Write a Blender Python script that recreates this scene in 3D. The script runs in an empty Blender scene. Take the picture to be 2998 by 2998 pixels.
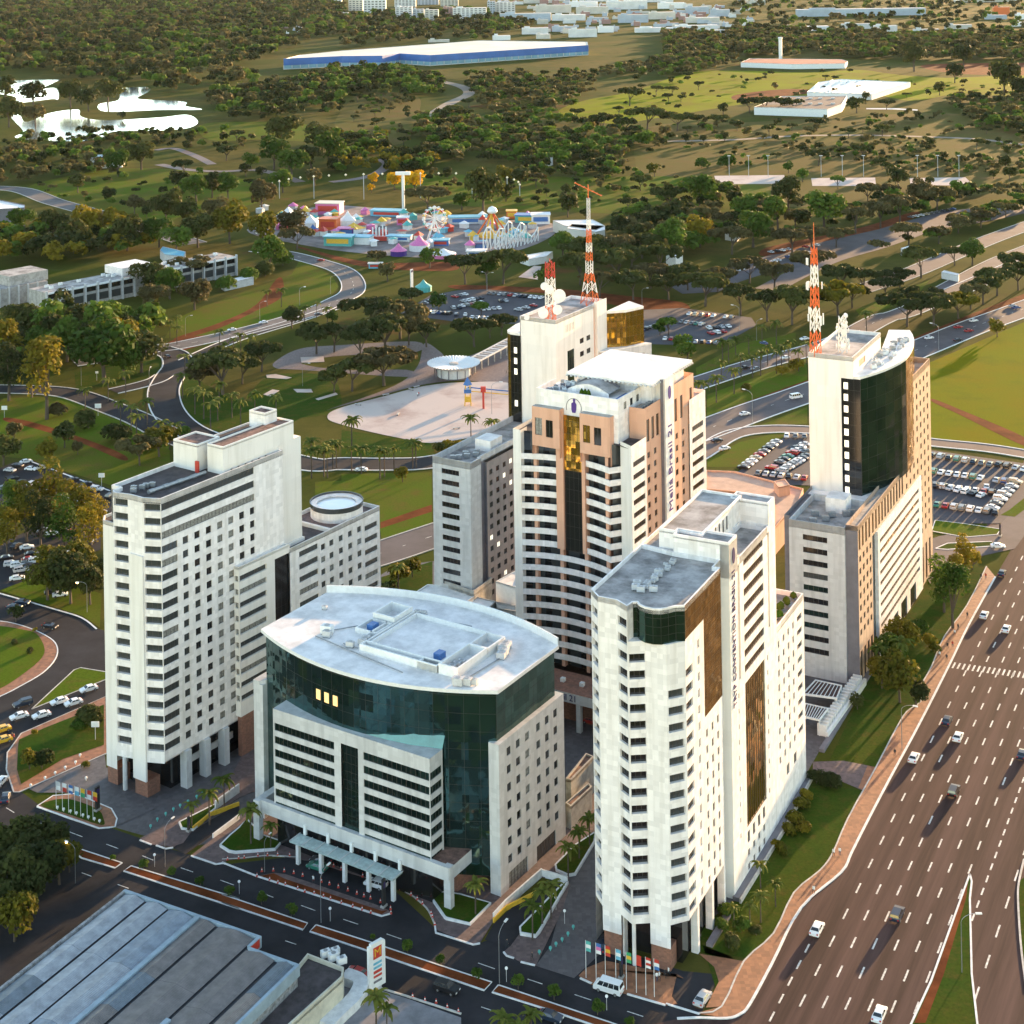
import bpy, math, random
from math import radians, sin, cos, pi
from mathutils import Vector, noise as mnoise
rnd = random.Random(7)
SC = bpy.context.scene
COL = SC.collection

# ------------------------------------------------------------------ camera
CH = 180.0                                   # helicopter height over the street
FPX, PCX, PCY, ROLL = 4650.0, 1499.0, -170.0, 0.016
cam = bpy.data.cameras.new('camera')
cam.sensor_width = 36.0; cam.sensor_fit = 'HORIZONTAL'
cam.lens = 36.0 * FPX / 2998.0
cam.shift_x = 0.0
cam.shift_y = (PCY - 1499.0) / 2998.0
cam.clip_start = 1.0; cam.clip_end = 60000.0
camo = bpy.data.objects.new('camera', cam); COL.objects.link(camo)
camo.location = (0, 0, CH); camo.rotation_euler = (pi / 2, ROLL, 0)
SC.camera = camo

# ------------------------------------------------------------------ daylight
SUN_AZ, SUN_EL = 56.0, 5.5                  # azimuth measured from +X towards +Y, degrees
w = bpy.data.worlds.new('World'); SC.world = w; w.use_nodes = True
nt = w.node_tree; nt.nodes.clear()
sky = nt.nodes.new('ShaderNodeTexSky'); sky.sky_type = 'NISHITA'; sky.sun_disc = False
sky.sun_elevation = radians(SUN_EL); sky.sun_rotation = radians(90.0 - SUN_AZ)
sky.air_density = 0.85; sky.dust_density = 0.4; sky.ozone_density = 0.3; sky.altitude = 1100
bg = nt.nodes.new('ShaderNodeBackground'); bg.inputs['Strength'].default_value = 0.15
wo = nt.nodes.new('ShaderNodeOutputWorld')
nt.links.new(sky.outputs[0], bg.inputs[0]); nt.links.new(bg.outputs[0], wo.inputs[0])
sl = bpy.data.lights.new('sun', 'SUN'); sl.energy = 4.2; sl.angle = radians(0.6); sl.color = (1.0, 0.62, 0.30)
so = bpy.data.objects.new('sun', sl); COL.objects.link(so)
sd = Vector((cos(radians(SUN_AZ)) * cos(radians(SUN_EL)), sin(radians(SUN_AZ)) * cos(radians(SUN_EL)), sin(radians(SUN_EL))))
so.rotation_euler = sd.to_track_quat('Z', 'Y').to_euler(); so.location = (300, 400, 300)
vs = SC.view_settings
vs.view_transform = 'Standard'; vs.look = 'None'; vs.gamma = 1.0; vs.use_curve_mapping = False
vs.exposure = 2.4
SC.cycles.max_bounces = 5; SC.cycles.diffuse_bounces = 2; SC.cycles.glossy_bounces = 3
SC.cycles.transmission_bounces = 2; SC.cycles.transparent_max_bounces = 4
SC.cycles.sample_clamp_indirect = 6.0; SC.cycles.use_denoising = True

# ------------------------------------------------------------------ photo pixel -> place on the ground
_cr, _sr = cos(ROLL), sin(ROLL)
def G(px, py, z=0.0):                        # photograph pixel (2998 wide) -> world x, y on level z
    a = (px - PCX) / FPX; b = -(py - PCY) / FPX
    dx, dz = a * _cr + b * _sr, -a * _sr + b * _cr
    t = (z - CH) / dz
    return (dx * t, t)
def GO(x, y, z=0.0):                         # same, from a 1932-pixel overview
    return G(x * 1.55176, y * 1.55176, z)

# ------------------------------------------------------------------ materials
MATS = {}
def mat(name, col, rough=0.8, var=0.12, scale=0.6, metal=0.0, spec=0.5, col2=None, bump=0.0, bscale=4.0, emit=None, estr=0.0, stretch=None, detail=4.0, rot=0.0, tsel=(0.35, 0.65)):
    if name in MATS: return MATS[name]
    m = bpy.data.materials.new(name); m.use_nodes = True; t = m.node_tree; N = t.nodes
    b = N['Principled BSDF']; b.inputs['Roughness'].default_value = rough; b.inputs['Metallic'].default_value = metal
    b.inputs['Specular IOR Level'].default_value = spec
    c = (col[0], col[1], col[2], 1)
    if var > 0 or col2:
        tc = N.new('ShaderNodeTexCoord'); mp = N.new('ShaderNodeMapping')
        if stretch: mp.inputs['Scale'].default_value = stretch
        mp.inputs['Rotation'].default_value = (0, 0, rot)
        ns = N.new('ShaderNodeTexNoise'); ns.inputs['Scale'].default_value = scale; ns.inputs['Detail'].default_value = detail
        ns.inputs['Roughness'].default_value = 0.65
        mr = N.new('ShaderNodeMapRange'); mr.inputs['From Min'].default_value = tsel[0]; mr.inputs['From Max'].default_value = tsel[1]
        mx = N.new('ShaderNodeMix'); mx.data_type = 'RGBA'
        t.links.new(tc.outputs['Object'], mp.inputs[0]); t.links.new(mp.outputs[0], ns.inputs['Vector'])
        t.links.new(ns.outputs['Fac'], mr.inputs['Value']); t.links.new(mr.outputs[0], mx.inputs['Factor'])
        c2 = col2 if col2 else tuple(max(0, x * (1 - 2 * var)) for x in col)
        c1 = col if col2 else tuple(min(1, x * (1 + var * .5)) for x in col)
        mx.inputs['A'].default_value = (*c1, 1); mx.inputs['B'].default_value = (*c2, 1)
        t.links.new(mx.outputs['Result'], b.inputs['Base Color'])
    else:
        b.inputs['Base Color'].default_value = c
    if bump > 0:
        n2 = N.new('ShaderNodeTexNoise'); n2.inputs['Scale'].default_value = bscale
        tc2 = N.new('ShaderNodeTexCoord'); t.links.new(tc2.outputs['Object'], n2.inputs['Vector'])
        bp = N.new('ShaderNodeBump'); bp.inputs['Strength'].default_value = bump; bp.inputs['Distance'].default_value = 0.1
        t.links.new(n2.outputs['Fac'], bp.inputs['Height']); t.links.new(bp.outputs[0], b.inputs['Normal'])
    if emit:
        b.inputs['Emission Color'].default_value = (*emit, 1); b.inputs['Emission Strength'].default_value = estr
    MATS[name] = m
    return m
def glass(name, col, rough=0.06, metal=0.9, wave=0.25, scale=0.25, panel=(0.8, 0.8, 0.62)):
    """coated curtain-wall glass: tinted mirror whose panes are each tilted a little"""
    if name in MATS: return MATS[name]
    m = bpy.data.materials.new(name); m.use_nodes = True; t = m.node_tree; N = t.nodes
    b = N['Principled BSDF']; b.inputs['Roughness'].default_value = rough; b.inputs['Metallic'].default_value = metal
    tc = N.new('ShaderNodeTexCoord'); mp = N.new('ShaderNodeMapping'); mp.inputs['Scale'].default_value = panel
    vo = N.new('ShaderNodeTexVoronoi'); vo.inputs['Scale'].default_value = 1.0; vo.inputs['Randomness'].default_value = 0.0
    t.links.new(tc.outputs['Object'], mp.inputs[0]); t.links.new(mp.outputs[0], vo.inputs['Vector'])
    mx = N.new('ShaderNodeMix'); mx.data_type = 'RGBA'
    mx.inputs['A'].default_value = (*[x * .75 for x in col], 1); mx.inputs['B'].default_value = (*[min(1, x * 1.2) for x in col], 1)
    sp = N.new('ShaderNodeSeparateColor'); t.links.new(vo.outputs['Color'], sp.inputs[0])
    t.links.new(sp.outputs[0], mx.inputs['Factor']); t.links.new(mx.outputs['Result'], b.inputs['Base Color'])
    ns = N.new('ShaderNodeTexNoise'); ns.inputs['Scale'].default_value = scale; ns.inputs['Detail'].default_value = 2
    t.links.new(tc.outputs['Object'], ns.inputs['Vector'])
    ge = N.new('ShaderNodeNewGeometry')
    va = N.new('ShaderNodeVectorMath'); va.operation = 'SUBTRACT'; va.inputs[1].default_value = (.5, .5, .5)
    t.links.new(vo.outputs['Color'], va.inputs[0])
    vb = N.new('ShaderNodeVectorMath'); vb.operation = 'SCALE'; vb.inputs['Scale'].default_value = 0.05 * wave * 4
    t.links.new(va.outputs[0], vb.inputs[0])
    vc = N.new('ShaderNodeVectorMath'); vc.operation = 'SUBTRACT'; vc.inputs[1].default_value = (.5, .5, .5)
    t.links.new(ns.outputs['Color'], vc.inputs[0])
    vd = N.new('ShaderNodeVectorMath'); vd.operation = 'SCALE'; vd.inputs['Scale'].default_value = 0.3 * wave
    t.links.new(vc.outputs[0], vd.inputs[0])
    ve = N.new('ShaderNodeVectorMath'); t.links.new(vb.outputs[0], ve.inputs[0]); t.links.new(vd.outputs[0], ve.inputs[1])
    vf = N.new('ShaderNodeVectorMath'); t.links.new(ge.outputs['Normal'], vf.inputs[0]); t.links.new(ve.outputs[0], vf.inputs[1])
    vn = N.new('ShaderNodeVectorMath'); vn.operation = 'NORMALIZE'; t.links.new(vf.outputs[0], vn.inputs[0])
    t.links.new(vn.outputs[0], b.inputs['Normal'])
    MATS[name] = m
    return m
def tiled(name, col, joint, size=(1.0, 1.0, 1.0), jw=0.03, rough=0.7, var=0.1):
    """stone or cladding slabs: colour changes a little from slab to slab, thin joints"""
    if name in MATS: return MATS[name]
    m = bpy.data.materials.new(name); m.use_nodes = True; t = m.node_tree; N = t.nodes
    b = N['Principled BSDF']; b.inputs['Roughness'].default_value = rough
    tc = N.new('ShaderNodeTexCoord'); mp = N.new('ShaderNodeMapping'); mp.inputs['Scale'].default_value = tuple(1 / s for s in size)
    vo = N.new('ShaderNodeTexVoronoi'); vo.inputs['Scale'].default_value = 1.0; vo.inputs['Randomness'].default_value = 0.0
    t.links.new(tc.outputs['Object'], mp.inputs[0]); t.links.new(mp.outputs[0], vo.inputs['Vector'])
    sp = N.new('ShaderNodeSeparateColor'); t.links.new(vo.outputs['Color'], sp.inputs[0])
    mx = N.new('ShaderNodeMix'); mx.data_type = 'RGBA'
    mx.inputs['A'].default_value = (*[x * (1 - var) for x in col], 1); mx.inputs['B'].default_value = (*[min(1, x * (1 + var * .6)) for x in col], 1)
    t.links.new(sp.outputs[0], mx.inputs['Factor'])
    ns = N.new('ShaderNodeTexNoise'); ns.inputs['Scale'].default_value = 0.35; ns.inputs['Detail'].default_value = 6
    mp2 = N.new('ShaderNodeMapping'); mp2.inputs['Scale'].default_value = (1.9, 1.9, 0.16)
    t.links.new(tc.outputs['Object'], mp2.inputs[0]); t.links.new(mp2.outputs[0], ns.inputs['Vector'])
    mr = N.new('ShaderNodeMapRange'); mr.inputs['From Min'].default_value = .47; mr.inputs['From Max'].default_value = .72
    mr.inputs['To Max'].default_value = .75
    t.links.new(ns.outputs['Fac'], mr.inputs['Value'])
    m2 = N.new('ShaderNodeMix'); m2.data_type = 'RGBA'; m2.inputs['B'].default_value = (*joint, 1)
    t.links.new(mr.outputs[0], m2.inputs['Factor']); t.links.new(mx.outputs['Result'], m2.inputs['A'])
    t.links.new(m2.outputs['Result'], b.inputs['Base Color'])
    MATS[name] = m
    return m

WHITE = tiled('white_cladding', (0.83, 0.785, 0.76), (0.62, 0.575, 0.53), (1.1, 1.1, 0.9), var=0.13)
PALE = tiled('pale_cladding', (0.79, 0.75, 0.70), (0.64, 0.6, 0.54), (3, 3, 3), var=0.04)
GREYW = tiled('grey_white_granite', (0.55, 0.55, 0.55), (0.38, 0.38, 0.38), (1.2, 1.2, 0.9), var=0.1)
CONC = mat('raw_concrete', (0.42, 0.40, 0.37), .9, .18, .5)
DGREY = mat('dark_grey_cladding', (0.17, 0.16, 0.18), .7, .1, .4)
TAN = tiled('tan_cladding', (0.52, 0.36, 0.25), (0.36, 0.25, 0.18), (1, 1, 1), var=0.12)
PEACH = tiled('peach_cladding', (0.66, 0.37, 0.25), (0.54, 0.29, 0.19), (2, 2, 2), var=0.05)
BRICK = tiled('red_brick_cladding', (0.26, 0.12, 0.08), (0.16, 0.09, 0.07), (0.5, 0.5, 0.25), var=0.25)
ROOFG = mat('grey_roof', (0.40, 0.37, 0.35), .9, .3, .22, bump=.15, bscale=1.5, stretch=(1, 1, 1))
ROOFW = mat('white_roof', (0.84, 0.81, 0.79), .75, .14, .22)
ROOFD = mat('dark_roof', (0.075, 0.06, 0.06), .9, .25, .5)
ROOFR = mat('reddish_roof', (0.24, 0.13, 0.10), .9, .35, .7)
DARKW = mat('window_glass_dark', (0.012, 0.012, 0.013), .08, 0, spec=.9)
DARKW2 = mat('window_glass_grey', (0.05, 0.055, 0.055), .15, 0, spec=.8)
BRONZE = mat('window_glass_bronze', (0.055, 0.03, 0.012), .12, 0, spec=.9)
CURT = mat('curtained_glass', (0.30, 0.29, 0.26), .4, .3, 2.5)
GREENG = glass('green_curtain_glass', (0.075, 0.16, 0.155), wave=.5, panel=(.35, .35, .3))
DGREENG = glass('dark_green_glass', (0.06, 0.12, 0.105), wave=.6, panel=(.35, .35, .3))
GOLDG = glass('gold_glass', (0.62, 0.36, 0.07), wave=.6, rough=.1)
BRONG = glass('bronze_glass', (0.42, 0.25, 0.06), wave=.4, rough=.09)
LIT = mat('lit_window', (0.9, 0.85, 0.7), .5, 0, emit=(1.0, 0.90, 0.68), estr=.26)
LITW = mat('warm_lit_window', (0.9, 0.6, 0.3), .5, 0, emit=(1.0, 0.5, 0.15), estr=.2)
METAL = mat('grey_metal', (0.35, 0.36, 0.37), .45, .1, 2, metal=.6)
WHITEP = mat('white_paint', (0.78, 0.78, 0.76), .5, .05, 1)
LGREY = mat('light_grey_paint', (0.55, 0.55, 0.55), .6, .1, 1)
BLACKP = mat('black_rubber', (0.02, 0.02, 0.02), .8, 0)
REDP = mat('red_paint', (0.55, 0.05, 0.03), .5, .1, 2)
ORANGEP = mat('orange_red_paint', (0.70, 0.15, 0.03), .5, .1, 2)
NAVYP = mat('navy_paint', (0.03, 0.02, 0.11), .5, 0)
PURPLE = mat('purple_paint', (0.06, 0.02, 0.2), .5, 0)
BLUEP = mat('blue_paint', (0.05, 0.16, 0.42), .5, .1, 2)
CYANP = mat('cyan_paint', (0.15, 0.45, 0.6), .5, .1, 2)
YELLOWP = mat('yellow_paint', (0.75, 0.45, 0.04), .5, .1, 2)
GREENP = mat('green_paint', (0.05, 0.35, 0.16), .5, .1, 2)
TEALP = mat('teal_paint', (0.10, 0.42, 0.38), .5, .1, 2)
PINKP = mat('pink_paint', (0.7, 0.18, 0.4), .5, .1, 2)
ASPH = mat('asphalt', (0.034, 0.033, 0.037), .9, .22, .09, bump=.2, bscale=6, detail=8, spec=.15)
ASPHW = mat('worn_avenue_asphalt', (0.088, 0.050, 0.044), .92, .27, .35, stretch=(1, 26, 1), rot=radians(0), bump=.2, bscale=5, detail=8, spec=.15)
KERB = mat('pale_kerb', (0.55, 0.52, 0.48), .85, .15, .8)
KERBW = mat('whitewashed_kerb', (0.74, 0.74, 0.73), .8, .1, .8)
PAINTL = mat('road_marking', (0.72, 0.70, 0.66), .7, .25, 1.5)
PAVER = tiled('pink_pavers', (0.14, 0.095, 0.09), (0.09, 0.06, 0.06), (.6, .6, 1), var=.3)
PAVEO = tiled('orange_pavers', (0.30, 0.125, 0.06), (0.2, 0.085, 0.045), (.8, .8, 1), var=.3)
PAVEG = tiled('grey_pavers', (0.095, 0.085, 0.09), (0.065, 0.06, 0.06), (.8, .8, 1), var=.25)
SOIL = mat('red_soil', (0.19, 0.055, 0.02), .95, .25, .12, detail=8, spec=.03)
SAND = mat('pale_sand', (0.55, 0.46, 0.41), .95, .0, .05, col2=(0.32, 0.22, 0.19), detail=8, tsel=(.5, .78), spec=.03)
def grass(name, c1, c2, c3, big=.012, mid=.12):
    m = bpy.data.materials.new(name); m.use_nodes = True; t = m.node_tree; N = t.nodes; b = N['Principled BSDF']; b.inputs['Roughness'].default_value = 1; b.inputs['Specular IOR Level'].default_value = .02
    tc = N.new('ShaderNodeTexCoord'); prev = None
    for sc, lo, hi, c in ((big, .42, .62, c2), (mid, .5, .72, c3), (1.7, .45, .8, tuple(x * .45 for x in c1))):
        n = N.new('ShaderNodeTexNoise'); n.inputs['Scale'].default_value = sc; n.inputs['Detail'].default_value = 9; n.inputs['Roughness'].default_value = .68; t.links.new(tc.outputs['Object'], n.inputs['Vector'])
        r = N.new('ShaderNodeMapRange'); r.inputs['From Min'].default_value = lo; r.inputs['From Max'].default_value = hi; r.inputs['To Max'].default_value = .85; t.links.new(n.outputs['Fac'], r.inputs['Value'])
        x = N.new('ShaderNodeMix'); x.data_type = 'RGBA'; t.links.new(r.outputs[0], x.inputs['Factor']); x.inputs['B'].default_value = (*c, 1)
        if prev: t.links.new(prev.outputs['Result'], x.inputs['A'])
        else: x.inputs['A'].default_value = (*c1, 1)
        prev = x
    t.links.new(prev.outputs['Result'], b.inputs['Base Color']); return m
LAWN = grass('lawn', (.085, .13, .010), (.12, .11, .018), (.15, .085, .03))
LAWND = grass('dark_green_lawn', (.034, .072, .008), (.065, .080, .010), (.11, .075, .02), .05, .3)  # darker, greener grass mix with smaller patches
LAWNY = grass('golden_meadow', (.16, .17, .003), (.21, .15, .003), (.10, .13, .006), .012, .05)
DRYG = grass('dry_grass', (.125, .10, .030), (.10, .10, .020), (.16, .09, .04), .006, .03)
LIMEG = grass('lime_meadow', (.20, .23, .003), (.15, .14, .012), (.20, .13, .03), .006, .03)
WATER = mat('lake_water', (0.92, 0.92, 0.92), .12, 0, metal=1.0, bump=.03, bscale=.1)

# ------------------------------------------------------------------ mesh helpers
def clean(c): return [tuple(map(float, p)) for p in c]
class MB:
    def __init__(s): s.v = []; s.f = []; s.m = []; s.mats = []
    def mi(s, m):
        if m not in s.mats: s.mats.append(m)
        return s.mats.index(m)
    def quad(s, a, b, c, d, m=None):
        n = len(s.v); s.v += [a, b, c, d]; s.f.append((n, n + 1, n + 2, n + 3)); s.m.append(s.mi(m) if m else 0); return s
    def poly(s, pts, m=None):
        n = len(s.v); s.v += list(pts); s.f.append(tuple(range(n, n + len(pts)))); s.m.append(s.mi(m) if m else 0); return s
    def box(s, x0, x1, y0, y1, z0, z1, m=None, top=None, bottom=True):
        n = len(s.v); k = s.mi(m) if m else 0; kt = s.mi(top) if top else k
        s.v += [(x0, y0, z0), (x1, y0, z0), (x1, y1, z0), (x0, y1, z0), (x0, y0, z1), (x1, y0, z1), (x1, y1, z1), (x0, y1, z1)]
        fs = [(0, 1, 5, 4), (1, 2, 6, 5), (2, 3, 7, 6), (3, 0, 4, 7), (4, 5, 6, 7)]
        ms = [k, k, k, k, kt]
        if bottom: fs.append((3, 2, 1, 0)); ms.append(k)
        s.f += [tuple(n + i for i in f) for f in fs]; s.m += ms; return s
    def prism(s, pts, z0, z1, m=None, top=None, bottom=True, ztop=None):
        n = len(s.v); k = s.mi(m) if m else 0; kt = s.mi(top) if top else k; q = len(pts)
        area = sum(pts[i][0] * pts[(i + 1) % q][1] - pts[(i + 1) % q][0] * pts[i][1] for i in range(q))
        if area < 0: pts = list(reversed(pts))
        s.v += [(p[0], p[1], z0) for p in pts] + [(p[0], p[1], z1) for p in pts]
        for i in range(q):
            j = (i + 1) % q; s.f.append((n + i, n + j, n + q + j, n + q + i)); s.m.append(k)
        s.f.append(tuple(n + q + i for i in range(q))); s.m.append(kt)
        if bottom: s.f.append(tuple(n + i for i in reversed(range(q)))); s.m.append(k)
        return s
    def tube(s, a, b, r0, r1=None, n=6, m=None, cap=True):
        r1 = r0 if r1 is None else r1
        a, b = Vector(a), Vector(b); d = (b - a).normalized()
        p = d.orthogonal().normalized(); q = d.cross(p); o = len(s.v); k = s.mi(m) if m else 0
        for c, r in ((a, r0), (b, r1)):
            for i in range(n):
                t = 2 * pi * i / n; x = c + p * (r * cos(t)) + q * (r * sin(t)); s.v.append(tuple(x))
        for i in range(n):
            j = (i + 1) % n; s.f.append((o + i, o + j, o + n + j, o + n + i)); s.m.append(k)
        if cap:
            s.f.append(tuple(o + n + i for i in range(n))); s.m.append(k)
            s.f.append(tuple(o + i for i in reversed(range(n)))); s.m.append(k)
        return s
    def lathe(s, c, prof, n=12, m=None, a0=0, a1=2 * pi, cap=True):
        o = len(s.v); k = s.mi(m) if m else 0; full = abs(a1 - a0 - 2 * pi) < 1e-6; nn = n if full else n + 1
        for r, z in prof:
            for i in range(nn):
                t = a0 + (a1 - a0) * i / n; s.v.append((c[0] + r * cos(t), c[1] + r * sin(t), c[2] + z))
        for h in range(len(prof) - 1):
            for i in range(n):
                j = (i + 1) % nn; s.f.append((o + h * nn + i, o + h * nn + j, o + (h + 1) * nn + j, o + (h + 1) * nn + i)); s.m.append(k)
        if cap and full:
            if prof[-1][0] > 1e-4: s.f.append(tuple(o + (len(prof) - 1) * nn + i for i in range(nn))); s.m.append(k)
            if prof[0][0] > 1e-4: s.f.append(tuple(o + i for i in reversed(range(nn)))); s.m.append(k)
        return s
    def mesh(s, name, m=None, smooth=False):
        me = bpy.data.meshes.new(name); me.from_pydata(clean(s.v), [], s.f)
        if s.mats:
            for x in s.mats: me.materials.append(x)
            me.polygons.foreach_set('material_index', s.m)
        elif m: me.materials.append(m)
        if smooth: me.polygons.foreach_set('use_smooth', [True] * len(me.polygons))
        me.update(); return me
    def obj(s, name, parent=None, m=None, smooth=False):
        return link(name, s.mesh(name, m, smooth), parent)
def link(name, me, parent=None, loc=None, rz=None):
    o = bpy.data.objects.new(name, me); COL.objects.link(o)
    if parent: o.parent = parent
    if loc is not None: o.location = loc
    if rz is not None: o.rotation_euler = (0, 0, rz)
    return o
def tag(o, label, cat, group=None):
    o['label'] = label; o['category'] = cat
    if group: o['group'] = group
    return o
def thing(name, label, cat, loc=(0, 0, 0), rz=0.0, group=None):
    o = link(name, None, None, loc, rz); return tag(o, label, cat, group)
def struct(o, kind='structure'): o['kind'] = kind; return o
def copy_tree(o, loc, rz, label=None, group=None, scale=None):
    r = o.copy(); COL.objects.link(r); r.location = loc; r.rotation_euler = (0, 0, rz)
    if scale: r.scale = (scale,) * 3 if not hasattr(scale, '__len__') else scale
    if label: r['label'] = label
    if group: r['group'] = group
    for ch in KIDS.get(o.name, []):
        c = ch.copy(); COL.objects.link(c); c.parent = r
        for g in KIDS.get(ch.name, []):
            d = g.copy(); COL.objects.link(d); d.parent = c
    return r
KIDS = {}
def remember(o):
    KIDS[o.name] = list(o.children)
    for c in o.children: KIDS[c.name] = list(c.children)

# windows ------------------------------------------------------------
WM = {}
def win_mesh(wd, ht, gl, fr, nm=1, fw=.07):
    key = (round(wd, 2), round(ht, 2), gl.name, fr.name, nm)
    if key not in WM:
        b = MB(); b.quad((0, 0, 0), (wd, 0, 0), (wd, 0, ht), (0, 0, ht), gl)
        f = -.05
        b.box(0, wd, f, -.002, 0, fw, fr); b.box(0, wd, f, -.002, ht - fw, ht, fr)
        b.box(0, fw, f, -.002, fw, ht - fw, fr); b.box(wd - fw, wd, f, -.002, fw, ht - fw, fr)
        for i in range(1, nm):
            x = wd * i / nm; b.box(x - fw / 2, x + fw / 2, f, -.002, fw, ht - fw, fr)
        WM[key] = b.mesh('window')
    return WM[key]
FRAME = mat('window_frame', (0.05, 0.045, 0.04), .5, 0)
FRAMEL = mat('pale_window_frame', (0.4, 0.39, 0.36), .5, 0)
def facade(parent, p0, p1, z0, z1, openings, m, depth=.45, name='wall', gl=None, fr=None, reveal=None, pick=None, wname='window'):
    depth *= .55
    """flat wall from p0 to p1 (local x,y; outside on the right hand when walking p0->p1) with recessed windows.
    openings: (s0, s1, za, zb[, glass[, mullions]])"""
    L = math.hypot(p1[0] - p0[0], p1[1] - p0[1]); dx, dy = (p1[0] - p0[0]) / L, (p1[1] - p0[1]) / L
    nx, ny = dy, -dx                         # outward
    def P(s, z, d=0.0): return (p0[0] + dx * s - nx * d, p0[1] + dy * s - ny * d, z)
    R = lambda x: round(x, 3)
    op = [(max(0, R(o[0])), min(R(L), R(o[1])), max(R(z0), R(o[2])), min(R(z1), R(o[3]))) + tuple(o[4:]) for o in openings]
    xs = sorted({0.0, R(L)} | {o[0] for o in op} | {o[1] for o in op}); zs = sorted({R(z0), R(z1)} | {o[2] for o in op} | {o[3] for o in op})
    b = MB(); holes = set()
    xi = {x: i for i, x in enumerate(xs)}; zi = {z: i for i, z in enumerate(zs)}
    for o in op:
        for i in range(xi[o[0]], xi[o[1]]):
            for j in range(zi[o[2]], zi[o[3]]): holes.add((i, j))
    for j in range(len(zs) - 1):             # merge runs of wall in a row
        i = 0
        while i < len(xs) - 1:
            if (i, j) in holes: i += 1; continue
            k = i
            while k + 1 < len(xs) - 1 and (k + 1, j) not in holes: k += 1
            b.quad(P(xs[i], zs[j]), P(xs[k + 1], zs[j]), P(xs[k + 1], zs[j + 1]), P(xs[i], zs[j + 1]), m)
            i = k + 1
    rv = reveal or m
    ang = math.atan2(dy, dx)
    for o in op:
        a, c, za, zb = o[:4]; d = depth
        b.quad(P(a, za), P(a, za, d), P(a, zb, d), P(a, zb), rv); b.quad(P(c, za, d), P(c, za), P(c, zb), P(c, zb, d), rv)
        b.quad(P(a, za), P(c, za), P(c, za, d), P(a, za, d), rv); b.quad(P(a, zb, d), P(c, zb, d), P(c, zb), P(a, zb), rv)
        g = (o[4] if len(o) > 4 and o[4] else None) or (pick(o) if pick else None) or gl or (DARKW, DARKW2, DARKW, CURT, DARKW, DARKW, DARKW2)[(int(a * 37) + int(za * 53) * 7 + int(L * 5)) % 7]
        nm = o[5] if len(o) > 5 else max(1, int(round((c - a) / 1.1)))
        me = win_mesh(c - a, zb - za, g, fr or FRAME, nm)
        link(wname, me, parent, P(a, za, d - .004), ang)
    return b.obj(name, parent)
def grid(s0, ds, n, w_, z0, dz, k, h):
    return [(s0 + i * ds, s0 + i * ds + w_, z0 + j * dz, z0 + j * dz + h) for i in range(n) for j in range(k)]
def roof_slab(parent, pts, z, m, par=0.9, pm=None, th=.3, name='roof'):
    """flat roof with a parapet standing round it"""
    b = MB(); b.prism(pts, z - .25, z, m)
    o = b.obj(name, parent)
    q = len(pts); pm = pm or WHITE
    area = sum(pts[i][0] * pts[(i + 1) % q][1] - pts[(i + 1) % q][0] * pts[i][1] for i in range(q))
    if area < 0: pts = list(reversed(pts))
    ins = []
    for i in range(q):
        a, c, d = Vector(pts[i - 1][:2]), Vector(pts[i][:2]), Vector(pts[(i + 1) % q][:2])
        e1 = (c - a).normalized(); e2 = (d - c).normalized()
        n1 = Vector((-e1.y, e1.x)); n2 = Vector((-e2.y, e2.x)); nn = (n1 + n2)
        if nn.length < 1e-3: nn = n1
        nn = nn / max(.5, nn.dot(n1)); ins.append(c + nn * th)
    b2 = MB()
    for i in range(q):
        j = (i + 1) % q; A, B_, C_, D_ = pts[i], pts[j], ins[j], ins[i]
        b2.quad((A[0], A[1], z - .25), (B_[0], B_[1], z - .25), (B_[0], B_[1], z + par), (A[0], A[1], z + par), pm)
        b2.quad((A[0], A[1], z + par), (B_[0], B_[1], z + par), (C_[0], C_[1], z + par), (D_[0], D_[1], z + par), pm)
        b2.quad((C_[0], C_[1], z - .01), (D_[0], D_[1], z - .01), (D_[0], D_[1], z + par), (C_[0], C_[1], z + par), pm)
    b2.obj('parapet', o)
    return o
def text_mesh(s, size, depth=.06, m=None, name='letter'):
    cu = bpy.data.curves.new('t', 'FONT'); cu.body = s; cu.size = size; cu.extrude = depth; cu.resolution_u = 2
    cu.align_x = 'CENTER'; cu.align_y = 'CENTER'
    o = bpy.data.objects.new('t', cu); COL.objects.link(o)
    dg = bpy.context.evaluated_depsgraph_get(); me = bpy.data.meshes.new_from_object(o.evaluated_get(dg))
    bpy.data.objects.remove(o); bpy.data.curves.remove(cu)
    me.materials.clear()
    if m: me.materials.append(m)
    me.name = name
    return me
def ac_unit(parent, x, y, z, s=1.0, m=None, rz=0):
    b = MB(); b.box(-.8 * s, .8 * s, -.5 * s, .5 * s, .15, 1.2 * s, m or LGREY); b.lathe((0, 0, 1.2 * s), [(.38 * s, 0), (.38 * s, .08), (.3 * s, .08)], 10, METAL)
    b.box(-.7 * s, -.6 * s, -.5 * s, .5 * s, 0, .15, METAL); b.box(.6 * s, .7 * s, -.5 * s, .5 * s, 0, .15, METAL)
    o = b.obj('air_conditioner', parent); o.location = (x, y, z); o.rotation_euler = (0, 0, rz); return o
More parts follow.
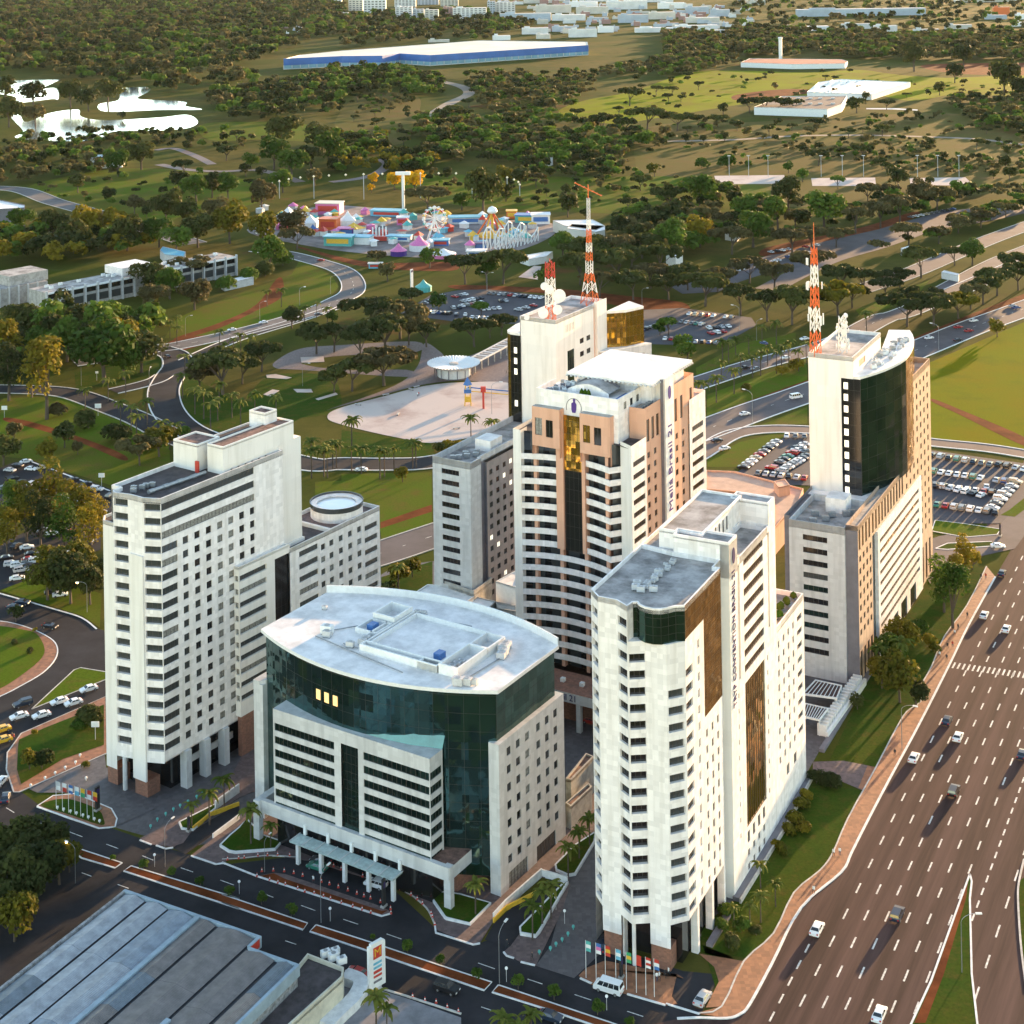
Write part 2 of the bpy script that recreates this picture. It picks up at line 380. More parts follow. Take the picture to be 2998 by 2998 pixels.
# ================================================================== the hotel and office complex
def building(name, label, O, U, cat='building', group=None):
    return thing(name, label, cat, (O[0], O[1], 0), radians(U - 90), group)
def curt(o):                                  # curtains drawn behind some of the windows
    h = (int(o[0] * 73) * 31 + int(o[2] * 57) * 17) % 23
    return CURT if h in (0, 7) else (DARKW2 if h in (3, 11, 19) else None)
def glass_sheet(parent, pts, z0, z1, m, name='glass_wall', floors=None, mull=None, closed=False):
    """curtain wall along a line of points, with mullions and transoms standing proud"""
    b = MB(); n = len(pts); rng = range(n if closed else n - 1)
    for i in rng:
        a, c = pts[i], pts[(i + 1) % n]
        b.quad((a[0], a[1], z0), (c[0], c[1], z0), (c[0], c[1], z1), (a[0], a[1], z1), m)
    o = b.obj(name, parent)
    b2 = MB()
    for i in rng:
        a, c = Vector(pts[i][:2]), Vector(pts[(i + 1) % n][:2]); d = (c - a); L = d.length
        if L < .05: continue
        d.normalize(); nn = Vector((d.y, -d.x)) * .04
        def bar(p, q, za, zb):
            b2.quad((p.x + nn.x, p.y + nn.y, za), (q.x + nn.x, q.y + nn.y, za), (q.x + nn.x, q.y + nn.y, zb), (p.x + nn.x, p.y + nn.y, zb), FRAME)
        if m in (GREENG, DGREENG): nn = nn * .6
        k = max(1, int(round(L / (mull or 1.4))))
        for j in range(k + 1): p = a + d * (L * j / k); bar(p - d * .02, p + d * .02, z0, z1)
        z = z0
        while z < z1 + .01: bar(a, c, z - .02, z + .02); z += floors or 1.5
    b2.obj('mullions', o)
    return o
def shell(parent, pts, z0, z1, m, name='wall', skip=()):
    b = MB(); n = len(pts)
    for i in range(n):
        if i in skip: continue
        a, c = pts[i], pts[(i + 1) % n]
        b.quad((a[0], a[1], z0), (c[0], c[1], z0), (c[0], c[1], z1), (a[0], a[1], z1), m)
    return b.obj(name, parent)

# ---------------------------------------------------------------- C: white hotel tower by the avenue
C = building('hotel_tower', 'white balconied hotel tower with bronze glass panels standing beside the wide avenue', (24.79, 276.82), 63.0)
FL = 2.95
zk = lambda k: 9.15 + FL * k
def win(k, s0, s1, h=1.5, g=None): return (s0, s1, zk(k), zk(k) + h) + ((g,) if g else ())
# piers and the prow of balconies between them
facade(C, (-12.8, 0), (-9.2, 0), 4, 63.3, [], WHITE)
facade(C, (-9.2, 0), (-6.45, -1.7), 7.6, 63.3, [win(k, .35, 3.0) for k in range(18)], WHITE, .9, 'prow_wall', wname='balcony_window')
facade(C, (-6.45, -1.7), (-3.7, 0), 7.6, 57.1, [win(k, .25, 3.05, 1.5, None) for k in range(16)], WHITE, 1.3, 'prow_wall', gl=DARKW, wname='balcony_window')
facade(C, (-3.7, 0), (.1, 0), 4, 57.1, [], WHITE)
facade(C, (.1, 0), (2.6, 2.8), 8.2, 57.1, [win(k, .3, 3.3) for k in range(14)], WHITE, 1.2, 'corner_wall', wname='balcony_window')
b = MB(); b.poly([(-9.2, 0, 7.6), (-3.7, 0, 7.6), (-6.45, -1.7, 7.6)], WHITE); b.poly([(.1, 0, 8.2), (2.6, 2.8, 8.2), (.1, 2.8, 8.2)], WHITE)
b.poly([(-6.45, -1.7, 57.1), (-3.7, 0, 57.1), (.1, 0, 57.1), (2.6, 2.8, 57.1), (-3, 4, 57.1), (-6.45, 2, 57.1)], WHITE); b.obj('soffit', C)
facade(C, (-6.45, -1.7), (-6.2, .4), 57.1, 63.3, [], WHITE)
# left corner and left side
facade(C, (-15.2, 2.4), (-12.8, 0), 8.2, 63.3, [win(k, .3, 3.1) for k in range(18)], WHITE, 1.2, 'corner_wall', wname='balcony_window')
facade(C, (-15.2, 26), (-15.2, 2.4), 0, 63.3, [(s, s + 1.1, zk(k), zk(k) + 1.3) for k in range(18) for s in (3, 7, 11, 15, 19)], WHITE, .35, pick=curt)
# avenue side: balconies, window columns, colonnade
op = [win(k, .05, 3.4) for k in range(15)]
facade(C, (2.6, 2.8), (2.6, 12.0), 8.5, 57.4, op + [(5.9, 6.95, zk(k) - .05, zk(k) + 1.45) for k in range(16)], WHITE, .75, gl=BRONZE, pick=curt)
facade(C, (2.6, 12.0), (2.6, 21.3), 8.5, 39.7, [(s, s + 1.05, zk(k) - .05, zk(k) + 1.45) for k in range(10) for s in (.5, 3.4, 6.3)], WHITE, .45, gl=BRONZE, pick=curt)
glass_sheet(C, [(2.6, 2.8), (2.6, 12.0)], 57.4, 63.3, BRONG); glass_sheet(C, [(2.6, 12.0), (2.6, 21.3)], 39.7, 63.3, BRONG)
glass_sheet(C, [(-6.2, .4), (-5.6, .8), (-4.8, -.1), (-3.5, -.7), (-2.0, -.75), (-.7, -.25), (.3, .8), (1.2, 2.0), (2.6, 2.8)], 57.1, 63.0, DGREENG, 'glass_drum')
facade(C, (2.6, 21.3), (1.3, 21.3), 0, 63.3, [], WHITE); facade(C, (1.3, 21.3), (1.3, 24.8), 0, 63.3, [], WHITE); facade(C, (1.3, 24.8), (3.1, 24.8), 0, 66.3, [], PALE)
for u0 in (6.7, 14.2, 20.6):
    MB().box(1.3, 2.6, u0, u0 + .9, 0, 8.5, WHITE).obj('column', C)
b = MB(); b.box(-9.2, -8.9, .5, 2, 0, 8, WHITE); b.obj('column', C)
MB().tube((-6.45, -.9, 0), (-6.45, -.9, 7.6), .35, n=10, m=WHITE).obj('column', C)
b = MB(); b.box(-12.6, -9.3, .1, 3, 0, 4, BRICK); b.obj('brick_plinth', C)
b = MB(); b.box(-3.6, -.05, .1, 3, 0, 4, BRICK); b.obj('brick_plinth', C)
b = MB(); b.box(-12.5, 1.0, 3.2, 22, 0, 8.4, DARKW); b.obj('lobby_glazing', C)
b = MB(); b.quad((-15.2, 2.8, 8.35), (2.6, 2.8, 8.35), (2.6, 21.3, 8.35), (-15.2, 21.3, 8.35), WHITE); b.obj('soffit', C)
# core with the vertical sign, banded block, fin and lower block along the avenue
V3 = 3.1
facade(C, (V3, 24.8), (V3, 29.4), 0, 66.3, [(.0 + 4.0, 4.55, zk(k) + .1, zk(k) + 1.1) for k in range(10)], WHITE, .35, pick=curt)
b = MB(); b.quad((V3, 29.4, 39), (V3 - .7, 29.4, 39), (V3 - .7, 29.4, 66.3), (V3, 29.4, 66.3), PALE); b.quad((V3 - .7, 29.4, 39), (V3 - .7, 30.6, 39), (V3 - .7, 30.6, 62.5), (V3 - .7, 29.4, 62.5), PEACH)
b.quad((V3 - .7, 30.6, 39), (V3, 30.6, 39), (V3, 30.6, 62.5), (V3 - .7, 30.6, 62.5), PALE); b.quad((V3 - .7, 29.4, 39), (V3, 29.4, 39), (V3, 30.6, 39), (V3 - .7, 30.6, 39), WHITE)
b.quad((V3, 29.4, 0), (V3, 30.6, 0), (V3, 30.6, 39), (V3, 29.4, 39), WHITE); b.obj('slot', C)
bars = [(2.2, 14.2, 59.4 - 2.93 * i, 60.95 - 2.93 * i) for i in range(8)]
lowrows = [(s, s + 1.5, z, z + 2.3) for s in (2.3, 5.4, 8.5, 11.6) for z in (6.2,)] + [(s, s + 1.2, z, z + 1.4) for s in (2.4, 5.5, 8.6, 11.7) for z in (.9, 3.6)]
facade(C, (V3, 30.6), (V3, 47.6), 0, 62.1, bars + [(2.2, 14.2, 9.2, 37.0, BRONG, 9)] + lowrows + [(15.7, 16.4, zk(k) + .1, zk(k) + 1.2) for k in range(10)], WHITE, .4, gl=BRONZE, wname='strip_window')
b = MB(); b.quad((V3, 47.6, 42), (V3 - .6, 47.6, 42), (V3 - .6, 47.6, 62), (V3, 47.6, 62), PALE); b.quad((V3 - .6, 47.6, 42), (V3 - .6, 48.6, 42), (V3 - .6, 48.6, 62), (V3 - .6, 47.6, 62), PEACH)
b.quad((V3 - .6, 48.6, 42), (V3, 48.6, 42), (V3, 48.6, 62), (V3 - .6, 48.6, 62), PALE); b.quad((V3, 47.6, 0), (V3, 48.6, 0), (V3, 48.6, 42), (V3, 47.6, 42), WHITE); b.obj('slot', C)
facade(C, (V3, 48.6), (V3, 52.7), 0, 66.2, [], WHITE)
facade(C, (V3, 52.7), (V3, 71.4), 0, 40, [(s, s + 1.2, zk(k) - .3, zk(k) + 1.15) for s in (.6, 3.9, 7.2, 10.5) for k in range(1, 10)] + [(13.8, 17.2, zk(k) - .2, zk(k) + 1.0) for k in range(1, 10)] + [(5.2, 7.2, 7.3, 9.5), (10.2, 12.2, 7.3, 9.5)], WHITE, .5, gl=BRONZE, pick=curt)
facade(C, (V3, 71.4), (-15.2, 71.4), 0, 40, [], WHITE); facade(C, (-15.2, 71.4), (-15.2, 26), 0, 40, [], WHITE)
facade(C, (V3, 52.7), (-5, 52.7), 40, 66.2, [], WHITE)
facade(C, (-15.2, 52.7), (-15.2, 26), 40, 63.3, [], WHITE); facade(C, (-5, 52.7), (-15.2, 52.7), 40, 63.3, [], WHITE)
roof_slab(C, [(-15.2, 2.4), (-12.8, 0), (-9.2, 0), (-6.45, -1.7), (-6.2, .4), (-5.6, .8), (-4.8, -.1), (-3.5, -.7), (-2.0, -.75), (-.7, -.25), (.3, .8), (1.2, 2.0), (2.6, 2.8), (2.6, 21.3), (1.3, 21.3), (1.3, 24.8), (-8, 24.8), (-15.2, 26)], 62.6, ROOFG, .75, WHITE)
roof_slab(C, [(-15.2, 26), (-8, 24.8), (-8, 52.7), (-15.2, 52.7)], 62.6, ROOFG, .75, WHITE)
roof_slab(C, [(-15.2, 52.8), (V3, 52.8), (V3, 71.4), (-15.2, 71.4)], 39.0, ROOFG, 1.0, WHITE)
roof_slab(C, [(-3, 29.4), (V3, 29.4), (V3, 48.6), (-3, 48.6)], 60.9, ROOFG, 1.2, WHITE)
shell(C, [(-11.5, 26.2), (-8, 26.2), (-8, 27.5), (-3, 27.5), (-3, 50), (-11.5, 50)], 60, 66.4, WHITE, 'penthouse')
roof_slab(C, [(-11.5, 26.2), (-8, 26.2), (-8, 27.5), (-3, 27.5), (-3, 50), (-11.5, 50)], 66.4, ROOFG, .5, WHITE)
shell(C, [(-8, 24.8), (V3, 24.8), (V3, 29.4), (-3.2, 29.4), (-3.2, 27.3), (-8, 27.3)], 60, 66.3, WHITE, 'lift_core')
roof_slab(C, [(-8, 24.8), (V3, 24.8), (V3, 29.4), (-3.2, 29.4), (-3.2, 27.3), (-8, 27.3)], 66.3, ROOFG, .5, WHITE)
shell(C, [(-4.9, 48.6), (V3 - .01, 48.6), (V3 - .01, 52.6), (-4.9, 52.6)], 60, 66.2, WHITE, 'lift_core')
roof_slab(C, [(-4.9, 48.6), (V3 - .01, 48.6), (V3 - .01, 52.6), (-4.9, 52.6)], 66.2, ROOFG, .4, WHITE)
for i in range(4): MB().box(-2.97, -2.9, 34 + i * 2.2, 34.5 + i * 2.2, 63, 65.6, DARKW2).obj('louvre', C)
b = MB(); b.box(-11.55, -11.48, 27, 28, 63, 65, DARKW2); b.obj('louvre', C)
for i in range(14):                          # condenser line on the front roof
    ac_unit(C, -6.6 + rnd.uniform(-.7, .7) - i * .03, 8 + i * 1.05, 62.6, rnd.uniform(.5, .8), LGREY, rnd.uniform(-.3, .3))
for v_, u_ in ((-8.4, 7), (-7.2, 6.5), (-5.2, 7.6), (-8.8, 8.6)): ac_unit(C, v_, u_, 62.6, .9, LGREY, .3)
# roof terrace house on the lower block
b = MB(); b.box(-9, -2, 55, 66, 39, 42, PEACH, ROOFG); b.obj('roof_house', C)
for i in range(9):
    x, y = rnd.uniform(-1.5, 2.2), rnd.uniform(54, 70); s = rnd.uniform(.6, 1.1)
    b = MB(); b.lathe((x, y, 39), [(.3, 0), (.4, .5)], 6, CONC); b.lathe((x, y, 39.5), [(.2, 0), (s, .4), (s * .8, 1.0), (.05, 1.5)], 7, LAWND); b.obj('planter', C)
# vertical lettering: reads upwards
tm = text_mesh('TRYP CONVENTION BRASIL 21', 2.35, .05, NAVYP, 'lettering')
o = link('sign_lettering', tm, C); o.rotation_euler = (pi / 2, -pi / 2, pi / 2); o.location = (V3 + .08, 26.9, 48.2)
bb = [v.co.x for v in tm.vertices]; o.scale = (25.6 / (max(bb) - min(bb)), 1, 1)
b = MB(); b.lathe((0, 0, 0), [(0.01, .08), (.75, .08), (.75, 0)], 14, NAVYP, cap=False); o = b.obj('logo', C); o.scale = (1.0, 2.0, 1); o.rotation_euler = (pi / 2, 0, pi / 2); o.location = (V3 + .03, 27.2, 63.6)

# ---------------------------------------------------------------- A: white hotel tower on the left
A = building('suite_tower', 'tall white hotel tower with rows of square windows, leftmost of the complex', (-80.02, 336.12), 55.5)
za = lambda k: 10.1 + 2.985 * k
facade(A, (-12.6, 0), (-9.3, 0), 3.5, 56.5, [], PALE); facade(A, (-14.6, 2.0), (-12.6, 0), 3.5, 56.5, [], PALE); facade(A, (-14.6, 16), (-14.6, 2), 0, 56.5, [], PALE)
roof_slab(A, [(-14.6, 2), (-12.6, 0), (-9.3, 0), (-9.3, 3), (-12, 3), (-12, 16), (-14.6, 16)], 55.9, ROOFD, .6, PALE)
facade(A, (-9.3, 0), (-8.2, -.9), 7.2, 63.6, [(.25, 1.25, za(k), za(k) + 1.5) for k in range(16)], WHITE, .8, 'prow_wall', wname='balcony_window')
facade(A, (-8.2, -.9), (-3.9, 0.1), 7.2, 63.6, [(.2, 3.7, za(k), za(k) + 1.55) for k in range(18)], WHITE, 1.3, 'prow_wall', pick=curt, wname='balcony_window')
facade(A, (-3.9, -.35), (0, -.35), 3.5, 51.2, [], PALE); facade(A, (-3.9, .1), (-3.9, -.35), 3.5, 51.2, [], PALE); facade(A, (0, -.35), (0, .1), 3.5, 51.2, [], PALE)
b = MB(); b.quad((-3.9, -.35, 51.2), (0, -.35, 51.2), (0, .2, 51.2), (-3.9, .2, 51.2), PALE); b.obj('ledge', A)
facade(A, (-3.9, .1), (0, .1), 51.2, 63.6, [], WHITE)
facade(A, (0, .1), (3.6, 1.7), 7.6, 63.6, [(.15, 3.85, za(k), za(k) + 1.55) for k in range(18)], WHITE, 1.3, 'corner_wall', gl=DARKW2, wname='balcony_window')
op = [(.05, 28.2, za(k), za(k) + 1.55) for k in (17, 16, 15)]
op += [(.05, 4.6, za(k), za(k) + 1.55) for k in range(15)]
op += [(6.1 + 3.42 * c, 7.75 + 3.42 * c, za(k) + .02, za(k) + 1.6) for c in range(7) for k in range(15) if c < 5 or k > 9]
facade(A, (3.6, 1.7), (3.6, 29.8), 8.0, 63.6, op, WHITE, .5, pick=curt)
facade(A, (3.6, 29.8), (3.6, 39.3), 8.0, 63.6, [], WHITE)
for u0 in (7.2, 12.8, 18.5): MB().box(2.4, 4.4, u0, u0 + 1.5, 0, 8.0, GREYW).obj('column', A)
b = MB(); b.box(-14, 1.2, 5.5, 38, 0, 7.9, DARKW, DARKW); b.obj('lobby_glazing', A)
b = MB(); b.box(1.25, 1.5, 9, 24, 3.2, 4.6, PALE); b.obj('lobby_fascia', A)
b = MB(); b.quad((-14.6, 2, 7.8), (3.6, 1.7, 7.8), (3.6, 39, 7.8), (-14.6, 39, 7.8), PALE); b.poly([(-9.3, 0, 7.2), (-3.9, .1, 7.2), (-8.2, -.9, 7.2)], WHITE); b.obj('soffit', A)
for x0, x1 in ((-12.4, -9.3), (-3.8, 0)): MB().box(x0, x1, .1, 3.6, 0, 3.5, BRICK).obj('brick_plinth', A)
MB().tube((-6.6, -.2, 0), (-6.6, -.2, 7.2), .5, n=10, m=GREYW).obj('column', A)
facade(A, (3.6, 39.3), (2.4, 39.3), 40, 63.6, [], PALE); facade(A, (2.4, 39.3), (2.4, 46.8), 0, 64.6, [], PALE); facade(A, (2.4, 46.8), (-12, 46.8), 0, 64.6, [], PALE); facade(A, (-12, 46.8), (-12, 2), 0, 63.6, [], PALE)
RP = [(-12, 2.2), (-9.3, 2.2), (-9.3, 0), (-8.2, -.9), (-3.9, .1), (0, .1), (3.6, 1.7), (3.6, 39.3), (-12, 39.3)]
roof_slab(A, RP, 62.7, ROOFD, .9, WHITE)
shell(A, [(-11.8, 20), (-4.2, 20), (-4.2, 27), (-11.8, 27)], 62, 68.4, PALE, 'penthouse'); roof_slab(A, [(-11.8, 20), (-4.2, 20), (-4.2, 27), (-11.8, 27)], 68.4, ROOFR, .4, PALE)
shell(A, [(-2.6, 21.5), (2.3, 21.5), (2.3, 44.5), (-2.6, 44.5)], 62, 68.6, PALE, 'penthouse'); roof_slab(A, [(-2.6, 21.5), (2.3, 21.5), (2.3, 44.5), (-2.6, 44.5)], 68.6, ROOFR, .35, PALE)
shell(A, [(-8, 27), (-2.6, 27), (-2.6, 44.5), (-8, 44.5)], 62, 67.6, PALE, 'penthouse'); roof_slab(A, [(-8, 27), (-2.6, 27), (-2.6, 44.5), (-8, 44.5)], 67.6, ROOFD, .4, PALE)
shell(A, [(-8, 44.4), (2.3, 44.4), (2.3, 46.7), (-8, 46.7)], 62, 64.6, PALE, 'stair_head'); b = MB(); b.box(-8, 2.3, 44.4, 46.7, 64.5, 64.7, PALE); b.obj('stair_head_roof', A)
shell(A, [(-6.5, 39), (-1.5, 39), (-1.5, 43), (-6.5, 43)], 67, 71, WHITE, 'water_tank_house'); roof_slab(A, [(-6.5, 39), (-1.5, 39), (-1.5, 43), (-6.5, 43)], 71, ROOFR, .4, PALE)
b = MB(); b.box(-4.5, -3.5, 19.5, 19.9, 62.7, 65.2, REDP); b.obj('red_door', A)
for i in range(12):                          # silver ducts along the roof
    b = MB(); u_ = 4 + i * 1.3; b.tube((-2.6 + .1 * i, u_, 63.2), (-2.5 + .1 * i, u_ + 1.35, 63.2), .42 + .1 * (i % 3 == 0), n=8, m=METAL); b.obj('duct', A)
for i in range(5): ac_unit(A, -6.5 + rnd.uniform(-1, 1), 3 + i * 1.2, 62.7, .8, METAL, .5)
for i in range(6): ac_unit(A, 2.9, 24 + i * 2.2, 62.7, .6, BLACKP, 0)
# wing with the pool deck
WV = 5.0
op = [(23.3 - 23, 9.0, 38.9 - 2.95 * i, 40.2 - 2.95 * i, CURT if i % 3 == 1 else None, 5) for i in range(10)]
facade(A, (WV, 23), (WV, 34.6), 9, 42.3, op, PALE, 1.0, wname='balcony_window')
facade(A, (3.6, 23), (WV, 23), 9, 42.3, [(.1, 1.3, 38.9 - 2.95 * i, 40.2 - 2.95 * i) for i in range(10)], PALE, .8, wname='balcony_window')
glass_sheet(A, [(WV - .5, 34.6), (WV - .5, 39.6)], 5, 40.2, DARKW, 'dark_glass_strip', 2.95, 1.2)
b = MB(); b.box(WV - .5, WV, 34.6, 39.6, 40.2, 42.0, PALE); b.obj('wing_lintel', A)
op = []
for i in range(11):
    z = 37.9 - 2.95 * i
    op += [(42.8 - 39.6, 49.4 - 39.6, z, z + 1.35)] + [(s - 39.6 - .2, s - 39.6 + 1.4, z - .9, z + .55) for s in (50.6, 53.6, 57.0, 60.4, 63.8)] + [(66.4 - 39.6, 71.3 - 39.6, z - 1.4, z - .1)]
facade(A, (WV, 39.6), (WV, 72.2), 0, 41, op, WHITE, .6, pick=curt)
facade(A, (WV, 72.2), (-9, 72.2), 0, 41, [], WHITE); facade(A, (-9, 72.2), (-9, 46.8), 0, 41, [], PALE); facade(A, (WV, 23), (WV, 23.01), 0, .1, [], PALE)
b = MB(); b.box(3.6, WV - .2, 23.5, 34.6, 0, 9, BRICK); b.obj('wing_base', A)
roof_slab(A, [(3.7, 39.4), (WV, 39.4), (WV, 54), (-9, 54), (-9, 46.9), (2.5, 46.9), (2.5, 39.4)], 40.2, ROOFD, .8, PALE)
roof_slab(A, [(-9, 54), (WV, 54), (WV, 72.2), (-9, 72.2)], 40.2, PAVER, .9, WHITE)
roof_slab(A, [(3.65, 23), (WV, 23), (WV, 39.3), (3.65, 39.3)], 41.9, PALE, .3, PALE)
b = MB(); b.lathe((-1.8, 64, 40.2), [(6.4, 0), (6.4, 3.0), (4.9, 3.0), (4.9, 2.6)], 40, WHITE, cap=False); b.obj('pool_deck', A)
b = MB(); b.lathe((-1.8, 64, 40.2), [(6.45, 2.3), (6.55, 3.5), (6.45, 3.5), (6.45, 2.3)], 40, DARKW2, cap=False); b.obj('glass_balustrade', A)
b = MB(); b.lathe((-1.8, 64, 42.7), [(4.9, 0), (.01, 0)], 40, mat('pool_water', (.62, .68, .72), .05, 0, spec=1), cap=False); b.obj('pool', A)
for i in range(9):
    t = .4 + i * .22; b = MB(); b.box(-.35, .35, -.9, .9, .3, .45, CYANP); b.box(-.35, .35, .7, .9, .4, 1.0, CYANP); o = b.obj('sun_lounger', A); o.location = (-1.8 + 8.2 * cos(t + 1), 64 + 7.4 * sin(t + .6), 40.2); o.rotation_euler = (0, 0, t)

# ---------------------------------------------------------------- M: glass office block with the curved white roof
M = building('glass_office_block', 'low green glass office block with curved white roof and striped stone front', (-4.96, 299.25), 57.5)
def fcurve(t, y0=-1.7, y1=.6, sag=-7.6): return (-57.3 + 57.0 * t, y0 + (y1 - y0) * t + sag * 4 * t * (1 - t) * (.97 + .06 * t))
def bcurve(t): return (-.3 - 57.0 * t, 23 - 3 * t + 7.0 * 4 * t * (1 - t))
front = [fcurve(i / 20) for i in range(21)]; back = [bcurve(i / 20) for i in range(21)]
RPTS = front + back
cx_, cy_ = -28.6, 10.5
INN = [(cx_ + (p[0] - cx_) * .972, cy_ + (p[1] - cy_) * .95) for p in RPTS]
glass_sheet(M, INN[:21], 3.2, 38.1, GREENG, 'curved_glass_wall', 3.4, 3.2)
glass_sheet(M, INN[20:22], 3.2, 38.1, DGREENG, 'side_glass_wall', 3.4, 2.8)
shell(M, INN[21:] + [INN[0]], 3.2, 38.1, DGREENG, 'back_glass_wall', skip=(21,))
b = MB(); b.prism(RPTS, 38.0, 38.7, WHITEP, ROOFW); o = b.obj('roof', M)
b = MB()
for P_, w_ in ((back, .35),):
    for i in range(20):
        a, c = P_[i], P_[i + 1]
        ia, ic = (a[0], a[1] - w_), (c[0], c[1] - w_)
        b.quad((a[0], a[1], 38.0), (c[0], c[1], 38.0), (c[0], c[1], 40.2), (a[0], a[1], 40.2), WHITEP); b.quad((a[0], a[1], 40.2), (c[0], c[1], 40.2), (*ic, 40.2), (*ia, 40.2), WHITEP)
        b.quad((*ic, 38.6), (*ia, 38.6), (*ia, 40.2), (*ic, 40.2), WHITEP)
b.obj('parapet', o)
def wellwall(x0, x1, y0, y1, h, t=.35, m=WHITEP):
    b = MB(); b.box(x0, x1, y0, y0 + t, 38.7, 38.7 + h, m); b.box(x0, x1, y1 - t, y1, 38.7, 38.7 + h, m); b.box(x0, x0 + t, y0 + t, y1 - t, 38.7, 38.7 + h, m); b.box(x1 - t, x1, y0 + t, y1 - t, 38.7, 38.7 + h, m); b.obj('plant_enclosure', o)
wellwall(-33, -14.5, 3, 19.5, .9); wellwall(-33.2, -14.3, 0.4, 2.6, 1.5); wellwall(-19, -14.3, .4, 2.6, 1.3)
wellwall(-14.0, -9.5, .6, 11.0, 2.0); wellwall(-14.0, -9.5, 11.2, 17.5, 1.8); wellwall(-39.5, -34, 7, 12.5, 1.0); wellwall(-39.5, -34, 13, 19.5, 1.9)
wellwall(-35.6, -33.4, 2.8, 19.5, 1.0)
for x, y, s in ((-44, 3.5, 1.5), (-43, 2.3, 1.1), (-36, 1.0, 1.0), (-34.6, 3.2, 1.0), (-34.8, 4.6, 1.0), (-8.7, 16.5, 1.2), (-8.2, 14.8, 1.3), (-7.4, 13.4, 1.2), (-7.0, 12, 1.1), (-8, -1.5, 1.3), (-6.6, -.6, 1.2), (-5.6, .2, 1.0), (-37, 20.2, .9), (-33.2, 20.3, .9), (-32, 20.8, .8), (-52, 12.5, .7), (-12.6, 3.2, .9), (-12.4, 4.6, .9), (-12.2, 6.0, .9)):
    q = ac_unit(o, x, y, 38.7, s, LGREY if s < 1.4 else WHITEP, .2)
for x, y in ((-38, 9), (-18.5, 5.2)): MB().box(x, x + 1.6, y, y + 2.0, 38.7, 39.9, BLUEP).obj('blue_cover', o)
for x0, y0, x1, y1 in ((-44, 4.5, -38.5, 12), (-38, 1.2, -34, 1.0), (-8, 0, -7, 12), (-30, 20, -20, 21), (-45, 1, -20, -3.0)):
    MB().tube((x0, y0, 38.95), (x1, y1, 38.95), .12, n=6, m=METAL).obj('roof_pipe', o)
# lower stone block with ribbon windows
FU = -8.4
rb = [22.95 - 2.62 * i for i in range(7)]
def bandrow(x0, x1): return [(x0, x1, z, z + 1.35) for z in rb]
facade(M, (-48.5, FU), (-31.2, FU), 6.0, 27.2, [(.35, 15.6, z, z + 1.5) for z in rb], GREYW, .35, wname='ribbon_window', gl=DGREENG)
facade(M, (-27.0, FU), (-10.0, FU), 6.0, 27.2, [(1.3, 17.0, z, z + 1.5) for z in rb], GREYW, .35, wname='ribbon_window', gl=DGREENG)
b = MB(); b.quad((-31.2, FU, 24.7), (-27, FU, 24.7), (-27, FU, 27.2), (-31.2, FU, 27.2), GREYW); b.obj('lintel', M)
glass_sheet(M, [(-31.2, FU + .5), (-27.0, FU + .5)], 4, 24.7, DGREENG, 'glass_strip', 1.7, 1.1)
facade(M, (-10.0, FU), (-10.0, -4.2), 6.0, 27.2, [(0, 3.9, z, z + 1.5) for z in rb], GREYW, .35, wname='ribbon_window', gl=DGREENG)
facade(M, (-48.5, -4), (-48.5, FU), 6.0, 27.2, [], GREYW)
b = MB(); ys = [(-48.5, -3.6), (-44, -4.8), (-38, -6.2), (-32, -7.0), (-27, -7.1), (-22, -6.9), (-16, -6.0), (-10, -4.2)]
b.poly([(-48.5, FU, 27.2), (-10, FU, 27.2)] + [(p[0], p[1], 27.2) for p in reversed(ys)], GREYW); b.obj('block_top', M)
b = MB()
for i in range(len(ys) - 1):
    a, c = ys[i], ys[i + 1]; b.quad((a[0], a[1], 27.22), (c[0], c[1], 27.22), (c[0] , c[1] + .9, 29.4), (a[0], a[1] + .9, 29.4), mat('teal_glass', (.06, .22, .21), .15, .1, .6, spec=.8))
b.obj('sloping_glass', M)
# portal beam, pylons, canopy
b = MB(); b.box(-52.8, -5.6, FU - .6, FU + .4, 5.8, 8.3, GREYW); b.obj('portal_beam', M)
for x, y in ((-52.2, -9.4), (-6.2, -8.4)): MB().box(x - .75, x + .75, y - .3, y + .9, 0, 8.29, GREYW).obj('pylon', M)
b = MB(); b.box(-53.0, -51.4, -9.0, -2, 5.8, 8.2, GREYW); b.obj('portal_beam', M)
b = MB(); b.box(-10.5, -5.5, -7.9, -1.5, 5.8, 8.2, GREYW, ROOFR); b.obj('entrance_box', M)
b = MB(); b.box(-41.4, -16.2, -12.2, -9.1, 4.3, 4.6, mat('frosted_canopy_glass', (.42, .52, .50), .3, .15, 1.2)); o = b.obj('canopy', M)
for i in range(9): MB().box(-41.3 + i * 3.14 - .08, -41.3 + i * 3.14 + .08, -12.3, -9.0, 4.61, 4.72, LGREY).obj('canopy_rib', o)
for i in range(5):
    x = -40 + i * 5.8
    MB().box(x - .35, x + .35, -11.6, -10.9, 0, 4.3, WHITEP).obj('canopy_post', o); MB().box(x - .3, x + .3, -9.3, -8.8, 4.7, 6.6, WHITEP).obj('canopy_hanger', o)
b = MB(); b.prism([(-50, -3), (-8, -3), (-2, 20), (-50, 18)], 0, 3.25, BRICK); b.obj('ground_floor', M)
b = MB(); b.box(-48, -10, FU + .3, -3, 0, 6.0, DARKW); b.obj('lobby_glazing', M)
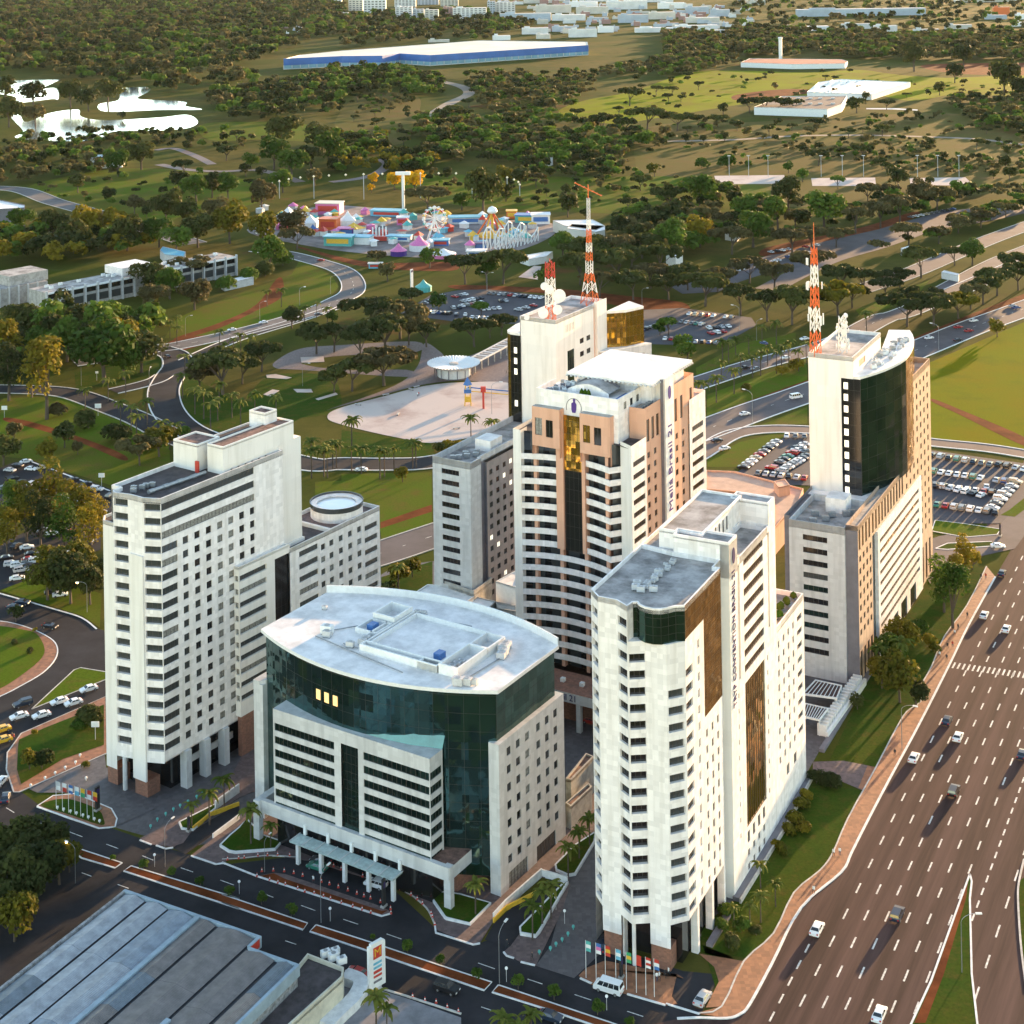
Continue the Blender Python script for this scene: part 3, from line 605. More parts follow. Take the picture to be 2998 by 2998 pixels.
# right stone wall
rw = [26.55 - 3.41 * j - 1.25 for j in range(7)]
op = [(s - .75, s + .75, z, z + 1.6) for s in (3.5, 6.8, 10.1, 14.2, 17.5, 20.7) for z in rw]
facade(M, (0, .0), (0, 24), 0, 28.7, op + [(2.9, 9.6, 0, 3.2), (13.0, 20.2, 0, 3.2)], GREYW, .4, 'side_wall', pick=lambda o: DARKW2 if (int(o[0] * 7) + int(o[2] * 3)) % 9 == 0 else None)
facade(M, (-2.3, 0), (0, 0), 0, 28.7, [], GREYW, name='side_wall'); facade(M, (0, 24), (-1.6, 24), 0, 28.7, [], GREYW, name='side_wall'); facade(M, (-2.3, 3), (-2.3, 0), 0, 28.7, [], GREYW, name='side_wall')
b = MB(); b.quad((-2.3, 0, 28.7), (0, 0, 28.7), (0, 24, 28.7), (-2.3, 24, 28.7), GREYW); b.obj('wall_coping', M)
# left stone fin
b = MB(); b.box(-58.8, -56.3, -2.6, 2, 0, 27.6, GREYW); b.prism([(-58.8, -2.6), (-57.2, -2.6), (-56.3, -1.6), (-56.3, 2), (-58.8, 2)], 27.6, 28.3, GREYW); b.obj('stone_fin', M)
for i, x in enumerate((-38.6, -36.3, -34.0)):   # three lit offices behind the glass
    b = MB(); y = fcurve((x + 57.3) / 57)[1] * .95 + .35
    yy = [cy_ + (fcurve((xx + 57.3) / 57)[1] - cy_) * .95 - .06 for xx in (x, x + 1.2)]
    b.quad((x, yy[0], 30.9), (x + 1.2, yy[1], 30.9), (x + 1.2, yy[1], 32.9), (x, yy[0], 32.9), LITW); b.obj('lit_window', M)
# ---------------------------------------------------------------- B: peach and white hotel with the helipad
B = building('helipad_hotel', 'white and peach hotel with curved balconies, gold glass and a rooftop helipad', (-1.61, 380.0), 60.0)
zb = lambda i: 58.0 - 2.94 * i               # top of balcony parapet i
arc = lambda v: 2.6 * (1 - ((v - 13.8) / 11.7) ** 2)
facade(B, (0, -.1), (2.1, -.1), 0, 63.6, [], PALE); facade(B, (0, 30), (0, -.1), 0, 63.6, [], PALE); facade(B, (2.1, -.1), (2.1, 3), 0, 63.6, [], PALE)
def strip(parent, pts, z0, z1, m, name, th=.25):
    b = MB()
    for i in range(len(pts) - 1):
        a, c = Vector(pts[i]), Vector(pts[i + 1]); d = (c - a).normalized(); n = Vector((-d.y, d.x)) * th
        A_, C_ = a + n, c + n
        b.quad((*a, z0), (*c, z0), (*c, z1), (*a, z1), m); b.quad((*a, z1), (*c, z1), (*C_, z1), (*A_, z1), m)
        b.quad((*C_, z0), (*A_, z0), (*A_, z1), (*C_, z1), m); b.quad((*A_, z0), (*C_, z0), (*c, z0), (*a, z0), m)
    return b.obj(name, parent)
def arcpts(v0, v1, n, dy=0.0): return [(v0 + (v1 - v0) * i / n, arc(v0 + (v1 - v0) * i / n) + dy) for i in range(n + 1)]
full = arcpts(2.1, 25.6, 20) + [(27.4, 2.2)]
for i in range(17):
    z = zb(i)
    if i < 8:
        strip(B, arcpts(2.1, 10.6, 6), z - 1.35, z, WHITE, 'balcony_parapet'); strip(B, arcpts(18.3, 25.6, 6) + [(27.4, 2.2)], z - 1.35, z, WHITE, 'balcony_parapet')
    else: strip(B, full, z - 1.3, z, WHITE, 'balcony_parapet')
bk = arcpts(2.1, 25.6, 16, 1.5) + [(27.4, 4.0)]
b = MB()
for i in range(len(bk) - 1):
    a, c = bk[i], bk[i + 1]; b.quad((*a, 8), (*c, 8), (*c, 63), (*a, 63), DARKW2 if i % 3 else DARKW)
b.obj('balcony_glazing', B)
for i in range(17):
    z = zb(i) - 1.35; b = MB(); p = full if i >= 8 else None
    for seg in ([full] if p else [arcpts(2.1, 10.6, 6), arcpts(18.3, 25.6, 6) + [(27.4, 2.2)]]):
        b.poly([(q[0], q[1], z) for q in seg] + [(q[0], q[1] + 1.6, z) for q in reversed(seg)], CONC)
    b.obj('balcony_floor', B)
for v0 in (4.6, 24.0): MB().box(v0, v0 + .8, arc(v0 + .4) + .5, arc(v0 + .4) + 1.6, 8, 60, PEACH).obj('pier', B)
for v0 in (10.6, 17.5): MB().box(v0, v0 + (1.9 if v0 < 12 else .8), arc(v0 + .5) - .7, arc(v0) + 2, 36.2, 69.4, PEACH).obj('pier', B)
for v0 in (10.8, 17.5): MB().box(v0, v0 + .9, arc(v0 + .5) + .3, arc(v0) + 2, 8, 36.2, PEACH).obj('pier', B)
glass_sheet(B, [(12.5, 2.4), (17.5, 2.4)], 36.0, 55.0, DARKW, 'dark_glass_strip', 2.9, 1.2); glass_sheet(B, [(12.5, 2.3), (17.5, 2.3)], 55.0, 68.0, GOLDG, 'gold_glass_panel', 2.9, 1.2)
for x0, x1, g1, g2 in ((4.9, 12.3, None, None), (17.7, 25.6, GOLDG, None)):
    facade(B, (x0, .6), (x1, .6), 60.2, 69.5, [(.8, 2.7, 62.8, 66.9, g1, 2), (3.7, 5.6, 62.6, 66.7, g2, 2)], PEACH, .4, 'peach_block'); facade(B, (x1, .6), (x1, 3.5), 58, 69.5, [], PEACH, name='peach_block'); facade(B, (x0, 3.5), (x0, .6), 58, 69.5, [], PEACH, name='peach_block')
    b = MB(); b.quad((x0, .6, 69.5), (x1, .6, 69.5), (x1, 3.5, 69.5), (x0, 3.5, 69.5), CONC); b.quad((x0, .6, 60.2), (x1, .6, 60.2), (x1, 3.5, 60.2), (x0, 3.5, 60.2), PEACH); b.obj('ledge', B)
facade(B, (5, 2.6), (26.8, 2.6), 63, 73.3, [], WHITE, name='crown_wall'); facade(B, (26.8, 2.6), (26.8, 16), 63, 73.3, [(s, s + 1.5, 70.2, 71.9) for s in (3, 6.4, 9.8)], WHITE, .3, 'crown_wall'); facade(B, (5, 12), (5, 2.6), 63, 73.3, [], WHITE, name='crown_wall')
b = MB(); b.quad((5, 2.6, 71.9), (26.8, 2.6, 71.9), (26.8, 16, 71.9), (5, 16, 71.9), ROOFW); b.obj('crown_roof', B)
b = MB()
for x0, x1, y0, y1 in ((5, 26.8, 2.6, 2.95), ): b.box(x0 + .01, x1 - .01, y0 + .01, y1, 71.9, 73.31, WHITE)
b.box(26.45, 26.79, 2.97, 16, 71.9, 73.31, WHITE); b.box(5.01, 5.35, 2.97, 12, 71.9, 73.31, WHITE); b.obj('crown_parapet', B)
b = MB()
for i in range(10):                           # shallow barrel roof
    x0, x1 = 11.5 + i * 1.1, 12.6 + i * 1.1; h = lambda x: 73.0 + 1.7 * sin(pi * (x - 11.5) / 11.0)
    b.quad((x0, 6.5, h(x0)), (x1, 6.5, h(x1)), (x1, 12, h(x1)), (x0, 12, h(x0)), ROOFG); b.quad((x0, 6.5, 71.9), (x1, 6.5, 71.9), (x1, 6.5, h(x1)), (x0, 6.5, h(x0)), WHITE)
    b.quad((x0, 11.9, h(x0) + .02), (x1, 11.9, h(x1) + .02), (x1, 12.6, h(x1) + .4), (x0, 12.6, h(x0) + .4), DGREY)
b.obj('barrel_roof', B)
b = MB(); b.box(24.2, 25.6, 5, 12, 71.9, 72.2, SOIL); b.box(24.4, 25.4, 5.3, 11.7, 72.2, 72.25, BLUEP); b.obj('plunge_pool', B)
for i in range(16): ac_unit(B, 6 + rnd.uniform(0, 4.5), 4 + i * .75, 71.9, rnd.uniform(.5, 1.0), rnd.choice([LGREY, METAL, DGREY, WHITEP]), rnd.uniform(-.5, .5))
for i in range(3):
    b = MB(); x = 16.5 + i * .9; b.lathe((x, 4.2, 71.9), [(.15, 0), (.7, .8), (.5, 1.7), (.05, 2.4)], 7, LAWND); b.obj('potted_shrub', B)
# helipad deck
b = MB(); b.box(8.2, 31.0, 12, 36, 74.6, 75.2, ROOFW); o = b.obj('helipad', B)
b = MB()
for x0, x1, y0, y1 in ((12.5, 27, 15.5, 15.9), (12.5, 27, 32, 32.4), (12.5, 12.9, 15.9, 32), (26.6, 27, 15.9, 32), (17, 17.8, 20, 28), (21.5, 22.3, 20, 28), (17.8, 21.5, 23.6, 24.4)): b.box(x0, x1, y0, y1, 75.203, 75.215, WHITEP)
b.obj('helipad_marking', o)
b = MB()
for i in range(20): x = 8.3 + i * 1.17; b.box(x, x + .5, 11.5, 12.0, 74.4, 74.75, LGREY)
for i in range(20): y = 12.2 + i * 1.2; b.box(31.0, 31.5, y, y + .5, 74.4, 74.75, LGREY)
b.obj('deck_bracket', o)
shell(B, [(10, 15), (29.5, 15), (29.5, 34), (10, 34)], 66, 74.6, WHITE, 'helipad_core')
# right side
RV = 31.3
bars = [(.9, 7.2, zb(i) + .6, zb(i) + 1.9) for i in range(19)]
facade(B, (27.4, 2.2), (RV, .0), 0, 63.9, [], PALE)
facade(B, (RV, 0), (RV, 8.0), 0, 63.9, bars, WHITE, .4, gl=BRONZE, wname='strip_window')
facade(B, (27.0, 8.0), (RV, 8.0), 60, 70.3, [], PEACH); facade(B, (RV - .3, 8.0), (RV - .3, 16.8), 0, 70.4, [(s, s + 1.5, zb(i) + .3, zb(i) + 1.7) for s in (1.2, 4.8) for i in range(19)] + [(s, s + 1.6, 62.2, 67.4) for s in (.9, 3.6, 6.3)], PEACH, .35, gl=BRONZE)
b = MB(); b.quad((RV, 8, 0), (RV - .3, 8, 0), (RV - .3, 8, 63.9), (RV, 8, 63.9), PEACH); b.quad((RV - .3, 16.8, 0), (RV + .5, 16.8, 0), (RV + .5, 16.8, 75), (RV - .3, 16.8, 75), DGREY); b.obj('return_wall', B)
b = MB(); b.quad((27, 8, 69.3), (RV - .3, 8, 69.3), (RV - .3, 16.8, 69.3), (27, 16.8, 69.3), CONC); b.quad((22, 3.2, 63), (RV, .2, 63), (RV, 8, 63), (22, 8, 63), ROOFD); b.obj('terrace', B)
for i in range(5): ac_unit(B, 29.2, 9.5 + i * 1.4, 69.3, .7, METAL, .2)
facade(B, (RV + .5, 17.8), (RV + .5, 22.8), 0, 75, [], WHITE, name='sign_wall'); facade(B, (27, 17.8), (RV + .5, 17.8), 60, 75, [], PALE, name='sign_wall'); facade(B, (RV - .3, 16.8), (RV - .3, 17.8), 0, 70, [], DGREY, name='sign_wall'); facade(B, (RV + .5, 22.8), (27, 22.8), 60, 75, [], PALE, name='sign_wall')
b = MB(); b.quad((27, 17.8, 75), (RV + .5, 17.8, 75), (RV + .5, 22.8, 75), (27, 22.8, 75), WHITE); b.quad((RV - .3, 17.79, 0), (RV + .5, 17.79, 0), (RV + .5, 17.79, 75), (RV - .3, 17.79, 75), PALE); b.obj('sign_wall_cap', B)
facade(B, (RV - .3, 22.8), (RV - .3, 33), 0, 71.8, [(s, s + 1.5, zb(i) + .3, zb(i) + 1.7) for s in (2.4, 6.2) for i in range(19)] + [(s, s + 1.6, 62.6, 68.2) for s in (2.0, 5.4)], PEACH, .35, gl=BRONZE)
facade(B, (RV - .3, 33), (RV - .3, 36.5), 60, 71.8, [(1, 2.5, 63, 68.6)], PEACH, .35, gl=BRONZE); facade(B, (RV - .3, 36.5), (24, 36.5), 60, 71.8, [], PEACH)
facade(B, (RV, 33), (RV, 43), 0, 66, [(1.6, 8.6, zb(i) + 2.5, zb(i) + 3.8) for i in range(1, 20)], WHITE, .4, gl=BRONZE, wname='strip_window'); facade(B, (RV, 43), (0, 43), 0, 66, [], WHITE); facade(B, (0, 43), (0, 30), 0, 66, [], PALE)
b = MB(); b.quad((0, 30, 65), (RV, 30, 65), (RV, 43, 65), (0, 43, 65), ROOFG); b.quad((24, 23, 69.5), (RV - .3, 23, 69.5), (RV - .3, 36.5, 69.5), (24, 36.5, 69.5), ROOFD); b.quad((0, 0, 62.6), (5, 2.6, 62.6), (5, 30, 62.6), (0, 30, 62.6), ROOFD); b.obj('terrace', B)
for i in range(6): ac_unit(B, 29, 25 + i * 1.6, 69.5, .9, DGREY, .2)
tm = text_mesh('Meliá Brasil 21', 3.0, .05, PURPLE, 'lettering'); o = link('sign_lettering', tm, B); o.rotation_euler = (pi / 2, -pi / 2, pi / 2); o.location = (RV + .58, 20.3, 53.4)
bb = [v.co.x for v in tm.vertices]; o.scale = (20.5 / (max(bb) - min(bb)), 1, 1)
b = MB(); b.lathe((0, 0, 0), [(0.01, .08), (.85, .08), (.85, 0)], 14, PURPLE, cap=False); o = b.obj('logo', B); o.scale = (1, 1.9, 1); o.rotation_euler = (pi / 2, 0, pi / 2); o.location = (RV + .53, 20.3, 71.2)
b = MB(); b.poly([(x * .72, -.06, z * .72) for x, z in ((-.9, -1.2), (-.6, -2.2), (.6, -2.2), (.9, -1.0), (1.0, .6), (.5, 1.5), (.6, 2.2), (.1, 2.6), (-.3, 2.2), (-.2, 1.3), (-.9, .8))], PURPLE); o = b.obj('logo', B); o.location = (15.2, 2.55, 70.3)
b = MB(); prev = None
for i in range(17):
    t = -.35 + (pi + .7) * i / 16; p = (2.0 * cos(t), -.05, 2.2 * sin(t))
    if prev: b.tube(prev, p, .07, n=5, m=DGREY)
    prev = p
o = b.obj('logo', B); o.location = (15.2, 2.55, 69.9)
# podium with the terrace and its sign
P_ = thing('hotel_podium', 'low podium with brown terrace and grey columns at the foot of the helipad hotel', 'podium', (-1.61, 380.0, 0), radians(-30))
b = MB(); b.box(5, 38, -10, -.6, 6.6, 8.8, GREYW, BRICK); b.obj('deck', P_)
for x in (7, 14, 21, 28, 35): MB().box(x, x + 1.1, -9.6, -8.5, 0, 6.6, GREYW).obj('column', P_)
b = MB(); b.box(5, 38, -5, -1, 0, 6.6, BRICK); b.obj('shopfront', P_)
tm = text_mesh('Brasil 21', 2.0, .05, NAVYP, 'lettering'); o = link('sign_lettering', tm, P_); o.rotation_euler = (pi / 2, 0, 0); o.location = (18, -10.1, 7.7)
for i in range(4): MB().box(10 + i * 5, 11 + i * 5, -6, -5, 8.8, 9.6, WHITEP).obj('terrace_table', P_)

# ---------------------------------------------------------------- G and F: grey office block and the gold-glass tower behind the helipad hotel
Gb = building('grey_office_block', 'pale grey office block with ten ribbon windows, beside the helipad hotel', (-23.43, 424.0), 58.5)
facade(Gb, (0, 0), (12.0, 0), 0, 43.2, [(2.85, 8.4, 39.05 - 2.94 * i, 40.4 - 2.94 * i, None, 5) for i in range(12)], GREYW, .4, wname='ribbon_window')
facade(Gb, (0, 42), (0, 0), 0, 43.2, [], GREYW); facade(Gb, (12, 0), (12, 5.2), 0, 42.9, [], GREYW)
BROWNW = tiled('brown_grey_cladding', (0.30, 0.25, 0.24), (0.2, 0.17, 0.16), (1, 1, 1), var=.1)
facade(Gb, (11.2, 5.2), (11.2, 8), 0, 41.6, [], DGREY); facade(Gb, (12, 5.2), (11.2, 5.2), 0, 42, [], DGREY); facade(Gb, (11.2, 8), (12, 8), 0, 41, [], DGREY)
facade(Gb, (12, 8), (12, 42), 0, 41.0, [(s, s + 1.6, 37.2 - 2.94 * i, 38.6 - 2.94 * i, LIT if (int(s) * 5 + i * 7) % 11 in (0, 3) and i not in (3, 4, 5) else None, 2) for s in (1.3, 4.7, 8.1, 11.5, 15, 18.5, 22) for i in range(12)], BROWNW, .35)
facade(Gb, (12, 42), (0, 42), 0, 43, [], GREYW)
roof_slab(Gb, [(0, 0), (12, 0), (12, 5.2), (11.2, 5.2), (11.2, 42), (0, 42)], 41.6, ROOFG, 1.5, GREYW)
b = MB(); b.box(4.5, 9.5, 14, 20, 41.6, 44.6, WHITE, ROOFW); b.obj('roof_house', Gb)
for x, y in ((4, 4), (5.2, 5), (6.4, 7), (5, 8.5), (8, 9), (7, 11)): ac_unit(Gb, x, y, 41.6, 1.0, METAL, .4)
for i, x in enumerate((3.2, 6.4)):
    b = MB(); b.quad((x, -.02 + .38, 12.2), (x + 1.5, .36, 12.2), (x + 1.5, .36, 13.4), (x, .36, 13.4), LIT); b.obj('lit_window', Gb)
F = building('gold_glass_tower', 'white tower with gold glass corner and two radio masts behind the helipad hotel', (-23.43, 424.0), 58.5)
facade(F, (3.2, 41), (14.8, 41), 0, 72.3, [], PALE)
facade(F, (14.8, 41), (14.8, 63.5), 0, 72.3, [(6.6, 10.6, 48, 62, DGREENG, 3)] + [(s, s + 2.4, z, z + 1.5, None, 2) for s in (14, 18) for z in (62.4, 58.6, 54.8, 51.0)] + [(5.9 + i * .9, 6.2 + i * .9, 67.5, 69.7) for i in range(6)], PALE, .3)
facade(F, (14.8, 63.5), (14.2, 63.5), 0, 72.3, [], PEACH); facade(F, (14.2, 63.5), (14.2, 65), 0, 72.3, [], PEACH); facade(F, (14.2, 65), (15.2, 65), 0, 72.8, [], PALE); facade(F, (15.2, 65), (15.2, 71), 0, 72.8, [], PALE); facade(F, (15.2, 71), (3, 71), 0, 72.3, [], PALE); facade(F, (3, 71), (3, 41), 0, 72.3, [], PALE)
roof_slab(F, [(3, 41), (14.8, 41), (14.8, 63.5), (14.2, 65), (15.2, 71), (3, 71)], 71.4, ROOFG, .9, WHITE)
glass_sheet(F, [(-2.6, 43), (-1.6, 41.6), (-.2, 40.8)], 0, 66.6, GOLDG, 'gold_glass_wall', 2.94, 1.2); glass_sheet(F, [(-.2, 40.8), (3.2, 40.8)], 0, 66.6, DARKW, 'dark_glass_wall', 2.94, 1.1); glass_sheet(F, [(-4, 62), (-4, 50), (-2.6, 43)], 0, 66.6, GOLDG, 'gold_glass_wall', 2.94, 1.2)
b = MB(); b.prism([(-4, 62), (-4, 50), (-2.6, 43), (-1.6, 41.6), (-.2, 40.8), (3.0, 40.8), (3.0, 62)], 66.6, 67.2, PALE, ROOFW); b.obj('glass_roof', F)
for i in (0, 1, 2, 5): 
    b = MB(); z = 61.4 - 3.05 * i; b.quad((1.0, 40.72, z), (2.0, 40.72, z), (2.0, 40.72, z + 1.7), (1.0, 40.72, z + 1.7), LIT); b.obj('lit_window', F)
glass_sheet(F, [(15.2, 71), (19.5, 75), (22, 82)], 40, 68, GOLDG, 'gold_glass_wall', 2.94, 1.4); b = MB(); b.prism([(15.2, 71), (19.5, 75), (22, 82), (15, 86)], 68, 68.8, PALE, ROOFW); b.obj('glass_roof', F)
facade(F, (16, 66), (24.5, 82), 20, 57.5, [(s, s + 2.4, z, z + 1.7, None, 2) for s in (1.2, 5.2, 9.2, 13.2) for z in (53.6, 49.4, 45.2)], GREYW, .3)
b = MB(); b.prism([(15.3, 66), (16, 66), (24.5, 82), (22.4, 82), (19.7, 75), (15.4, 70.8)], 57.5, 57.9, PALE, ROOFW); b.obj('annex_roof', F)

# ---------------------------------------------------------------- D and E: striped block and green glass tower beside the avenue
D = building('striped_office_block', 'tan and grey office block with ten ribbon windows and diagonal white bands beside the avenue', (77.85, 382.61), 62.5)
facade(D, (-13.9, 0), (0, 0), 0, 37.6, [(3.45, 9.55, 33.1 - 3.04 * i, 34.45 - 3.04 * i, (None, None, None, DARKW2, DGREENG, None, DGREENG, DGREENG, None, None)[i], 5) for i in range(10)], GREYW, .4, wname='ribbon_window')
facade(D, (-15.3, .8), (-13.9, .8), 0, 38.2, [], DGREY); facade(D, (0, .6), (3.03, .6), 0, 38.2, [], DGREY); facade(D, (-15.3, 24), (-15.3, .8), 0, 38.2, [], DGREY)
b = MB(); b.quad((-13.9, .8, 0), (-13.9, 0, 0), (-13.9, 0, 37.6), (-13.9, .8, 37.6), GREYW); b.quad((0, 0, 0), (0, .6, 0), (0, .6, 37.6), (0, 0, 37.6), GREYW); b.obj('return_wall', D)
tall = [(.6 + 3.0 * i, 2.3 + 3.0 * i, 32.0, 36.9, BRONG if i < 8 else BRONZE, 1) for i in range(15)]
facade(D, (3.03, .6), (3.03, 13.6), 0, 38.2, tall[:4] + [(s, s + 1.6, z, z + 1.5) for s in (1.0, 4.2, 7.4, 10.4) for z in [29.0 - 2.95 * i for i in range(7)]] + [(s, s + 1.8, .4, 7.6) for s in (1.0, 4.2, 7.4, 10.4)], TAN, .35, gl=BRONZE)
glass_sheet(D, [(2.6, 13.6), (2.6, 16.6)], 4, 31.4, DARKW2, 'glass_strip', 2.95, 1.5); facade(D, (3.03, 13.6), (3.03, 47), 31.4, 38.2, [(o_[0] - 13.6 + 1, o_[1] - 13.6 + 1, *o_[2:]) for o_ in tall[4:]], TAN, .35)
BW = 3.45
bars = [(1.6, 43.2, 27.6 - 2.66 * i, 28.75 - 2.66 * i, BRONG if i == 1 else BRONZE, 22) for i in range(9)]
facade(D, (BW, 17.6), (BW, 64), 0, 31.2, bars + [(14.5, 19, 0, 4.6, DARKW, 2), (22, 28.5, 0, 5.0, DARKW, 3), (32, 38.5, 0, 5.0, DARKW, 3)], WHITE, .4, gl=BRONZE, wname='strip_window')
facade(D, (2.5, 17.6), (BW, 17.6), 0, 31.2, [], WHITE)
b = MB(); b.quad((2.5, 17.6, 31.2), (BW, 17.6, 31.2), (BW, 64, 31.2), (2.5, 64, 31.2), WHITE); b.obj('band_cap', D)
facade(D, (3.03, 64), (3.03, 78), 0, 60, [(s, s + 1.6, z, z + 1.5) for s in (1.2, 5.4, 9.6) for z in [55.6 - 2.95 * i for i in range(15)]] + [(s, s + 1.9, .5, 10.5) for s in (1.2, 5.4, 9.6)], TAN, .35, gl=BRONZE)
facade(D, (3.03, 47), (3.03, 64), 38.2, 60, [(s, s + 1.6, z, z + 1.5) for s in (1.4, 5.6, 9.8, 14) for z in [55.6 - 2.95 * i for i in range(6)]], TAN, .35, gl=BRONZE); facade(D, (3.03, 47), (3.03, 64), 31.2, 38.2, [(s, s + 1.6, z, z + 1.5) for s in (1.4, 5.6, 9.8, 14) for z in (35, 32)], TAN, .35, gl=BRONZE)
facade(D, (1.2, 47), (3.03, 47), 38.2, 60, [], DGREY); facade(D, (1.2, 60), (1.2, 47), 38.2, 60, [], DGREY)
facade(D, (3.03, 78), (-10, 78), 0, 60, [], TAN); facade(D, (-10, 78), (-10, 60), 0, 60, [], TAN)
roof_slab(D, [(-2, 60), (1.2, 60), (1.2, 47), (3.03, 47), (3.03, 78), (-10, 78), (-10, 68)], 58.6, ROOFG, 1.4, TAN)
roof_slab(D, [(-13.9, 0), (0, 0), (0, 20), (-13.9, 20)], 36.0, ROOFG, 1.6, GREYW); roof_slab(D, [(0.05, .6), (3.03, .6), (3.03, 47), (.05, 47)], 37.2, CONC, 1.0, TAN)
b = MB(); b.quad((-15.3, 20, 37.2), (0, 20, 37.2), (0, 60, 37.2), (-15.3, 60, 37.2), ROOFW); b.quad((-15.3, .8, 37), (-13.9, .8, 37), (-13.9, 24, 37), (-15.3, 24, 37), DGREY); b.obj('roof', D)
b = MB(); b.box(-8.5, -3.5, 13, 18.5, 36, 39.6, WHITE, ROOFW); b.obj('roof_house', D)
for x, y in ((-9, 4), (-6.6, 6.5), (-10, 9), (-3, 12), (-2, 13.5), (-6, 10)): ac_unit(D, x, y, 36, 1.1, METAL, .5)
E = building('green_glass_tower', 'tall white slab tower with curved green glass face and a red and white mast', (77.85, 382.61), 62.5)
facade(E, (-15.75, 24), (-7.2, 24), 37.2, 72.5, [], PALE); facade(E, (-7.2, 24), (-4.1, 24), 66.9, 72.5, [], PALE)
facade(E, (-4.1, 24), (-4.1, 52), 66.9, 72.5, [(6, 12, 68.6, 70.2, PEACH, 1)], PALE, .15); facade(E, (-4.1, 52), (-15.75, 52), 37, 72.5, [], PALE); facade(E, (-15.75, 52), (-15.75, 24), 37, 72.5, [], PALE)
roof_slab(E, [(-15.75, 24), (-4.1, 24), (-4.1, 52), (-15.75, 52)], 71.6, ROOFG, .9, PALE)
GC = [(-2.3, 24.6), (-1.2, 27), (.2, 30.5), (1.5, 34.4), (2.6, 39), (3.4, 43.5), (3.75, 47.5), (3.6, 52), (3.0, 58), (2.2, 63), (1.1, 68), (-.6, 73.5), (-2.5, 78)]
glass_sheet(E, [(-7.2, 24.3), (-2.3, 24.3)], 37.2, 66.9, DARKW, 'dark_glass_wall', 2.97, 1.6)
glass_sheet(E, [(-2.3, 24.3)] + GC[:7], 37.2, 66.9, DGREENG, 'curved_glass_wall', 3, 4); glass_sheet(E, GC[6:], 37.2, 66.9, GOLDG, 'curved_glass_wall', 3, 3)
b = MB(); b.prism([(-4.1, 24.2), (-2.3, 24.2)] + GC + [(-8, 76), (-4.1, 52)], 66.9, 67.5, PALE, ROOFW); b.obj('glass_roof', E)
for i in range(10):
    b = MB(); z = 64.1 - 2.97 * i; b.quad((-6.6, 24.22, z), (-5.5, 24.22, z), (-5.5, 24.22, z + 1.7), (-6.6, 24.22, z + 1.7), LIT); b.obj('lit_window', E)
for i in range(26): ac_unit(E, rnd.uniform(-3.4, 0.5), rnd.uniform(33, 66), 67.5, rnd.uniform(.5, 1.0), rnd.choice([METAL, LGREY, WHITEP]), rnd.uniform(0, 1))

# ---------------------------------------------------------------- radio masts and dishes standing on the roofs
def mast(name, label, x, y, z, bands, w0, w1, spire=0):
    t = thing(name, label, 'radio mast', (x, y, z), .4)
    H_ = sum(h for h, m in bands); zz = 0
    for h, m in bands:
        b = MB(); ra = w0 + (w1 - w0) * zz / H_; rb_ = w0 + (w1 - w0) * (zz + h) / H_
        n = max(1, int(h / 2.2))
        for i in range(4):
            a = pi / 4 + i * pi / 2; a2 = a + pi / 2
            b.tube((ra * cos(a), ra * sin(a), zz), (rb_ * cos(a), rb_ * sin(a), zz + h), .13, n=5, m=m)
            for j in range(n):
                r0 = ra + (rb_ - ra) * j / n; r1 = ra + (rb_ - ra) * (j + 1) / n; za_, zc = zz + h * j / n, zz + h * (j + 1) / n
                b.tube((r0 * cos(a), r0 * sin(a), za_), (r1 * cos(a2), r1 * sin(a2), zc), .08, n=4, m=m); b.tube((r0 * cos(a2), r0 * sin(a2), za_), (r1 * cos(a), r1 * sin(a), zc), .08, n=4, m=m)
        b.obj('lattice_section', t); zz += h
    if spire: MB().tube((0, 0, zz), (0, 0, zz + spire), .16, .07, 6, bands[-1][1]).obj('spire', t)
    return t, zz
def dish(t, x, y, z, r, rz, m=WHITEP):
    b = MB(); b.lathe((0, 0, 0), [(r, .25 * r), (r, .1), (r * .6, -.05), (.02, -.1)], 14, m); b.lathe((0, 0, 0), [(.02, .3 * r), (r, .25 * r)], 14, m, cap=False)
    o = b.obj('dish', t); o.location = (x, y, z); o.rotation_euler = (pi / 2, 0, rz); return o
def loc2(O, U, v, u):
    a = radians(U); return (O[0] + v * sin(a) + u * cos(a), O[1] - v * cos(a) + u * sin(a))
DO, GOo = (77.85, 382.61), (-23.43, 424.0)
p = loc2(DO, 62.5, -14.2, 25.4)
t, zt = mast('radio_mast', 'tall orange and white lattice mast at the edge of the green glass tower roof', p[0], p[1], 71.6, [(6.2, ORANGEP), (6.2, WHITEP), (5.4, ORANGEP), (5.6, WHITEP), (4.6, ORANGEP)], 1.45, .75, 6.5)
for i in range(18):
    a = rnd.uniform(0, 6.3); z = rnd.choice([9, 10, 11, 12, 18, 24.5]); b = MB(); b.box(-.16, .16, -.12, .12, -.9, .9, WHITEP); o = b.obj('panel_antenna', t); o.location = (2.1 * cos(a), 2.1 * sin(a), z); o.rotation_euler = (0, 0, a)
p = loc2(DO, 62.5, -8.6, 31)
t, zt = mast('dish_mast', 'squat white mast crowded with dishes on the green glass tower roof', p[0], p[1], 71.6, [(9.5, WHITEP)], 1.1, .9)
for i in range(24): a = rnd.uniform(0, 6.3); dish(t, 1.5 * cos(a), 1.5 * sin(a), rnd.uniform(1, 9.5), rnd.uniform(.3, .75), a + pi / 2)
p = loc2(GOo, 58.5, 12.2, 42.8)
t, zt = mast('radio_mast', 'short white lattice mast with red top and big dishes, nearer mast behind the helipad hotel', p[0], p[1], 71.4, [(4.4, ORANGEP), (8.0, WHITEP), (4.6, REDP)], 1.6, 1.4, 1.0)
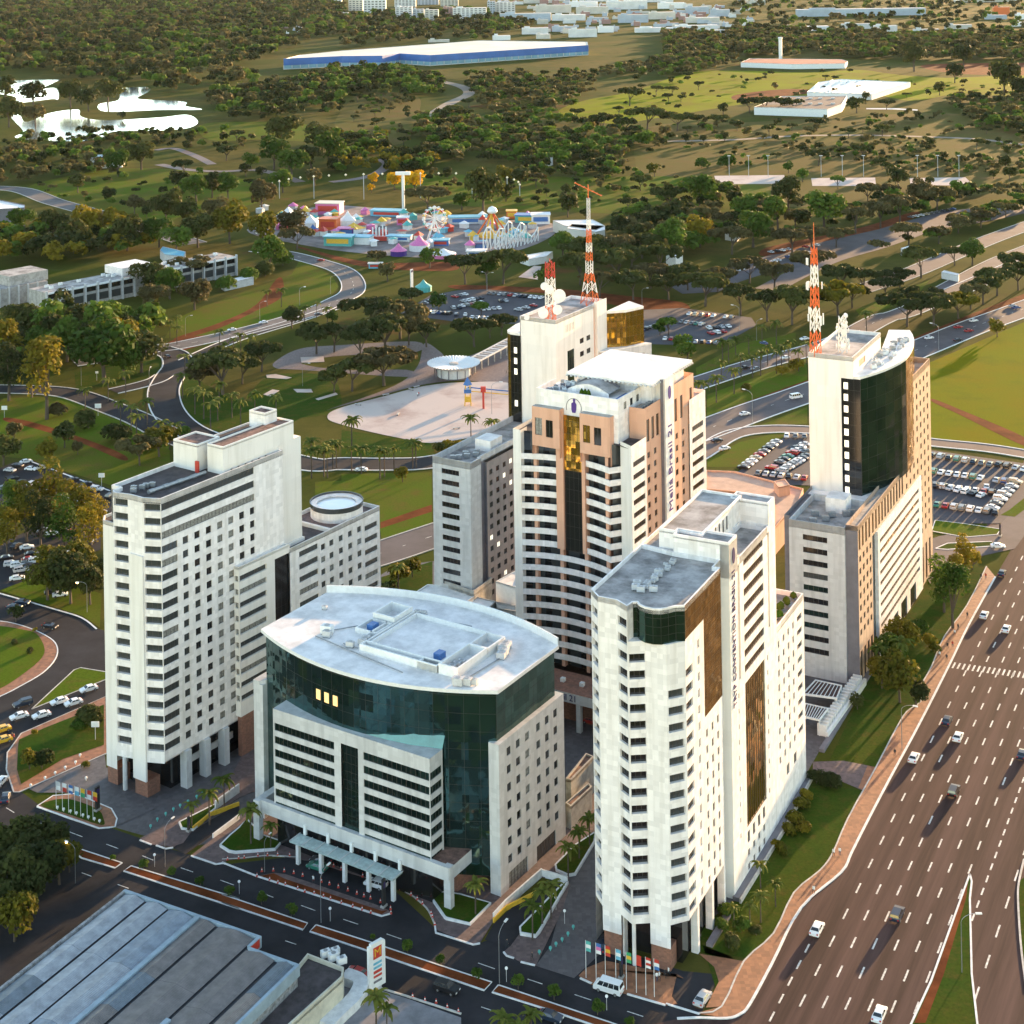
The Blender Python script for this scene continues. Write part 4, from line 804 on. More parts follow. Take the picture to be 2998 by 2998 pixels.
for x, y, z, r in ((-3, -1.5, 3, 1.5), (1.2, -2, 3.6, 1.4), (1.8, -2, 7.5, 1.9), (-1.2, -2, 9.6, 1.3), (-2.6, -1.6, 10.6, 1.1), (-7, 1, 1.6, .8)): dish(t, x, y, z, r, -.2)
p = loc2(GOo, 58.5, 12.0, 66.5)
t, zt = mast('radio_mast', 'tallest orange and white mast topped by a crossed aerial behind the helipad hotel', p[0], p[1], 71.4, [(3.6, ORANGEP), (3.0, WHITEP), (2.6, ORANGEP)], 3.0, 1.3)
for i, (h, m) in enumerate([(3.8, WHITEP), (2.6, ORANGEP), (2.8, WHITEP), (4.0, ORANGEP), (3.0, WHITEP), (6.4, LGREY)]):
    b = MB(); r = 1.1 - .12 * i
    for k in range(4):
        a = pi / 4 + k * pi / 2; b.tube((r * cos(a), r * sin(a), zt), (r * cos(a), r * sin(a), zt + h), .12, n=4, m=m)
        for j in range(int(h)): b.tube((r * cos(a), r * sin(a), zt + j), (r * cos(a + pi / 2), r * sin(a + pi / 2), zt + j + 1), .08, n=4, m=m)
    b.obj('lattice_section', t); zt += h
b = MB(); b.tube((0, 0, zt), (0, 0, zt + 4), .18, n=5, m=ORANGEP); b.tube((-3.6, 2, zt + 4.6), (3.6, -2, zt + .6), .16, n=5, m=ORANGEP)
for i in range(7): f = -1 + i / 3; b.tube((3.4 * f - .6, -1.9 * f - .8, zt + 2.6 - 1.9 * f), (3.4 * f + .6, -1.9 * f + .8, zt + 2.6 - 1.9 * f), .08, n=4, m=ORANGEP)
b.obj('crossed_aerial', t)

# ---------------------------------------------------------------- low white roofs between the office block and the towers
def lowblock(name, label, pts, zt, wall, roofm, par=.5, cat='building', s=(1080, 1600, 4.025)):
    w_ = [G(s[0] + x / s[2], s[1] + y / s[2], zt) for x, y in pts]
    cxx = sum(p[0] for p in w_) / len(w_); cyy = sum(p[1] for p in w_) / len(w_)
    t = thing(name, label, cat, (cxx, cyy, 0)); l = [(p[0] - cxx, p[1] - cyy) for p in w_]
    ar = sum(l[i][0] * l[(i + 1) % len(l)][1] - l[(i + 1) % len(l)][0] * l[i][1] for i in range(len(l)))
    if ar < 0: l.reverse()
    shell(t, l, 0, zt - .2, wall); roof_slab(t, l, zt - .4, roofm, par, wall)
    return t
lowblock('convention_hall', 'low hall with white sloping roof behind the curved-roof office block', [(440, 600), (690, 440), (935, 455), (1250, 575), (1040, 720), (600, 700)], 9, WHITEP, ROOFW, .3)
lowblock('convention_annex', 'low white-roofed annex next to the convention hall', [(1062, 692), (1255, 578), (1495, 640), (1390, 750), (1200, 790)], 8.2, CONC, ROOFW, .3)
lowblock('plant_house', 'grey walled plant house with sunken white roof at the foot of the grey office block', [(770, 400), (985, 265), (1450, 400), (1240, 560)], 9.5, CONC, ROOFW, 1.2)
lowblock('service_block', 'plain white windowless box beside the curved-balcony hotel', [(1495, 400), (1740, 265), (1800, 300), (1730, 470)], 12, WHITEP, ROOFW, .2)
lowblock('service_wing', 'low grey wing between the annex and the helipad hotel', [(1490, 640), (1740, 690), (1740, 760), (1520, 720)], 8.0, CONC, CONC, .3)
lowblock('terrace_house', 'small terrace block with rust-red roof wedged between glass office block and avenue hotel', [(1395, 1735), (1560, 1530), (1625, 1555), (1440, 1745)], 7.5, CONC, ROOFR, .4, s=(1150, 1650, 2.76))
lowblock('terrace_annex', 'lower terrace block with red roof beside the avenue hotel', [(1395, 1930), (1580, 1770), (1610, 1800), (1440, 1960)], 5.0, CONC, ROOFR, .4, s=(1150, 1650, 2.76))
# ================================================================== ground, roads and paving
VW = dict(a=(0, 0, 1.932), b=(1000, 0, 1.932), c=(1998, 0, 1.932), d=(0, 700, 1.932), e=(1000, 700, 1.932), f=(1998, 700, 1.932), g=(0, 1400, 1.932), h=(1000, 1400, 1.932),
          i=(1998, 1400, 1.932), j=(0, 2198, 1.932), k=(1000, 2198, 1.932), l=(1998, 2198, 1.932), s=(0, 2300, 2.76), t=(650, 2300, 2.76), u=(1300, 2300, 2.76),
          L=(0, 1300, 4.2), N=(0, 1720, 3.22), F=(700, 560, 2.0553), A=(2380, 1950, 3.126), B=(1950, 2550, 1.8435), o=(0, 0, 1 / 1.55176), D=(2250, 1350, 2.76), Q=(1700, 2100, 2.76), X=(1700, 950, 2.76))
def W(v, x, y, z=0.0):
    ox, oy, s = VW[v]; return G(ox + x / s, oy + y / s, z)
def WP(v, pts, z=0.0):
    r = []
    for p in pts:
        if isinstance(p[0], str): r.append(W(p[0], p[1], p[2], z)); 
        else: r.append(W(v, p[0], p[1], z))
    return r
def crom(p, n=6, closed=False):
    out = []; q = len(p)
    for i in range(q if closed else q - 1):
        P0 = Vector(p[(i - 1) % q] if closed or i > 0 else p[0]); P1 = Vector(p[i]); P2 = Vector(p[(i + 1) % q]); P3 = Vector(p[(i + 2) % q] if closed or i + 2 < q else p[-1])
        for k in range(n):
            t = k / n; out.append(tuple(.5 * ((2 * P1) + (P2 - P0) * t + (2 * P0 - 5 * P1 + 4 * P2 - P3) * t * t + (3 * P1 - P0 - 3 * P2 + P3) * t ** 3)))
    if not closed: out.append(tuple(p[-1]))
    return out
ZC = [0]
def zup():
    ZC[0] += 1; return ZC[0] * .0004
def sheet(name, pts, z, m, kind='structure', smooth=False, th=0):
    z += zup()
    if smooth: pts = crom(pts, 5, True)
    b = MB()
    if th: b.prism(pts, z - th, z, m, bottom=False)
    else:
        q = len(pts); ar = sum(pts[i][0] * pts[(i + 1) % q][1] - pts[(i + 1) % q][0] * pts[i][1] for i in range(q))
        if ar < 0: pts = list(reversed(pts))
        b.poly([(p[0], p[1], z) for p in pts], m)
    return struct(b.obj(name), kind)
def offset_line(pts, d):
    out = []
    for i in range(len(pts)):
        a = Vector(pts[max(0, i - 1)]); c = Vector(pts[min(len(pts) - 1, i + 1)]); t = (c - a).normalized(); out.append((pts[i][0] - t.y * d, pts[i][1] + t.x * d))
    return out
def wall_line(parent, pts, w_, z0, z1, m, name='kerb'):
    L_, R_ = offset_line(pts, w_ / 2), offset_line(pts, -w_ / 2); b = MB()
    for i in range(len(pts) - 1):
        a, c, d, e = L_[i], L_[i + 1], R_[i + 1], R_[i]
        b.quad((*a, z1), (*e, z1), (*d, z1), (*c, z1), m); b.quad((*a, z0), (*a, z1), (*c, z1), (*c, z0), m); b.quad((*e, z1), (*e, z0), (*d, z0), (*d, z1), m)
    for p, q in ((L_[0], R_[0]), (R_[-1], L_[-1])): b.quad((*p, z0), (*q, z0), (*q, z1), (*p, z1), m)
    o = b.obj(name, parent)
    return o
def road(name, pts, width, z=.05, m=ASPH, kerb=KERB, n=6, kw=.5, dash=None, kz=.14):
    z += zup(); p = crom(pts, n); L_, R_ = offset_line(p, width / 2), offset_line(p, -width / 2); b = MB()
    for i in range(len(p) - 1): b.quad((*R_[i], z), (*R_[i + 1], z), (*L_[i + 1], z), (*L_[i], z), m)
    o = struct(b.obj(name))
    if kerb:
        wall_line(o, offset_line(p, width / 2 + kw / 2), kw, 0, z + kz, kerb); wall_line(o, offset_line(p, -width / 2 - kw / 2), kw, 0, z + kz, kerb)
    if dash:
        b = MB(); acc = 0; 
        for i in range(len(p) - 1):
            a, c = Vector(p[i]), Vector(p[i + 1]); Ls = (c - a).length; d = (c - a).normalized(); nn = Vector((-d.y, d.x)) * .12; s = 0
            while s < Ls:
                if (acc + s) % 9 < .6 and s + 3 < Ls + 2:
                    x, y = a + d * s, a + d * min(s + 3, Ls); b.quad((*(x - nn), z + .02), (*(y - nn), z + .02), (*(y + nn), z + .02), (*(x + nn), z + .02), PAINTL)
                s += .6
            acc += Ls
        if b.f: b.obj('lane_markings', o)
    return o

# base ground: grass, dry savanna and bare red soil mixed by real patches
m = bpy.data.materials.new('savanna_ground'); m.use_nodes = True; t = m.node_tree; N = t.nodes; bs = N['Principled BSDF']; bs.inputs['Roughness'].default_value = .97; bs.inputs['Specular IOR Level'].default_value = .02
tc = N.new('ShaderNodeTexCoord')
def nz(scale, detail=6, rough=.6):
    n_ = N.new('ShaderNodeTexNoise'); n_.inputs['Scale'].default_value = scale; n_.inputs['Detail'].default_value = detail; n_.inputs['Roughness'].default_value = rough; t.links.new(tc.outputs['Object'], n_.inputs['Vector']); return n_
def ramp(src, lo, hi):
    r_ = N.new('ShaderNodeMapRange'); r_.inputs['From Min'].default_value = lo; r_.inputs['From Max'].default_value = hi; t.links.new(src.outputs['Fac'], r_.inputs['Value']); return r_
def mixc(fac, a, c):
    x = N.new('ShaderNodeMix'); x.data_type = 'RGBA'; t.links.new(fac.outputs[0], x.inputs['Factor'])
    for k, vv in (('A', a), ('B', c)):
        if isinstance(vv, tuple): x.inputs[k].default_value = (*vv, 1)
        else: t.links.new(vv.outputs['Result'], x.inputs[k])
    return x
g1 = mixc(ramp(nz(.006), .42, .6), (.062, .076, .010), (.115, .092, .022))
g2 = mixc(ramp(nz(.05, 8, .7), .45, .7), g1, (.048, .055, .010))
g3 = mixc(ramp(nz(.009, 9, .72), .60, .68), g2, (.14, .06, .025))
g4 = mixc(ramp(nz(.9, 4, .7), .35, .75), g3, (.03, .032, .008))
mx = N.new('ShaderNodeMix'); mx.data_type = 'RGBA'; mx.inputs['Factor'].default_value = .35; t.links.new(g3.outputs['Result'], mx.inputs['A']); t.links.new(g4.outputs['Result'], mx.inputs['B'])
t.links.new(mx.outputs['Result'], bs.inputs['Base Color'])
b = MB(); b.quad((-9000, 60, 0), (9000, 60, 0), (9000, 26000, 0), (-9000, 26000, 0), m); struct(b.obj('ground'))

# lawns and fields
sheet('complex_paving', WP('s', [(900, 330), (1250, 190), ('g', 600, 1500), ('g', 900, 1300), ('h', 300, 500), ('h', 1000, 400), ('h', 1932, 500), ('D', 700, 1830), ('Q', 1800, 500), ('Q', 1000, 1880), ('u', 1330, 1300), ('u', 900, 700), ('t', 1700, 700), ('t', 300, 400), ('s', 1500, 500)]), .012, PAVEG)
sheet('lawn', WP('f', [(1330, 740), (1395, 700), (1932, 470), (2300, 330), (2300, 1260), (1932, 1190), (1405, 1130), (1330, 1000)]), .02, LAWNY)
sheet('lawn', WP('c', [(50, 410), (330, 400), (700, 410), (1000, 395), (1200, 420), (1500, 440), (1932, 420), (2100, 430), (2100, 560), (1600, 530), (1300, 570), (1090, 540), (690, 540), (520, 560), (-100, 660), (-400, 700), (-700, 640), (-560, 570), (-300, 520)]), .02, LIMEG, smooth=True)
sheet('field', WP('c', [(-200, 720), (400, 690), (900, 660), (1500, 640), (1700, 690), (2300, 760), (2300, 1020), (1660, 1060), (1000, 1150), (560, 1170), (-50, 1140), (-250, 1000)]), .015, DRYG, smooth=True)
sheet('field', WP('b', [(60, 560), (160, 520), (420, 540), (440, 640), (400, 760), (300, 820), (60, 790), (-40, 700)]), .015, DRYG, smooth=True)
sheet('lawn', WP('a', [(150, 1060), (600, 960), (1000, 960), (1300, 1000), (1520, 1050), (1450, 1150), (1100, 1200), (900, 1270), (700, 1230), (380, 1140)]), .02, LAWN, smooth=True)
sheet('lawn', WP('a', [(1150, 700), (1500, 690), (1700, 700), (1900, 740), (1850, 800), (1500, 790), (1180, 790)]), .02, LAWN, smooth=True)
sheet('lawn', WP('b', [(250, 990), (800, 990), (1300, 1000), (1932, 1000), (2400, 1060), (2300, 1180), (1700, 1210), (900, 1180), (450, 1120)]), .02, LAWN, smooth=True)
sheet('lawn', WP('d', [(20, 900), (340, 890), (640, 960), (960, 1140), (960, 1280), (620, 1390), (130, 1240), (0, 1230), (-60, 1000)]), .02, LAWN)
sheet('lawn', WP('d', [(930, 560), (1000, 450), (1150, 380), (1650, 200), (1700, 110), (1880, 210), (1915, 270), (1850, 350), (1480, 470), (1210, 545)]), .02, LAWN)
sheet('red_track', WP('d', [(1000, 555), (1250, 470), (1450, 370), (1560, 230), (1600, 230), (1590, 330), (1440, 410), (1250, 500), (1030, 565)]), .03, SOIL, smooth=True)
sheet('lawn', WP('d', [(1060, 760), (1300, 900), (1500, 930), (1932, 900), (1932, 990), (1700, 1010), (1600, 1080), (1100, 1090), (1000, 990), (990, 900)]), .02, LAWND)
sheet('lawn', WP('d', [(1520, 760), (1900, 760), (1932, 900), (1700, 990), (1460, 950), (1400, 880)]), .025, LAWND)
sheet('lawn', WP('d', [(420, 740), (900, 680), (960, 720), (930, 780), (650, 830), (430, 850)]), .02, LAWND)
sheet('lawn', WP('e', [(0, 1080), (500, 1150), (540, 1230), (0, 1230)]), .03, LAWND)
sheet('lawn', WP('e', [(0, 1330), (510, 1320), (510, 1449), (0, 1449)]), .02, LAWN)
sheet('lawn', WP('h', [(-150, 20), (510, 0), (510, 260), (230, 380), (220, 300), (-150, 200)]), .021, LAWN)
sheet('red_track', WP('h', [(220, 250), (510, 150), (510, 190), (220, 285)]), .03, SOIL)
sheet('lawn', WP('h', [(225, 560), (515, 470), (515, 700), (225, 720)]), .03, LAWND)
sheet('red_track', WP('d', [(40, 1010), (200, 1040), (480, 1130), (700, 1220), (690, 1250), (450, 1150), (190, 1070), (30, 1030)]), .03, SOIL, smooth=True)
sheet('lawn', WP('f', [(75, 730), (330, 590), (640, 530), (640, 570), (80, 770)]), .02, LAWN)
sheet('lawn', WP('f', [(140, 880), (700, 680), (705, 800), (140, 1020)]), .02, LAWN)
sheet('lawn', WP('f', [(420, 1060), (705, 950), (705, 1045)]), .02, LAWN)
sheet('lawn', WP('f', [(140, 1250), (320, 1150), (560, 1090), (600, 1100), (330, 1290), (140, 1290)]), .02, LAWN)
sheet('lawn', WP('f', [(980, 400), (1300, 270), (1400, 230), (1300, 350), (1130, 400), (1000, 430)]), .02, LAWN)
# red soil patches
for nm, v, pp in (('soil_patch', 'c', [(1390, 365), (1932, 355), (2300, 360), (2300, 430), (1932, 425), (1600, 420), (1400, 395)]), ('soil_patch', 'c', [(290, 540), (500, 510), (700, 505), (700, 530), (520, 550), (320, 570)]),
                  ('soil_patch', 'e', [(640, 260), (1200, 280), (1600, 320), (1932, 360), (1932, 420), (1640, 390), (1180, 310), (700, 290)]), ('soil_patch', 'e', [(-250, 40), (150, 130), (600, 130), (620, 180), (150, 160), (-150, 80)]),
                  ('soil_patch', 'f', [(1350, 540), (1932, 310), (1932, 345), (1330, 570)]), ('soil_patch', 'f', [(150, 1000), (700, 800), (705, 815), (140, 1030)]), ('soil_patch', 'a', [(0, 190), (230, 180), (230, 220), (40, 240), (0, 240)]),
                  ('soil_patch', 'f', [(1420, 905), (1560, 960), (1932, 1120), (1932, 1170), (1560, 990), (1420, 925)]), ('soil_patch', 'c', [(480, 1400), (1000, 1290), (1300, 1200), (1320, 1230), (1000, 1330), (520, 1449)]), ('soil_patch', 'd', [(900, 640), (1010, 560), (1280, 550), (1000, 640)])):
    sheet(nm, WP(v, pp), .03, SOIL, smooth=True)
# sand pitches
for pp in ([(180, 995), (575, 990), (592, 1040), (195, 1042)], [(728, 1008), (1090, 1005), (1095, 1052), (735, 1052)], [(1285, 1008), (1600, 1003), (1648, 1050), (1290, 1048)]): sheet('sand_pitch', WP('c', pp), .05, SAND)
sheet('sand_pitch', WP('b', [(1170, 1380), (1260, 1345), (1310, 1345), (1300, 1375), (1220, 1395)]), .05, SAND); sheet('sand_pitch', WP('e', [(1000, 215), (1090, 150), (1130, 155), (1110, 230)]), .05, SAND)
# lake
LK = 'lake_water'
sheet('lake', WP('a', [(-300, 470), (300, 450), (310, 465), (240, 500), (320, 500), (330, 560), (290, 560), (100, 580), (60, 540), (-300, 500)]), .06, WATER, smooth=True)
sheet('lake', WP('a', [(560, 590), (670, 565), (690, 500), (840, 495), (840, 520), (790, 545), (800, 562), (1040, 575), (1050, 600), (1140, 620), (900, 622), (600, 632)]), .06, WATER, smooth=True)
sheet('lake', WP('a', [(60, 660), (110, 650), (150, 690), (280, 640), (440, 620), (460, 660), (600, 680), (900, 665), (1060, 650), (1120, 690), (1060, 725), (900, 738), (640, 745), (560, 790), (330, 798), (90, 780), (130, 740)]), .06, WATER, smooth=True)
for pp in ([(-20, 435), (25, 435), (20, 448), (-20, 448)], [(430, 325), (480, 325), (475, 345), (435, 348)], [(645, 372), (675, 368), (670, 382), (648, 384)], [(370, 455), (405, 455), (400, 462), (372, 462)], [(460, 505), (525, 500), (520, 515), (470, 522)], [(120, 345), (160, 343), (158, 352), (122, 354)]): sheet('pond', WP('a', pp), .06, WATER)

# plaza of pale sand, paved walks
sheet('plaza', WP('e', [(-20, 960), (240, 890), (480, 830), (720, 810), (980, 830), (990, 1040), (560, 1150), (300, 1120), (0, 1050), (-80, 1010)]), .06, SAND, smooth=True)
sheet('paved_walk', WP('e', [(-60, 960), (300, 830), (430, 720), (470, 590), (560, 640), (620, 690), (780, 640), (980, 560), (985, 830), (720, 800), (480, 820), (240, 880), (-20, 950)]), .04, PAVER, smooth=True)
sheet('paved_walk', WP('d', [(1560, 690), (1700, 620), (1932, 600), (2350, 580), (2350, 640), (1932, 660), (1700, 700), (1932, 740), (2300, 740), (2300, 780), (1700, 740), (1560, 730)]), .03, PAVER, smooth=True)
for pp in ([(1700, 670), (1830, 665), (1835, 695), (1705, 700)], [(1505, 770), (1560, 765), (1650, 785), (1620, 792), (1510, 785)], [(1660, 850), (1760, 850), (1770, 868), (1680, 868)], [(1490, 880), (1540, 852), (1580, 858), (1530, 890)], [(1785, 905), (1900, 870), (1910, 880), (1800, 912)]): sheet('concrete_pad', WP('d', pp), .12, SAND, th=.12)

# the monumental avenue on the right
AVU = radians(62.65); AO = (43.83, 264.03)
au, av = Vector((cos(AVU), sin(AVU))), Vector((sin(AVU), -cos(AVU)))
def av2w(v, u): return (AO[0] + av.x * v + au.x * u, AO[1] + av.y * v + au.y * u)
KL = WP('B', [(60, 800), (180, 795), (330, 798), (400, 775), (450, 725), (570, 505), (730, 200), (945, 10)]) + WP('A', [(350, 1719), (475, 1470), (700, 1040), (960, 560), (1245, 0)]) + WP('i', [(1620, 830), (1770, 560)])
far = [av2w(-14, 190), av2w(-14, 700)]
b = MB(); ROADL = KL + [W('i', 1850, 420), W('i', 1990, 170)] + far
rr = [av2w(60, 700), av2w(60, -60), av2w(-40, -60), W('B', -200, 860)]
b.poly([(p[0], p[1], .045) for p in (ROADL + rr)][::-1], ASPHW); AVE = struct(b.obj('avenue'))
mp_ = ASPHW.node_tree.nodes.get('Mapping')
if mp_: mp_.vector_type = 'TEXTURE'; mp_.inputs['Rotation'].default_value = (0, 0, radians(62.65 - 90))
wall_line(AVE, crom(KL, 4), .45, 0, .2, KERBW)
def dashes(v, u0, u1, step, ln, wd=.16, off=0.0):
    b = MB(); u = u0 + off
    while u < u1:
        p = [av2w(v - wd, u), av2w(v + wd, u), av2w(v + wd, u + ln), av2w(v - wd, u + ln)]; b.quad(*[(q[0], q[1], .052) for q in p], PAINTL); u += step
    b.obj('lane_markings', AVE)
for k in range(6): dashes(3.53 * k, -14 + 1.3 * k, 260, 8.87, 3.4)
dashes(-3.4, -12, 24, 5.0, 2.6)
dashes(21.2, 18, 260, 4.4, 2.4); dashes(26.0, -20, 140, 9.5, 4.0)
b = MB()
p0, p1 = W('A', 1290, -5), W('A', 1932, 85)
nst = 15
for k in range(nst):
    c = Vector(p0).lerp(Vector(p1), k / (nst - 1)); q = [c - av * .22 - au * 1.7, c + av * .22 - au * 1.7, c + av * .22 + au * 1.7, c - av * .22 + au * 1.7]; b.quad(*[(*x, .052) for x in q], PAINTL)
b.obj('zebra_crossing', AVE)
# pavement beside the avenue and green strip behind it
PI = WP('B', [(170, 770), (300, 735), (420, 490), (580, 340), (690, 120), (830, 0)]) + WP('A', [(180, 1719), (320, 1400), (580, 925), (760, 580), (860, 420), (985, 330), (990, 190), (1090, 0)]) + WP('i', [(1480, 900), (1610, 720), (1720, 500)])
sheet('pavement', KL[2:] + PI[::-1], .12, PAVEO, th=.12)
wall_line(None, crom(PI, 3), .3, 0, .17, KERB, 'kerb')['kind'] = 'structure'
LW = PI[:1] + PI[1:] 
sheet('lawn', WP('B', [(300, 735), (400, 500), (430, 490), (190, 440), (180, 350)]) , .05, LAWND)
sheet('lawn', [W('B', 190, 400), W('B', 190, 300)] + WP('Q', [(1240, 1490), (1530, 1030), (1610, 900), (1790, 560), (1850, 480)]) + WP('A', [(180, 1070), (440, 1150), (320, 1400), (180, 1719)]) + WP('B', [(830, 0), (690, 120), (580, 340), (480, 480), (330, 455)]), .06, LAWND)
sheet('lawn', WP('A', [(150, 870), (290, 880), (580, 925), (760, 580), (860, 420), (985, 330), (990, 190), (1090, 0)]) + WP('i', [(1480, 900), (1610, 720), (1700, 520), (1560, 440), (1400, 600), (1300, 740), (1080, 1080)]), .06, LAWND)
sheet('paved_walk', WP('A', [(0, 880), (280, 870), (580, 930), (450, 1140), (150, 1010), (0, 960)]), .07, PAVER)
sheet('paved_walk', WP('A', [(500, 915), (580, 930), (460, 1140), (415, 1120)]), .076, PAVEO)
sheet('pavement', WP('B', [(180, 450), (420, 490), (300, 735), (215, 740), (285, 600), (260, 520)]), .1, PAVEO, th=.1)
# grassy wedge between the avenue and its side road
WG = WP('B', [(1325, 826), (1430, 600), (1640, 20), (1650, 60), (1640, 150), (1650, 560), (1680, 826)]); WG = [WP('B', [(1290, 900)])[0]] + WG + WP('B', [(1690, 900)])
sheet('median_island', WG, .15, LAWND, th=.15); wall_line(AVE, WG[:4], .35, 0, .22, KERBW); wall_line(AVE, WG[3:], .35, 0, .22, KERBW)
sheet('median_soil', WP('B', [(1340, 826), (1440, 600), (1630, 60), (1620, 150), (1500, 560), (1400, 826)]), .17, SOIL)
sheet('verge', WP('B', [(1932, 40), (1905, 60), (1900, 160), (1915, 400), (1932, 560), (2300, 560), (2300, -200)]), .15, LAWND, th=.15); wall_line(AVE, crom(WP('B', [(1932, -60), (1905, 60), (1900, 160), (1915, 400), (1945, 640)]), 5), .35, 0, .22, KERB)

# the street in front and its two carriageways
b = MB(); st = [av2w(-190, -34), av2w(-9, -34), av2w(-6, 4), av2w(-20, 22), av2w(-190, 30)]
b.poly([(p[0], p[1], .035) for p in WP('s', [(-900, 700), (-900, -250), (60, -30), (320, 160), (900, 345), (1400, 520), (1810, 640)]) + WP('t', [(700, 560), (1300, 760), (1720, 1150)]) + WP('u', [(300, 1270), (500, 1200), (900, 700), (1230, 300), (1300, 700), (1330, 1300), (1932, 1500)]) + WP('B', [(290, 560), (180, 795), (300, 1100)]) + WP('s', [(1900, 2600), (-900, 2600)])][::-1], ASPH); ST = struct(b.obj('street'))
def bed(name, pts, h, wallm, topm, wth=.35, sm=False, kids=None):
    """planted bed inside a low wall"""
    p = crom(pts, 4, True) if sm else pts
    o = sheet(name, p, h - .06, topm); wall_line(o, p + p[:1], wth, 0, h, wallm, 'bed_wall'); return o
for pp in ([('s', 500, 470), ('s', 925, 610), ('s', 985, 630), ('s', 930, 670), ('s', 660, 590)], [('s', 1060, 655), ('s', 1932, 920), ('t', 0, 885), ('t', 690, 1118), ('t', 655, 1170), ('t', 0, 952), ('s', 1932, 1000), ('s', 1000, 695)],
           [('t', 760, 1132), ('t', 1240, 1285), ('u', 0, 1470), ('u', 385, 1595), ('u', 325, 1660), ('u', 0, 1550), ('t', 1190, 1345), ('t', 710, 1185)], [('u', 440, 1618), ('u', 1340, 1920), ('u', 1800, 2080), ('u', 1500, 2040), ('u', 835, 1815), ('u', 390, 1675)]):
    o = sheet('median', WP('s', pp), .14, SOIL, th=.14); wall_line(o, WP('s', pp + pp[:1]), .28, 0, .2, KERBW)
# lane dashes on the street: both carriageways
sv, su = av, au
def st_dash(v, x0, y0, x1, y1):
    p0_, p1_ = Vector(W(v, x0, y0)), Vector(W(v, x1, y1)); d = (p1_ - p0_).normalized(); n_ = Vector((-d.y, d.x)) * .09; b = MB(); b.quad(*[(*q, .042) for q in (p0_ - n_, p1_ - n_, p1_ + n_, p0_ + n_)], PAINTL); b.obj('lane_marking', ST)
for a_ in (('s', 275, 285, 380, 325), ('s', 560, 375, 665, 415), ('s', 860, 475, 955, 510), ('s', 1150, 568, 1240, 605), ('s', 1460, 665, 1560, 700), ('s', 1780, 765, 1890, 805), ('t', 300, 860, 415, 905), ('t', 640, 970, 755, 1012), ('t', 980, 1082, 1100, 1122), ('t', 1330, 1200, 1450, 1242), ('u', 275, 1435, 410, 1482), ('u', 675, 1565, 795, 1605), ('u', 1055, 1690, 1190, 1735), ('u', 1480, 1825, 1610, 1868), ('s', 660, 705, 740, 735), ('s', 950, 800, 1040, 832), ('t', 510, 1255, 600, 1285), ('u', 300, 1790, 420, 1830), ('s', 50, 180, 115, 220)): st_dash(*a_)
# forecourts: pavers on a kerbed step
def court(name, pp, m, z=.12): return sheet(name, WP('s', pp), z, m, th=z)
court('forecourt', [('s', 1130, 430), ('s', 1400, 300), ('s', 1800, 60), ('N', 0, 0) if False else ('g', 1440, 1440), ('g', 1400, 1400), ('h', 60, 1546), ('s', 1932, 100), ('s', 1560, 360), ('s', 1480, 470), ('s', 1390, 500), ('s', 1230, 480)], PAVER)
court('forecourt', [('s', 1545, 570), ('s', 1720, 430), ('s', 1932, 300), ('t', 300, 130), ('t', 1700, 600), ('u', 330, 320), ('u', 900, 460), ('u', 1150, 180), ('u', 1210, 60), ('u', 1230, 330), ('u', 1000, 770), ('u', 760, 740), ('u', 400, 1100), ('u', 290, 1275), ('u', 225, 1285), ('t', 1725, 1165), ('t', 1690, 1040), ('t', 1600, 940), ('t', 1400, 820), ('t', 700, 610), ('t', 450, 570), ('t', 40, 605), ('s', 1810, 630), ('s', 1740, 640)], PAVER)
court('forecourt', [('u', 480, 1350), ('u', 540, 1300), ('u', 620, 1190), ('u', 1000, 790), ('u', 1020, 800), ('u', 960, 1000), ('u', 740, 1460), ('u', 620, 1430)], PAVER)
court('lay_by_island', [('t', 285, 735), ('t', 420, 710), ('t', 510, 720), ('t', 1280, 980), ('t', 1340, 1010), ('t', 1370, 1035), ('t', 1290, 1060)], PAVER)
sheet('lay_by_soil', WP('t', [(300, 738), (420, 715), (505, 760), (1290, 1020), (1340, 1015), (1290, 1048)]), .16, SOIL)
court('forecourt', [('u', 1090, 1540), ('u', 1150, 1480), ('u', 1300, 1420), ('u', 1700, 1500), ('u', 1932, 1560), ('B', 60, 560), ('B', 30, 680), ('B', 60, 720), ('u', 1790, 1780), ('u', 1480, 1690), ('u', 1190, 1610)], PAVEO)
sheet('drive', WP('u', [(1000, 770), (1230, 330), (1260, 900), (1280, 1180), (1330, 1300), (1050, 1560), (740, 1460), (860, 1300)]), .06, PAVEG)
for pp in ([('s', 300, 175), ('s', 800, 350), ('s', 890, 343)], [('s', 1130, 445), ('s', 1225, 482)], [('s', 1262, 488), ('s', 1340, 515), ('s', 1400, 505)], [('s', 1545, 572), ('s', 1745, 640), ('s', 1810, 630)], [('t', 0, 625), ('t', 285, 738), ('t', 1290, 1060), ('t', 1370, 1037)], [('t', 1720, 1130), ('t', 1728, 1195), ('u', 0, 1215), ('u', 235, 1290), ('u', 290, 1280)], [('u', 482, 1350), ('u', 505, 1380), ('u', 565, 1400)], [('u', 620, 1430), ('u', 735, 1458)], [('u', 1100, 1562), ('u', 1195, 1605)], [('u', 1480, 1690), ('u', 1790, 1780), ('B', 0, 720), ('B', 180, 775)]):
    wall_line(ST, WP('s', pp), .32, 0, .22, KERBW)
for pp in ([('t', 0, 600), ('t', 180, 590), ('t', 380, 570), ('t', 620, 585)], [('t', 1390, 820), ('t', 1530, 890), ('t', 1650, 990), ('t', 1700, 1080), ('t', 1722, 1140)]): wall_line(ST, crom(WP('s', pp), 4), .25, 0, .2, KERB)
